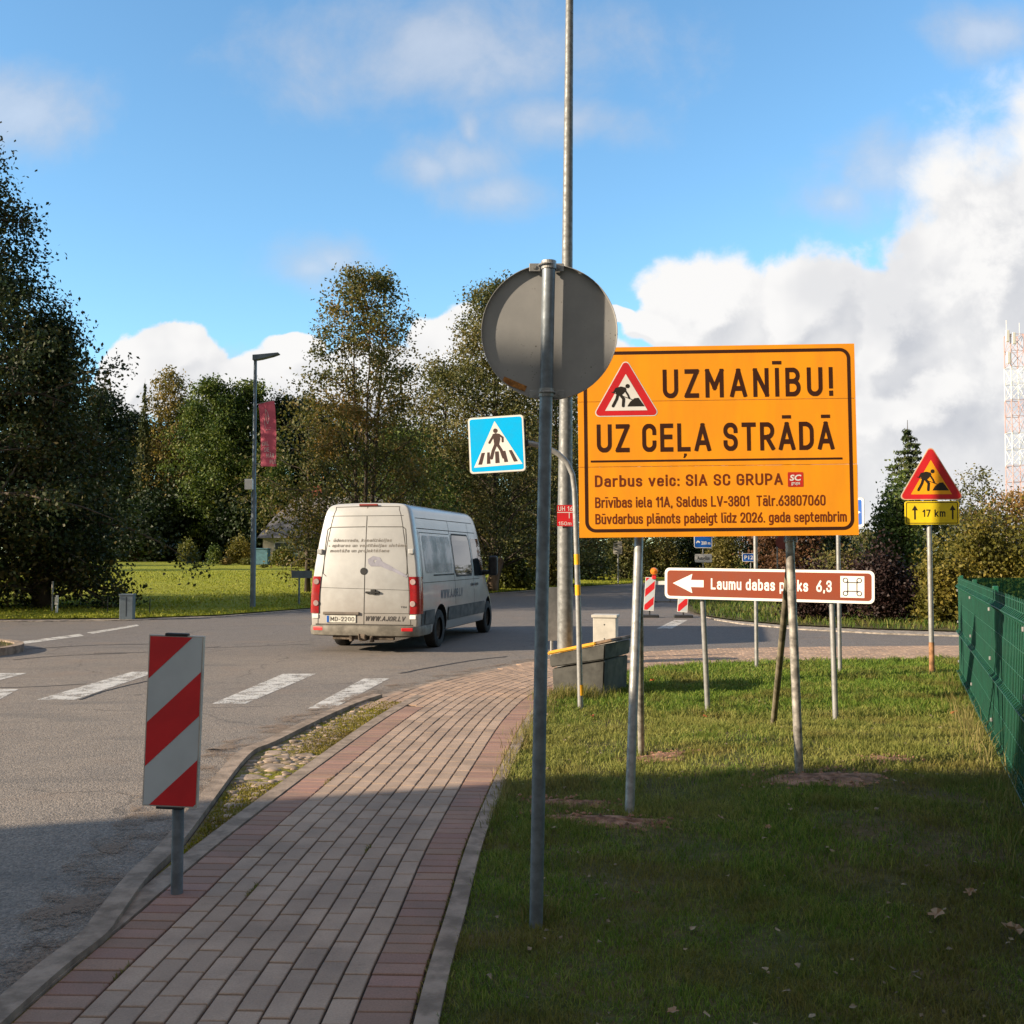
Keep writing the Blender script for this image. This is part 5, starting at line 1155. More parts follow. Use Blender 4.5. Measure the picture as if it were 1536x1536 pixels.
# 6 --- red and white marker board in the foreground
def stripes(parent, W, z0, z1, y, period, first, slope=1.0):
    base = [(-W / 2, z0), (W / 2, z0), (W / 2, z1), (-W / 2, z1)]; mr = MB(); mw = MB(); Ln = math.hypot(1, slope)
    MB().flat(base, y).build('white_sheet', mat('white_reflective', (.50, .55, .58), .35, var=.05, scale=3), parent)
    k = -6
    while k < 12:
        hi = z1 - first - (k - 1) * period; lo = hi - period / 2; hi, lo = hi, lo
        # band between the lines z = lo + slope*(x + W/2) and z = hi + slope*(x + W/2)
        p = clip(base, -slope, 1, hi + slope * W / 2); p = clip(p, slope, -1, -(lo + slope * W / 2)) if p else p
        if len(p) > 2: mr.flat(p, y - .001)
        k += 1
    return mr.build('red_stripe', M_red, parent)
g6 = gp(265, 1340); D6 = g6.y
mbd = thing('marker_board', 'red and white striped marker board on a grey post beside the pavement', 'marker board', (g6.x, D6, 0))
za, zc = zat(1206, D6), zat(952, D6); lean6 = xat(274, D6) - g6.x
MB().tube([(0, 0, -.1), (lean6 * .5, 0, .5), (lean6 * .8, 0, zc - .02)], .0275, 16).build('post', M_pole, mbd, auto=40)
W6 = .262
pl = slab('panel', [(-W6 / 2, -(zc - za) / 2), (W6 / 2, -(zc - za) / 2), (W6 / 2, (zc - za) / 2), (-W6 / 2, (zc - za) / 2)], .022, M_signback, mbd); tilt(pl, (za + zc) / 2, R(1.6), xat(269.5, D6) - g6.x, -.045); pl.rotation_euler.z = R(-4)
hh = (zc - za) / 2
stripes(pl, W6 - .012, -hh + .006, hh - .006, -.0122, .408, -.006, .97)
MB().bbox((0, .0, hh + .004), (.11, .03, .014), .004).build('edge_clip', M_dark, pl); MB().bbox((0, .0, -hh - .006), (.13, .03, .012), .004).build('edge_clip', M_dark, pl)

# 7 --- brown nature park sign on two posts
ga, gb_ = gp(1060, 1066), gp(1250, 1090)
Dl, Dr = 10.62, 9.78; xl, xr = xat(998, Dl), xat(1311, Dr); LW = math.hypot(xr - xl, Dr - Dl); yw = math.atan2(Dr - Dl, xr - xl)
bs = thing('direction_sign', 'brown direction sign with white arrow and place name, on two posts in the lawn', 'road sign', ((xl + xr) / 2, (Dl + Dr) / 2, 0), yw)
zl = (zat(851.5, Dl) + zat(897, Dl)) / 2; zr = (zat(858.5, Dr) + zat(903.5, Dr)) / 2; SH = .315
pl = slab('panel', rrect(-LW / 2, -SH / 2, LW / 2, SH / 2, .05), .022, M_signback, bs); tilt(pl, (zl + zr) / 2, math.atan2(zl - zr, LW) , 0, -.02)
MB().flat(rrect(-LW / 2, -SH / 2, LW / 2, SH / 2, .05), -.0122).build('white_edge', M_white, pl)
MB().flat(rrect(-LW / 2 + .026, -SH / 2 + .026, LW / 2 - .026, SH / 2 - .026, .034), -.0132).build('brown_field', M_brown, pl)
X7 = lambda px: (px - 998) / 313.0 * LW - LW / 2
mb = MB(); ax, bx_ = X7(1011), X7(1060); hd = X7(1040); mb.flat([(ax, 0), (hd + .015, -.098), (hd - .0, -.036), (bx_, -.036), (bx_, .036), (hd, .036), (hd + .015, .098)], -.0142); mb.build('arrow', M_white, pl)
mb = MB(); roadtext(mb, 'Laumu dabas parks  6,3', X7(1071.5), X7(1251), -.055, .112, -.0142, .155); mb.build('lettering', M_white, pl)
c0, c1 = X7(1263.5), X7(1297); ch = (c1 - c0) / 2; cm = (c0 + c1) / 2
sy = MB().flat([(c0, -.103), (c1, -.103), (c1, .103), (c0, .103)], -.0142).build('symbol_plate', M_white, pl)
mb = MB(); a_ = .042; r_ = .021; loop = []
for sx, sz, t0 in ((1, 1, 180), (1, -1, 90), (-1, -1, 0), (-1, 1, -90)):
    for t in np.linspace(0, 270, 16): loop.append((cm + sx * (a_ + r_) + r_ * math.cos(R({(1, 1): 270 + t, (1, -1): 180 + t, (-1, -1): 90 + t, (-1, 1): 0 + t}[(sx, sz)])) * 1.0, sz * (a_ + r_) + r_ * math.sin(R({(1, 1): 270 + t, (1, -1): 180 + t, (-1, -1): 90 + t, (-1, 1): t}[(sx, sz)]))))
for sx, sz in ((1, 1), (1, -1), (-1, -1), (-1, 1)): mb.strip([(cm + sx * (a_ + r_) + r_ * math.cos(t), sz * (a_ + r_) + r_ * math.sin(t)) for t in np.linspace(0, 2 * math.pi, 25)[:-1]], .008, -.0152, True)
for s_ in (1, -1):
    mb.strip([(cm - a_ - r_, s_ * a_), (cm + a_ + r_, s_ * a_)], .008, -.0153); mb.strip([(cm + s_ * a_, -a_ - r_), (cm + s_ * a_, a_ + r_)], .008, -.0154)
mb.build('loop_symbol', M_black, sy)
for gq, pxq, dz in ((ga, 1056, .02), (gb_, 1245, .02)):
    D_ = gq.y if pxq < 1100 else 9.93; f = world_to(bs, (xat(1060 if pxq < 1100 else 1250, D_), D_, -.1)); t = world_to(bs, (xat(pxq, D_), D_, zl + .08)); t.y = .022; MB().tube([f, f.lerp(t, .5), t], .0275, 14).build('post', M_galv, bs, auto=40)

# 8 --- blue information boards behind the orange board
gc, gd = gp(1135, 1002), gp(1260, 1010); Dm = (gc.y + gd.y) / 2
bi = thing('blue_board', 'pair of blue direction boards peeping out behind the right edge of the orange board', 'road sign', ((gc.x + gd.x) / 2, Dm, 0), math.atan2(gd.y - gc.y, gd.x - gc.x))
for pxr, ta, tb, lbl in ((1300, 697, 741, None), (1309, 748, 791, 'arrow')):
    xr_ = xat(pxr, gd.y) - bi.location.x; w = 1.75; h = (zat(ta, gd.y) - zat(tb, gd.y)); zc = (zat(ta, gd.y) + zat(tb, gd.y)) / 2
    pl = slab('panel', rrect(-w / 2, -h / 2, w / 2, h / 2, .03), .02, M_signback, bi); pl.location = (xr_ - w / 2, -.05, zc)
    MB().flat(rrect(-w / 2 + .004, -h / 2 + .004, w / 2 - .004, h / 2 - .004, .03), -.011).build('white_edge', M_white, pl); MB().flat(rrect(-w / 2 + .028, -h / 2 + .028, w / 2 - .028, h / 2 - .028, .02), -.012).build('blue_field', M_blue, pl)
    if lbl: MB().flat([(w / 2 - .045, 0), (w / 2 - .20, .09), (w / 2 - .16, .03), (w / 2 - .5, .03), (w / 2 - .5, -.03), (w / 2 - .16, -.03), (w / 2 - .20, -.09)][::-1], -.013).build('arrow', M_white, pl)
for gq in (gc, gd):
    f = world_to(bi, (gq.x, gq.y, -.1)); MB().tube([f, Vector((f.x, f.y, zat(690, gq.y)))], .028, 12).build('post', M_galv, bi, auto=40)

# 9 --- warning triangle with distance plate
g9 = gp(1398, 1010); D9 = g9.y
wt = thing('warning_sign', 'orange road works triangle over a yellow distance plate, on a post by the fence', 'road sign', (g9.x, D9, 0))
tx = xat(1394, D9) - g9.x; MB().tube([(0, 0, -.1), (tx, 0, zat(690, D9))], .033, 14).build('post', M_galv, wt, auto=40)
MB().tube([(0, 0, -.05), (tx * .02, 0, .42)], .036, 14).build('rusty_sleeve', mat('rust', (.33, .17, .08), .85, var=.25, scale=10), wt)
W9 = .87; tri = rpoly([(-W9 / 2, -W9 * .29), (W9 / 2, -W9 * .29), (0, W9 * .58)], .05)
tz_ = zat(750, D9) + W9 * .29
pl = slab('triangle_panel', tri, .02, M_signback, wt); tilt(pl, tz_, 0, xat(1395.5, D9) - g9.x, -.05); pl.rotation_euler.z = R(-6)
warn_triangle(pl, W9, -.0102, mat('warning_orange', (.95, .40, .015), .4, var=.04), border=mat('warning_edge', (.75, .42, .25), .4))
hp = (zat(752, D9) - zat(787, D9)); wp = (1435 - 1357) / F * D9
pl = slab('distance_plate', rrect(-wp / 2, -hp / 2, wp / 2, hp / 2, .03), .02, M_yellow, wt); tilt(pl, (zat(752, D9) + zat(787, D9)) / 2, 0, xat(1396, D9) - g9.x, -.05); pl.rotation_euler.z = R(-6)
MB().ring(rrect(-wp / 2 + .014, -hp / 2 + .014, wp / 2 - .014, hp / 2 - .014, .022), rrect(-wp / 2 + .024, -hp / 2 + .024, wp / 2 - .024, hp / 2 - .024, .014), -.011).build('border_line', M_black, pl)
mb = MB(); roadtext(mb, '17 km', -.125, .175, -.055, .10, -.011, .16)
mb.build('lettering', M_black, pl)
for sx in (-.225, .27): MB().flat([(sx - .011, -.09), (sx + .011, -.09), (sx + .011, .035), (sx + .04, .035), (sx, .105), (sx - .04, .035), (sx - .011, .035)], -.0112).build('arrow', M_black, pl)

# 10 --- left: street lamp with its banner, cabinet, blank sign, stakes
g10 = gp(379, 913); D10 = g10.y
sl = thing('street_lamp', 'slim grey street lamp with a flat lamp head at the edge of the field', 'street lamp', (g10.x, D10, 0))
zt = zat(536, D10); MB().tube([(0, 0, -.1), (0, 0, 3.5), (0, 0, 3.6), (0, 0, zt)], [.085, .08, .06, .05], 14).build('pole', M_lamp_grey, sl, auto=40)
mb = MB(); pr = [(-.06, -.10), (-.06, .06), (.1, .07), (.72, .13), (.74, .10), (.55, .03), (.2, -.06)]; mb.prism([(p[0], p[1] + zt) for p in pr], -.13, .13); mb.build('lamp_head', M_lamp_grey, sl)
jb = thing('junction_box', 'small white box strapped to the street lamp pole below the banner', 'box', (g10.x - .12, D10 - .13, 0)); MB().bbox((0, 0, zat(727, D10)), (.24, .16, .32), .015).build('case', M_white, jb)
mb = MB(); mb.tube([(.05, 0.04, zat(727, D10)), (.13, .08, zat(727, D10) + .0)], .02, 6); mb.build('bracket', M_dark, jb)
bn = thing('banner', 'pink town banner hanging beside the street lamp pole', 'banner', (g10.x, D10, 0), R(-8))
ztop, zbot = zat(604, D10), zat(700, D10); bw0, bw1 = .12, .62
def banner_pt(s, t): # s across 0..1, t down 0..1
    return (bw0 + (bw1 - bw0) * s + .12 * t + .02 * math.sin(t * 5), .03 * math.sin(s * 7 + t * 3) - .02, ztop - (ztop - zbot) * t + .10 * (s - .5) * (1 - t) )
mb = MB(); ns, nt = 10, 24; vs = [banner_pt(i / ns, j / nt) for j in range(nt + 1) for i in range(ns + 1)]; fs = [(j * (ns + 1) + i, j * (ns + 1) + i + 1, (j + 1) * (ns + 1) + i + 1, (j + 1) * (ns + 1) + i) for j in range(nt) for i in range(ns)]
M_pink = mat('banner_pink', (.56, .11, .17), .75, var=.08, scale=2)
M_bw = mat('banner_white', (.72, .60, .60), .7)
cl_ = mb.add(vs, fs).build('cloth', M_pink, bn, smooth=True)
bfn = lambda x, z: tuple(Vector(banner_pt(x, 1 - z)) + Vector((0, -.012, 0)))
for i, (tx_, x0_, x1_) in enumerate((('VAL', .10, .55), ('DE', .30, .58), ('MĀR', .40, .85), ('PILS', .58, .98))): mb = MB(); roadtext(mb, tx_, x0_, x1_, .325 - i * .095, .065, 0, .15, .2, 0, bfn); mb.build('lettering', M_bw, cl_)
mb = MB()
for pts in (((.35, .62), (.30, .70), (.42, .80), (.40, .90), (.55, .84), (.62, .74), (.52, .66), (.45, .72), (.52, .80)), ((.28, .60), (.70, .60)), ((.34, .57), (.66, .57))):
    for p, q_ in zip(pts, pts[1:]):
        P0, P1 = Vector(bfn(*p)), Vector(bfn(*q_)); mb.tube([P0, P1], .007, 4)
mb.build('emblem', M_bw, cl_)
MB().tube([(0, 0, ztop - .05), banner_pt(1, 0)], .012, 6).build('arm', M_galv, bn); MB().tube([(0, 0, zbot + .1), (.3, 0, zbot + .06)], .012, 6).build('arm', M_galv, bn)
D_ = gp(193, 927).y; cab = thing('utility_cabinet', 'blue-grey utility cabinet at the road edge in front of the field', 'cabinet', (xat(193, D_), D_, 0), R(6))
MB().bbox((0, 0, .28), (.33, .28, .62), .008).build('body', M_lamp_grey, cab); MB().bbox((0, 0, .60), (.36, .31, .04), .008).build('lid', M_lamp_grey, cab); MB().box((0, -.142, .3), (.01, .006, .5)).build('door_gap', M_dark, cab)
D_ = 33.0; bl = thing('street_sign', 'blank dark back of a street sign on a thin post just left of the van', 'road sign', (xat(449, D_), D_, 0)); slab('panel', [(-.24, zat(867, D_)), (.42, zat(867, D_)), (.42, zat(856, D_)), (-.24, zat(856, D_))], .03, M_lamp_grey, bl); MB().tube([(0, .04, -.1), (0, .04, zat(857, D_))], .03, 8).build('post', M_lamp_grey, bl)
for px, ty, D_, m, r, lab in ((80, 872, 28.6, M_galv_old, .025, 'taller bare stake under the huge linden'), (87, 893, 28.2, M_white, .035, 'short white-topped stake under the huge linden'), (163, 895, 28.5, M_dark, .014, 'thin dark rod in the grass left of the blue-grey cabinet'), (226, 898, 28.5, M_dark, .014, 'thin dark rod in the grass right of the blue-grey cabinet')):
    sk = thing('stake', lab, 'stake', (xat(px, D_), D_, 0)); MB().tube([(0, 0, -.1), (.01, 0, zat(ty, D_))], r, 8).build('rod', m, sk)
    if r == .035: MB().bbox((.01, -.03, zat(ty, D_) - .15), (.10, .03, .22), .01).build('tag', M_white, sk)

# 11 --- barrier and small signs far across the junction
Db = 27.5
br = thing('road_barrier', 'road barrier of two red-white striped boards with an orange lamp, across the junction', 'barrier', (xat(1000, Db), Db, -.05), R(-6))
for px, top, bot in ((974, 866, 916), (1024, 866, 918)):
    x0 = xat(px, Db) - br.location.x; h0, h1 = zat(bot, Db) + .05, zat(top, Db) + .05; W = .27
    p = slab('striped_board', [(-W / 2, -(h1 - h0) / 2), (W / 2, -(h1 - h0) / 2), (W / 2, (h1 - h0) / 2), (-W / 2, (h1 - h0) / 2)], .03, M_white, br); p.location = (x0, 0, (h0 + h1) / 2); p.rotation_euler = (0, R(4), 0)
    stripes(p, W - .03, -(h1 - h0) / 2 + .015, (h1 - h0) / 2 - .015, -.0165, .42, -.11, 1.0)
    mb = MB(); mb.tube([(x0, .05, 0), (x0, .05, h1)], .02, 8); mb.bbox((x0, .03, .03), (.5, .28, .09), .02); mb.build('foot', M_dark, br)
mb = MB(); xa, xb = xat(974, Db) - br.location.x, xat(1024, Db) - br.location.x
for z, h in ((.93, .10),): mb.box(((xa + xb) / 2, .03, z), (xb - xa, .02, h))
mb.build('cross_bar', M_white, br); mb = MB(); mb.box(((xa + xb) / 2, .03, .42), (xb - xa, .02, .03)); mb.box(((xa + xb) / 2 + .1, .03, .65), (.02, .02, .5)); mb.build('frame', M_dark, br)
xL = xat(981, Db) - br.location.x
mb = MB(); mb.lathe([(.001, -.09), (.085, -.06), (.1, 0), (.085, .06), (.001, .09)], 16, Matrix.Rotation(R(90), 3, 'X'), (xL, 0, zat(857, Db) + .05)); mb.build('warning_lamp', mat('amber_lens', (.85, .22, .02), .25), br)
MB().bbox((xL, 0, zat(865, Db) + .03), (.12, .10, .10), .02).build('lamp_box', M_red, br)
def small_sign(label, px, D, base_z, plates, r=.03, name='road_sign'):
    o = thing(name, label, 'road sign', (xat(px, D), D, base_z)); top = max(zat(p[2], D) for p in plates) - base_z
    MB().tube([(0, .05, -.1), (0, .05, top - .03)], r, 8).build('post', M_galv, o)
    for (x0, x1, ta, tb, m, txt, tm, shape) in plates:
        w = (x1 - x0) / F * D; h = zat(ta, D) - zat(tb, D); xc = xat((x0 + x1) / 2, D) - o.location.x; zc = (zat(ta, D) + zat(tb, D)) / 2 - base_z
        if shape == 'disc': pl = slab('panel', disc(0, 0, w / 2, 24), .03, m, o)
        else: pl = slab('panel', rrect(-w / 2, -h / 2, w / 2, h / 2, min(w, h) * .12), .03, M_white if txt else m, o)
        pl.location = (xc, 0, zc)
        if txt:
            MB().flat(rrect(-w / 2 + w * .03, -h / 2 + w * .03, w / 2 - w * .03, h / 2 - w * .03, min(w, h) * .08), -.0165).build('field', m, pl)
            mb = MB()
            for s_, a, b, zz, cp in txt: lettering(mb, s_, a * w, b * w, zz * h, cp * h, -.019, .02)
            mb.build('lettering', tm, pl)
    return o
o = small_sign('blue service sign with white plate below, showing under the orange board', 1054.5, 46, 0, [(1041, 1068, 785, 822, M_blue, [('200 m', -.1, .40, -.36, .13)], M_white, 'r'), (1042, 1067.5, 831, 843.5, M_white, [('Autogāze', -.36, .36, -.2, .42)], M_black, 'r')])
mb = MB(); w = 27 / F * 46; mb.flat([(-w * .25, .05), (w * .25, .05), (w * .25, .38), (-w * .25, .38)], -.0195); mb.flat([(-w * .40, -.30), (-w * .30, -.22), (-w * .18, -.27), (-w * .18, -.33), (-w * .3, -.29), (-w * .36, -.35)][::-1], -.0195); mb.build('white_symbol', M_white, [c for c in o.children if c.name.startswith('panel')][0])
small_sign('small blue route number sign half hidden behind a thin post', 1126, 48, 0, [(1113, 1136, 830, 842.5, M_blue, [('P126', -.36, .40, -.22, .46)], M_white, 'r')])
small_sign('round dark red sign just under the orange board', 1166, 42, 0, [(1163, 1184, 804, 823, mat('faded_red', (.22, .055, .045), .5), None, None, 'disc')])
small_sign('pale grey back of a square sign on a far thin post left of the barrier', 927, 60, 0, [(920, 933, 812, 831, M_signback, None, None, 'r')], .045)

# 12 --- green mesh fence
fl = (FB - FA).length; fz = 1.31
fence = thing('mesh_fence', 'green wire mesh fence with a woven screen along the right side of the lawn', 'fence', (FA.x, FA.y, 0), math.atan2(fd.y, fd.x))
M_fg = mat('fence_green', (.010, .10, .055), .4, var=.12, scale=5); M_scr = mesh_screen_mat()
M_wire = mat('fence_wire', (.022, .105, .068), .4, .1)
# local +x runs toward the viewer; the lawn is on local -y... decide side from geometry
side = -1 if (math.cos(fence.rotation_euler.z) * fo.y - math.sin(fence.rotation_euler.z) * fo.x) < 0 else 1
profile = [(0, .03), (0, .10), (.035, .135), (0, .17), (0, .60), (.035, .635), (0, .67), (0, 1.17), (.035, 1.205), (0, 1.24), (0, fz)]
xp = 0.0; k = 0
while xp < fl - .2:
    xe = min(fl, xp + 2.5)
    mb = MB(); nx_ = 10; vs = []
    for i in range(nx_ + 1):
        X_ = xp + .03 + (xe - xp - .06) * i / nx_
        for d, z in profile: vs.append((X_, side * d + .006 * math.sin(X_ * 3 + z * 5), z))
    n = len(profile); mb.add(vs, [(i * n + j, i * n + j + 1, (i + 1) * n + j + 1, (i + 1) * n + j) for i in range(nx_) for j in range(n - 1)])
    scr = mb.build('screen', M_scr, fence)
    mb = MB()
    for d, z in ((0, .03), (0, .10), (.035, .135), (0, .17), (0, .385), (0, .60), (.035, .635), (0, .67), (0, .84), (0, 1.0), (0, 1.17), (.035, 1.205), (0, 1.24), (0, 1.30)):
        mb.tube([(xp + .02, side * (d + .006), z), (xe - .02, side * (d + .006), z)], .0032, 5)
    x_ = xp + .06
    while x_ < xe - .03:
        mb.tube([(x_, side * .008, .03), (x_, side * .008, .60), (x_, side * .043, .635), (x_, side * .008, .67), (x_, side * .008, 1.17), (x_, side * .043, 1.205), (x_, side * .008, 1.24), (x_, side * .008, fz + .015)], .0026, 4); x_ += .10
    mb.build('wire_grid', M_wire, scr)
    MB().bbox((xp, -side * .035, .66), (.05, .045, 1.36), .006).build('post', M_fg, fence)
    for z in (.25, .75, 1.15): MB().bbox((xp, side * .016, z), (.022, .016, .03), .004).build('clip', M_galv, fence)
    xp = xe; k += 1
FC = Vector((12.6, 14.1)); f2 = (FC - FA); 
fn2 = thing('mesh_fence', 'green wire mesh fence turning right behind the fence corner', 'fence', (FA.x + .05, FA.y + .02, 0), math.atan2(f2.y, f2.x))
xp = 0.05
while xp < f2.length:
    mb = MB(); mb.add([(xp, .0, z) for z in (.03, fz)] + [(xp + 2.45, 0, z) for z in (.03, fz)], [(0, 2, 3, 1)]); mb.build('screen', M_scr, fn2)
    MB().bbox((xp + 2.47, .03, .66), (.05, .045, 1.38), .006).build('post', M_fg, fn2); xp += 2.5

# 13 --- lattice mast
Dm = 210.0; mx = xat(1527, Dm)
mast = thing('radio_mast', 'tall red and white lattice mast rising behind the autumn tree at the right edge', 'mast', (mx, Dm, 0))
M_mr = mat('mast_red', (.56, .36, .34), .6, var=.1); M_mw = mat('mast_white', (.72, .72, .74), .6, var=.06)
Hm = zat(503, Dm); secs = 14
for k in range(secs):
    z0_, z1_ = Hm * k / secs, Hm * (k + 1) / secs; w = lambda z: 1.6 - .25 * z / Hm
    mb = MB()
    cs = lambda z: [Vector((sx * w(z), sy * w(z), z)) for sx, sy in ((-1, -1), (1, -1), (1, 1), (-1, 1))]
    A, B_ = cs(z0_), cs(z1_)
    for i in range(4):
        j = (i + 1) % 4; mb.tube([A[i], B_[i]], .10, 5); mb.tube([A[i], B_[j]], .05, 4); mb.tube([A[j], B_[i]], .05, 4); mb.tube([B_[i], B_[j]], .05, 4)
    mb.build('lattice_section', M_mr if (k // 2) % 2 == 0 else M_mw, mast)
mb = MB()
for z, a in ((Hm - .5, -2.9), (Hm - 1.2, 2.3), (Hm - 1.0, -1.2), (Hm - 5, -2.7), (Hm - 9, 2.6)): mb.bbox((a * .75, -1.8, z), (.7, .5, 2.4), .1)
mb.tube([(-1.5, 0, Hm), (-1.5, 0, Hm + 3.2)], .06, 5); mb.tube([(1.2, 0, Hm), (1.2, 0, Hm + 2.6)], .06, 5); mb.build('antenna', M_mw, mast)

# ------------------------------------------------------------------ the cottage and the house that shades the foreground
M_slate = mat('grey_roof', (.21, .20, .205), .85, var=.2, scale=3, bump=.3, bscale=14); M_plaster = mat('cream_plaster', (.62, .56, .44), .9, var=.1, scale=2)
M_chim = mat('red_brick', (.36, .11, .075), .9, var=.2, scale=9); M_glass = glass_mat('window_glass', (.03, .04, .05)); M_frame = mat('white_frame', (.7, .69, .66), .6)
Dc = 74.0; zc0 = field_z(-14, Dc); cl = xat(388, Dc); cr = xat(655, Dc)
ct = thing('cottage', 'low cream cottage with a grey hipped roof and red chimney behind the van', 'house', ((cl + cr) / 2, Dc + 3.2, zc0), R(2))
wd = (cr - cl); ev = zat(806, Dc) - zc0; rg = zat(741, Dc) - zc0; hw = wd / 2
MB().box((0, 0, ev / 2 - .1), (wd - .5, 6.4, ev + .2)).build('wall', M_plaster, ct)
mb = MB(); mb.add([(-hw - .1, -3.6, ev - .05), (hw + .1, -3.6, ev - .05), (hw + .1, 3.6, ev - .05), (-hw - .1, 3.6, ev - .05), (-hw + .8, -1.9, ev + (rg - ev) * .5), (-hw + 2.2, 0, rg), (hw - 2.2, 0, rg), (hw - .8, -1.9, ev + (rg - ev) * .5), (-hw + .8, 1.9, ev + (rg - ev) * .5), (hw - .8, 1.9, ev + (rg - ev) * .5)],
       [(0, 1, 7, 4), (4, 7, 6, 5), (1, 2, 9, 7), (7, 9, 6), (2, 3, 8, 9), (9, 8, 5, 6), (3, 0, 4, 8), (8, 4, 5), (0, 3, 2, 1)])
rf = mb.build('roof', M_slate, ct)
MB().bbox((-hw + 3.6, .2, rg + .25), (.75, .6, 1.1), .03).build('chimney', M_chim, rf)
for x_ in (-hw + 1.6, -hw + 4.2, 0.5, 3.2):
    f = MB().box((x_, -3.22, ev * .55), (1.1, .08, 1.1)).build('window', M_frame, ct); MB().box((x_, -3.265, ev * .55), (.92, .03, .92)).build('pane', M_glass, f)
MB().box((-hw + 2.9, -3.23, ev * .42), (.9, .08, 1.9)).build('door', mat('door_teal', (.10, .20, .22), .6), ct)
sb = thing('garden_bin', 'teal blue garden box beside the left corner of the cottage', 'box', (xat(394, 72), 72, field_z(-17, 72))); MB().bbox((0, 0, .55), (.95, .8, 1.1), .04).build('body', mat('teal_plastic', (.10, .22, .28), .5), sb); MB().bbox((0, 0, 1.13), (1.02, .88, .08), .03).build('lid', mat('teal_plastic', (.1, .22, .28)), sb)
# two-storey gabled house behind the viewer's left shoulder: its gable throws the shade over the near lawn and path
pv = Vector((-math.sin(R(SUN_AZ)), math.cos(R(SUN_AZ)), 0)); qv = Vector((math.cos(R(SUN_AZ)), math.sin(R(SUN_AZ)), 0))
te = math.tan(R(SUN_EL)); q0 = -14.0; pe = 6.9; eaveH = te * (2.55 - q0); hw_ = 5.0; ridge = eaveH + hw_ * .75
org = qv * (q0 - 4.5) + pv * (pe - hw_)
hs = thing('gabled_house', 'pale two-storey gabled house beyond the left edge, behind the viewer', 'house', org, R(SUN_AZ))
mb = MB(); pr = [(-hw_ + .3, -.3), (hw_ - .3, -.3), (hw_ - .3, eaveH - .25), (0, ridge - .3), (-hw_ + .3, eaveH - .25)]
vs = [(-4.2, p[0], p[1]) for p in pr] + [(4.2, p[0], p[1]) for p in pr]; n = 5
mb.add(vs, [tuple(range(n)), tuple(range(2 * n - 1, n - 1, -1))] + [((i + 1) % n, i, n + i, n + (i + 1) % n) for i in range(n)]); mb.build('wall', M_plaster, hs)
mb = MB()
for s_ in (1, -1):
    a = [(-4.5, s_ * hw_, eaveH), (4.5, s_ * hw_, eaveH), (4.5, 0, ridge), (-4.5, 0, ridge)]; b = [(p[0], p[1], p[2] + .16) for p in a]
    mb.add(a + b, [(0, 1, 2, 3), (4, 7, 6, 5), (0, 4, 5, 1), (1, 5, 6, 2), (3, 2, 6, 7), (0, 3, 7, 4)])
mb.build('roof', M_slate, hs)
for z_ in (1.5, 4.2):
    for y_ in (-2.6, 0, 2.6):
        f = MB().box((4.22, y_, z_), (.1, 1.1, 1.4)).build('window', M_frame, hs); MB().box((4.28, y_, z_), (.04, .92, 1.2)).build('pane', M_glass, f)

# ------------------------------------------------------------------ the white van
van = thing('delivery_van', 'dirty white high-roofed delivery van with red lettering marks, driving away across the junction', 'van', (-2.53, 17.55, ROAD_Z), R(90 - 12.5))
def van_paint():
    m = bpy.data.materials.new('van_white'); m.use_nodes = True; t = NT(m.node_tree); b = t.n['Principled BSDF']; tc = t.node('ShaderNodeTexCoord'); p = tc.outputs['Object']
    n = t.noise(p, 2.2, 5.0, .65); sep = t.node('ShaderNodeSeparateXYZ', {0: p})
    low = t.ss(t.m('ADD', sep.outputs[2], t.m('MULTIPLY', n.outputs[0], .9)), .7, 1.9, 1, 0)
    c = t.mix(t.ss(n.outputs[0], .3, .7), (.37, .375, .38), (.43, .435, .435)); c = t.mix(t.m('MULTIPLY', low, .65), c, (.24, .205, .17))
    t.l.new(c, b.inputs['Base Color']); b.inputs['Roughness'].default_value = .3; b.inputs['Coat Weight'].default_value = .6; b.inputs['Coat Roughness'].default_value = .12; return m
M_van = van_paint(); M_moul = mat('van_moulding', (.075, .075, .075), .55, var=.2, scale=4); M_vglass = glass_mat('van_glass', (.012, .018, .022), .03); M_seam = mat('door_gap', (.05, .046, .04), .8)
M_bump = mat('dusty_bumper', (.17, .155, .13), .65, var=.2, scale=5)
TOPZ, BOT = 2.56, .30
ZS = [.30, .36, .46, .58, .70, .85, 1.0, 1.15, 1.3, 1.5, 1.7, 1.9, 2.05, 2.2, 2.32, 2.40, 2.46, 2.505, 2.53, 2.548, 2.556, 2.56]
WZ = [.30, .46, .7, 1.0, 1.3, 1.5, 1.9, 2.2, 2.38, 2.46, 2.505, 2.53, 2.548, 2.556, 2.56]; WW = [.955, .98, .995, .99, .965, .945, .885, .83, .79, .755, .715, .665, .56, .35, .0]
def topx(x): return float(np.interp(x, [0, 4.15, 4.4, 4.62, 5.2, 5.32, 5.72, 5.86, 5.92], [TOPZ, TOPZ, 2.52, 2.36, 1.45, 1.32, 1.10, .95, .80]))
def kx_(x): return (topx(x) - BOT) / (TOPZ - BOT)
def half(x, zp):
    w = float(np.interp(zp, WZ, WW)); w *= float(np.interp(x, [0, 4.4, 5.1, 5.6, 5.8, 5.92], [1, 1, .965, .90, .82, .70]))
    if x < .14: a = 1 - x / .14; w -= .055 * (1 - math.sqrt(max(0, 1 - a * a))) * (1 if w > .3 else w / .3)
    return w
def shear(z): return float(np.interp(z, [.30, .62, 1.3, 2.0, 2.40, 2.52, 2.56], [0, 0, .025, .085, .135, .17, .20]))
def xpos(x, z): return x + shear(z) * max(0, 1 - x / .8)
def side_pt(x, z, off=0.0, s=-1):
    zp = BOT + (z - BOT) / kx_(x); return (xpos(x, z), s * (half(x, zp) + off), z)
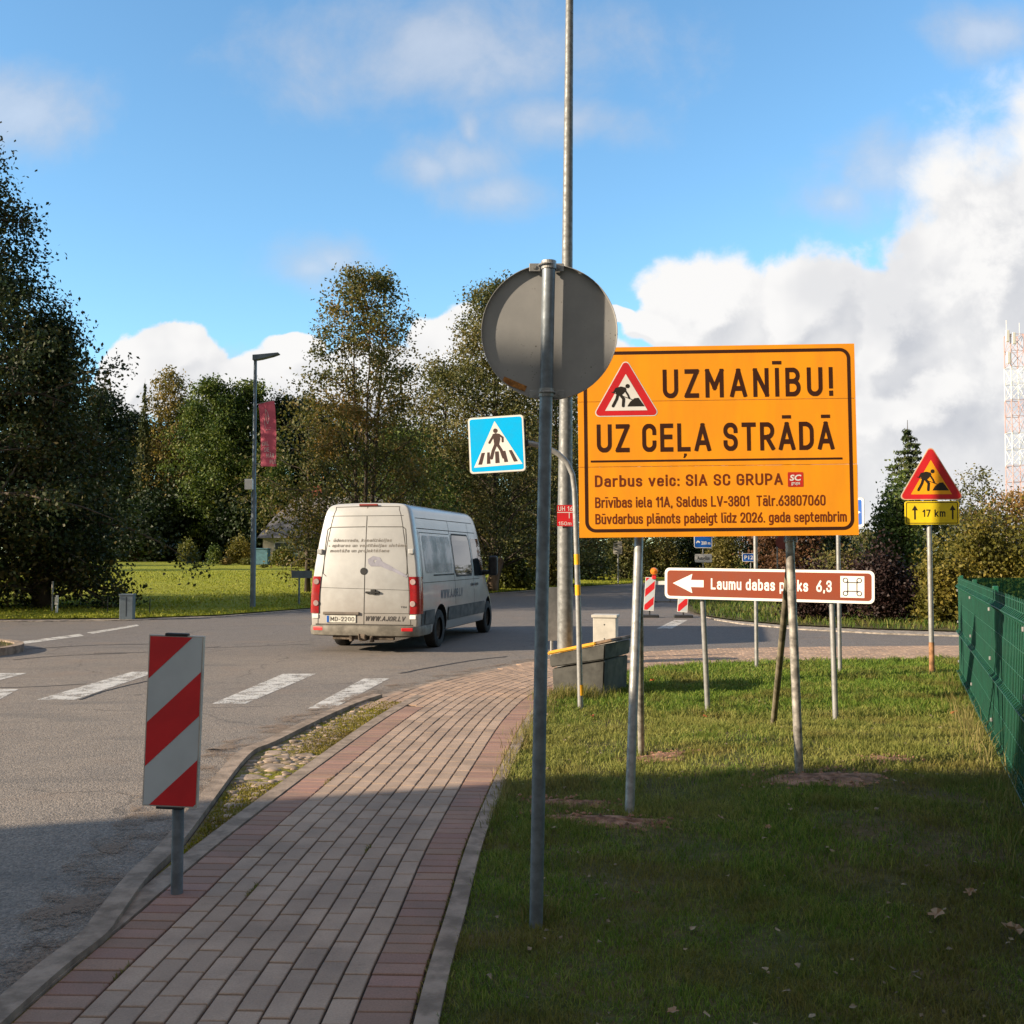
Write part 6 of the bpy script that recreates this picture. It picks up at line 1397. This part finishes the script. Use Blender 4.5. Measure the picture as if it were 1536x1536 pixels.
def rear_pt(s_, z, off=0.0): return (shear(z) - off, -s_, z)
xs = [0, .01, .03, .06, .1, .14, .3, .6, .85, 1.0, 1.25, 1.5, 1.65, 2.0, 2.4, 2.8, 3.2, 3.6, 4.0, 4.15, 4.28, 4.4, 4.5, 4.62, 4.8, 5.0, 5.2, 5.32, 5.5, 5.72, 5.82, 5.88, 5.92]
vs = []; nz = len(ZS); ringn = 2 * nz - 1
for x in xs:
    k = kx_(x); row = [(xpos(x, BOT + (z - BOT) * k), -half(x, z), BOT + (z - BOT) * k) for z in ZS] + [(xpos(x, BOT + (z - BOT) * k), half(x, z), BOT + (z - BOT) * k) for z in ZS[-2::-1]]; vs += row
fs = []
for i in range(len(xs) - 1):
    for j in range(ringn):
        j2 = (j + 1) % ringn; fs.append((i * ringn + j, (i + 1) * ringn + j, (i + 1) * ringn + j2, i * ringn + j2))
for i, flip in ((0, False), (len(xs) - 1, True)):
    b = i * ringn
    for j in range(nz - 1):
        q_ = (b + j, b + j + 1, b + ringn - 2 - j, b + ringn - 1 - j) if j < nz - 2 else (b + j, b + j + 1, b + ringn - 1 - j); fs.append(q_[::-1] if flip else q_)
bd = MB(); bd.add(vs, fs)
body = bd.build('body', [M_van, M_dark], van)
bm = bmesh.new(); bm.from_mesh(body.data); bmesh.ops.recalc_face_normals(bm, faces=bm.faces); bm.to_mesh(body.data); bm.free()
cut = MB(); WX = (1.28, 4.95); WR = .345
for wx in WX:
    for s_ in (1, -1): cut.lathe([(.001, -.17), (.43, -.17), (.43, .17), (.001, .17)], 32, Matrix.Rotation(R(90), 3, 'X'), (wx, s_ * .94, .35))
cutter = cut.build('cutter', M_dark, van); bm = bmesh.new(); bm.from_mesh(cutter.data); bmesh.ops.remove_doubles(bm, verts=bm.verts, dist=.0005); bmesh.ops.recalc_face_normals(bm, faces=bm.faces); bm.to_mesh(cutter.data); bm.free()
md = body.modifiers.new('arches', 'BOOLEAN'); md.operation = 'DIFFERENCE'; md.object = cutter; md.solver = 'EXACT'; md.material_mode = 'TRANSFER'
dg = bpy.context.evaluated_depsgraph_get(); dg.update(); nm = bpy.data.meshes.new_from_object(body.evaluated_get(dg)); body.modifiers.clear(); body.data = nm
bpy.data.objects.remove(cutter)
nm.polygons.foreach_set('use_smooth', [True] * len(nm.polygons)); nm.set_sharp_from_angle(angle=R(38))
def side_grid(x0, x1, z0, z1, off, s=-1, n=10, m=8, r=.0):
    mb = MB(); vs = []
    for j in range(m + 1):
        z = z0 + (z1 - z0) * j / m; ins = 0.0; d = min(z - z0, z1 - z)
        if r and d < r: ins = r - math.sqrt(max(0, r * r - (r - d) ** 2))
        for i in range(n + 1): vs.append(side_pt(x0 + ins + (x1 - x0 - 2 * ins) * i / n, z, off, s))
    mb.add(vs, [(j * (n + 1) + i, j * (n + 1) + i + 1, (j + 1) * (n + 1) + i + 1, (j + 1) * (n + 1) + i) for j in range(m) for i in range(n)]); return mb
def side_line(mb, pts, w, off=.003, s=-1):
    P = []
    for a, b in zip(pts, pts[1:]):
        for k in range(8): P.append((a[0] + (b[0] - a[0]) * k / 8, a[1] + (b[1] - a[1]) * k / 8))
    P.append(pts[-1]); t = MB(); t.strip(P, w, 0)
    mb.add([side_pt(p[0], p[2], off, s) for p in t.v], t.f)
for s_ in (-1, 1):
    nm_ = 'window'
    side_grid(2.305, 3.615, 1.245, 2.075, .0028, s_, r=.08).build('window_seal', M_seam, van)
    side_grid(2.34, 3.58, 1.28, 2.04, .004, s_, r=.06).build(nm_, M_vglass, van)
    mb = MB(); vs = []; n, m = 8, 8
    for j in range(m + 1):
        z = 1.24 + .76 * j / m; x1 = float(np.interp(z, [1.24, 1.40, 2.0], [4.92, 4.86, 4.40]))
        for i in range(n + 1): vs.append(side_pt(3.74 + (x1 - 3.74) * i / n, z, .004, s_))
    mb.add(vs, [(j * (n + 1) + i, j * (n + 1) + i + 1, (j + 1) * (n + 1) + i + 1, (j + 1) * (n + 1) + i) for j in range(m) for i in range(n)]); mb.build(nm_, M_vglass, van)
    mb = MB()
    for a, b in ((.28, .84), (1.72, 4.50)):
        g_ = side_grid(a, b, .47, .69, .022, s_, 10, 4, .02); mb.add(g_.v, g_.f); g_ = side_grid(a - .0, b + .0, .455, .705, .008, s_, 10, 4); mb.add(g_.v, g_.f)
    mb.build('side_moulding', M_moul, van)
    mb = MB(); side_line(mb, [(.22, 1.24), (.22, 2.08)], .012, .003, s_); side_line(mb, [(2.26, .72), (2.26, 2.30)], .016, .003, s_); side_line(mb, [(3.66, .45), (3.66, 2.30)], .014, .003, s_); side_line(mb, [(.18, 2.12), (4.2, 2.12)], .014, .003, s_)
    side_line(mb, [(.2, 2.30), (4.1, 2.32)], .012, .003, s_); side_line(mb, [(.15, 1.18), (4.6, 1.18)], .010, .003, s_); side_line(mb, [(.9, 1.30), (2.24, 1.30)], .028, .003, s_); side_line(mb, [(4.85, .72), (4.95, 1.18)], .012, .003, s_)
    side_line(mb, [(.25, 1.25), (.30, 2.05), (2.2, 2.05)], .012, .003, s_)
    mb.build('door_seam', M_seam, van)
    mb = MB()
    for x_ in (3.52, 3.84): g_ = side_grid(x_ - .10, x_ + .10, 1.05, 1.10, .025, s_, 4, 2, .02); mb.add(g_.v, g_.f)
    mb.build('door_handle', M_dark, van)
    # mirror
    mb = MB(); b_ = Vector(side_pt(4.72, 1.30, 0, s_)); mb.tube([b_, b_ + Vector((-.02, s_ * .14, .0))], .05, 8); mb.bbox(b_ + Vector((-.02, s_ * .21, .14)), (.16, .19, .42), .05, 3); mb.build('wing_mirror', M_dark, van)
    # tail lamp wrapping round the corner
    tl = MB(); vs = []; zz = [.66 + .63 * j / 8 for j in range(9)]
    for z in zz:
        w0 = half(.0, z)
        row = [rear_pt(-s_ * (w0 - .115), z, .012), rear_pt(-s_ * (w0 - .02), z, .012)]
        row += [tuple(Vector(side_pt(x_, z, .012, s_)) + Vector((-.010 * (1 - x_ / .14), 0, 0))) for x_ in (.012, .05, .10, .17)]
        vs += row
    n = 6; tl.add(vs, [(j * n + i, j * n + i + 1, (j + 1) * n + i + 1, (j + 1) * n + i) for j in range(8) for i in range(n - 1)])
    lamp = tl.build('tail_light', mat('tail_red', (.30, .008, .010), .22, coat=.5), van, smooth=True)
    w0 = half(0, 1.0); mb = MB()
    for z in (1.20, .83):
        mb.lathe([(.001, 0), (.045, 0), (.05, -.006), (.045, -.012), (.001, -.012)], 18, Matrix.Rotation(R(-90), 3, 'Y'), (shear(z) - .026, s_ * (w0 - .062), z))
    mb.build('lens', mat('clear_lens', (.40, .30, .29), .2, coat=.6), lamp)
    MB().bbox((shear(.62) - .002, s_ * (w0 - .055), .605), (.03, .11, .07), .01).build('reversing_light', M_white, van)
    # headlamp
    g_ = side_grid(5.45, 5.75, .80, 1.0, .006, s_, 4, 4, .05); g_.build('headlight', mat('clear_lens', (.62, .52, .5)), van)
    for x_ in WX:
        wh = MB(); wh.lathe([(.20, -.10), (.31, -.105), (.335, -.09), (WR, -.05), (WR, .05), (.335, .09), (.31, .105), (.20, .10)], 36, Matrix.Rotation(R(90), 3, 'X')); wh = wh.build('wheel', mat('tyre', (.028, .027, .026), .85, var=.15, scale=9), van, auto=35); wh.location = (x_, s_ * .865, WR - .005)
        rm = MB(); sg = -s_; rm.lathe([(.001, sg * -.0), (.05, sg * -.055), (.07, sg * -.055), (.085, sg * -.03), (.15, sg * -.06), (.19, sg * -.05), (.205, sg * -.09), (.215, sg * -.10), (.215, sg * .05)], 32, Matrix.Rotation(R(90), 3, 'X')); rm = rm.build('rim', mat('wheel_steel', (.20, .195, .19), .5, .4, var=.2, scale=9), wh, auto=30); rm.location = (0, 0, 0)
# rear doors
mb = MB()
def rear_line(pts, w, off=.003):
    P = []
    for a, b in zip(pts, pts[1:]):
        for k in range(10): P.append((a[0] + (b[0] - a[0]) * k / 10, a[1] + (b[1] - a[1]) * k / 10))
    P.append(pts[-1]); t = MB(); t.strip(P, w, 0); mb.add([rear_pt(p[0], p[2], off) for p in t.v], t.f)
hw0 = lambda z: half(0, z)
rear_line([(0, .47), (0, 2.50)], .012); dl = [(hw0(z) - .13, z) for z in (.66, 1.0, 1.3, 1.6, 1.9, 2.2, 2.36, 2.44)]
for s_ in (1, -1):
    rear_line([(s_ * (hw0(.5) - .09), .47), (s_ * (hw0(.6) - .10), .64)] + [(s_ * a, b) for a, b in dl] + [(s_ * .58, 2.49), (0, 2.50)], .010)
    rear_line([(s_ * .76, 1.34), (s_ * .74, 1.8), (s_ * .71, 2.10), (s_ * .66, 2.14), (s_ * .02, 2.145)], .012); rear_line([(s_ * .76, 1.34), (s_ * .70, 1.29)], .010)
rear_line([(-.66, 2.335), (.66, 2.335)], .008); rear_line([(-.85, 1.10), (.85, 1.06)], .006); rear_line([(.01, .665), (.86, .665)], .008); rear_line([(-.88, .47), (.88, .47)], .018)
mb.build('door_seam', M_seam, van)
def rear_box(name, s0, s1, z0, z1, t, m, parent=van, r=.01):
    zc = (z0 + z1) / 2; a = -math.atan2(shear(z1) - shear(z0), z1 - z0)
    return MB().bbox((shear(zc) - t / 2 + .004, -(s0 + s1) / 2, zc), (t, s1 - s0, z1 - z0), r, 2, Matrix.Rotation(-a, 3, 'Y')).build(name, m, parent)
rear_box('brake_light', -.15, .19, 2.505, 2.535, .05, mat('brake_red', (.22, .03, .02), .4))
rear_box('plate_trim', -.74, -.08, .635, .685, .04, mat('trim_grey', (.16, .135, .115), .5))
np_ = rear_box('number_plate', -.68, -.14, .50, .625, .02, mat('plate_white', (.66, .65, .60), .45), van, .006)
MB().flat([(-.67, .51), (-.62, .51), (-.62, .615), (-.67, .615)], 0); mb = MB(); roadtext(mb, 'MD-2200', -.60, -.17, .525, .075, 0, .13, .2, 0, lambda x, z: rear_pt(x, z, .0195)); mb.build('lettering', M_black, np_)
mb = MB(); mb.add([rear_pt(*p, .0195) for p in ((-.672, .507), (-.628, .507), (-.628, .618), (-.672, .618))], [(0, 1, 2, 3)]); mb.build('country_band', M_blue, np_)
mb = MB(); mb.lathe([(.001, 0), (.06, 0), (.062, -.006), (.05, -.012), (.001, -.012)], 22, Matrix.Rotation(R(-90), 3, 'Y'), (shear(1.38) - .013, .02, 1.38)); mb.build('door_lock', M_dark, van)  # round lock disc on the rear doors
mb = MB(); mb.bbox((shear(1.02) - .022, -.155, 1.02), (.04, .26, .035), .012); mb.bbox((shear(1.02) - .022, -.17, 1.03), (.04, .10, .08), .012); mb.build('door_handle', M_dark, van)
for s_ in (1, -1):
    mb = MB(); mb.bbox((shear(1.72) - .01, s_ * (hw0(1.72) - .03), 1.72), (.06, .09, .085), .012); mb.build('hinge', M_van, van)
rf_ = lambda x, z: rear_pt(x, z, .004)
M_fade = mat('faded_grey_print', (.22, .20, .18), .5)
for tx_, x0_, x1_, b_ in (('ūdensvada, kanalizācijas', -.60, .46, 1.885), ('apkures un ventilācijas sistēmu', -.62, .73, 1.795), ('montāža un projektēšana', -.65, .42, 1.705)):
    mb = MB(); roadtext(mb, tx_, x0_, x1_, b_, .056, 0, .16, .17, .2, rf_); mb.build('lettering', M_fade, van)
mb = MB()
for z_ in (1.905, 1.815): d_ = disc(-.67, z_, .012, 8); mb.add([rf_(*p) for p in d_], [tuple(range(8))])
mb.build('bullet_point', M_fade, van)
M_dkp = mat('dark_print', (.05, .045, .045), .5)
mb = MB(); roadtext(mb, 'WWW.AJOR.LV', .02, .73, .535, .082, 0, .17, .15, .25, rf_); mb.build('lettering', M_dkp, van); mb = MB(); roadtext(mb, 'TDI', .66, .76, .76, .03, 0, .2, .2, 0, rf_); mb.build('lettering', M_dkp, van)
mb = MB(); k = .58 / 1000  # adjustable spanner printed on the right door
def wr(pts): mb.add([rear_pt((a - 510) / 421.0, 1.58 - (720 + b / 4.8 - 835) / F * 17.4, .005) for a, b in pts], [tuple(range(len(pts)))][0:1])
for tri_ in ([(530, 550), (570, 525), (620, 535), (600, 555), (575, 555)], [(530, 550), (575, 555), (580, 580), (610, 600), (555, 600), (535, 580)], [(620, 535), (640, 565), (625, 600), (610, 600), (580, 580), (600, 555)], [(640, 565), (720, 605), (705, 632), (625, 600)]): wr(tri_)
wr([(720, 608), (836, 668), (826, 682), (708, 630)])
mb.build('spanner_print', mat('spanner_grey', (.27, .27, .33), .45), van)
mb = MB(); roadtext(mb, 'WWW.AJOR.LV', 1.25, 2.75, .87, .16, 0, .17, .16, .2, lambda x, z: side_pt(x, z, .005, -1)); mb.build('lettering', mat('side_print', (.13, .13, .15), .5), van)
sp = side_grid(.42, 2.18, 1.34, 2.0, .004, -1, r=.05).build('window_film', mat('film_grey', (.30, .305, .32), .25, var=.3, scale=2.5), van)
# bumper, tow bar, underside
mb = MB(); pr = []
for s_ in (-1, 1):
    pass
P = [(.62, -1.0), (.30, -1.005), (.06, -.985), (-.05, -.90), (-.10, -.70), (-.11, 0), (-.10, .70), (-.05, .90), (.06, .985), (.30, 1.005), (.62, 1.0)]
sec = [(0.03, .285), (0.0, .30), (-.012, .36), (-.012, .42), (.0, .455), (.05, .465)]
vs = []; 
for x_, y_ in P:
    nrm = Vector((x_ - .5, y_ * .6)).normalized()
    for o_, z_ in sec: vs.append((x_ - nrm.x * o_ , y_ - nrm.y * o_, z_ - .005))
n = len(sec); mb.add(vs, [(i * n + j, (i + 1) * n + j, (i + 1) * n + j + 1, i * n + j + 1) for i in range(len(P) - 1) for j in range(n - 1)])
bp = mb.build('rear_bumper', M_bump, van, auto=50)
for s_ in (1, -1):
    g_ = side_grid(.12, .86, .445, .70, .010, s_, 6, 4); g_.build('bumper_corner', M_moul, van); MB().bbox((-.075, s_ * .80, .40), (.03, .20, .06), .01, 2, Matrix.Rotation(R(-s_ * 14), 3, 'Z')).build('reflector', M_red, bp)
mb = MB(); mb.bbox((.0, 0, .25), (.08, 1.1, .07), .01); mb.bbox((-.06, -.02, .26), (.16, .12, .12), .02); mb.tube([(-.1, .0, .24), (-.2, 0, .24), (-.22, 0, .33)], .022, 8); mb.bbox((-.05, -.17, .25), (.1, .05, .14), .01); mb.bbox((-.05, .2, .25), (.1, .05, .12), .01); mb.build('tow_bar', mat('rusty_steel', (.13, .10, .075), .8, var=.3, scale=12), van)
mb = MB(); mb.bbox((2.9, 0, .30), (5.0, 1.5, .14), .04); mb.tube([(1.28, -.8, .33), (1.28, .8, .33)], .06, 8); mb.tube([(4.95, -.8, .33), (4.95, .8, .33)], .05, 8); mb.build('underbody', M_dark, van)
# windscreen and front grille
mb = MB(); vs = []; 
for j in range(7):
    x_ = 4.50 + (5.16 - 4.50) * j / 6
    k = kx_(x_); zt_ = topx(x_)
    for i in range(9):
        y_ = (-1 + 2 * i / 8) * float(np.interp(x_, [4.5, 5.16], [.60, .80])); 
        # height of the shell above y_
        zp = float(np.interp(abs(y_) / float(np.interp(x_, [0, 4.4, 5.1, 5.6, 5.8, 5.92], [1, 1, .965, .90, .82, .70])), WW[::-1][:8], WZ[::-1][:8])); vs.append((x_ + .01, y_, BOT + (zp - BOT) * k + .012))
mb.add(vs, [(j * 9 + i, j * 9 + i + 1, j * 9 + 10 + i, j * 9 + 9 + i) for j in range(6) for i in range(8)]); mb.build('windscreen', M_vglass, van, smooth=True)
MB().bbox((5.91, 0, .70), (.06, 1.0, .14), .02).build('grille', M_dark, van)
MB().bbox((5.86, 0, .42), (.16, 1.5, .24), .05).build('front_bumper', M_bump, van)

# ------------------------------------------------------------------ small things: fallen leaves
M_lf = [leaf_mat('fallen_orange', ((.45, .12, .05), (.5, .16, .06)), .2), leaf_mat('fallen_tan', ((.30, .18, .11), (.36, .24, .15)), .2)]
LV = [(888, 1080, 0, .07), (1057, 1080, 0, .06), (979, 1025, 0, .09), (1432, 1075, 0, .09), (1082, 1236, 1, .055), (1405, 1384, 1, .08), (1522, 1408, 1, .11), (812, 1332, 1, .05), (1010, 1533, 1, .05), (1455, 1350, 1, .06), (1152, 1250, 1, .04), (952, 1350, 1, .05), (1240, 1180, 1, .06), (1330, 1165, 1, .05)]
proto = None
for i, (px, py, k, s_) in enumerate(LV):
    p = gpl(px, py); mb = MB(); n = 9; h = .0
    out = [(s_ * (.35 + .65 * abs(math.cos(t * 2.5 + i))) * .5 * math.cos(t), s_ * (.35 + .65 * abs(math.cos(t * 2.5 + i))) * .5 * math.sin(t)) for t in np.linspace(0, 6.283, 15)[:-1]]
    mb.add([(0, 0, .0)] + [(a, b, s_ * .25 * random.random()) for a, b in out], [(0, 1 + q, 1 + (q + 1) % 14) for q in range(14)])
    o = mb.build('fallen_leaf', M_lf[k]); o.location = (p.x, p.y, p.z + .035); o.rotation_euler = (random.uniform(-.4, .4), random.uniform(-.4, .4), i)
    tag(o, 'bright orange autumn leaf lying on the sunny part of the lawn' if k == 0 else 'curled tan dead leaf lying in the shaded lawn', 'leaf', 'orange leaves on the sunny lawn' if k == 0 else 'tan leaves in the shade')
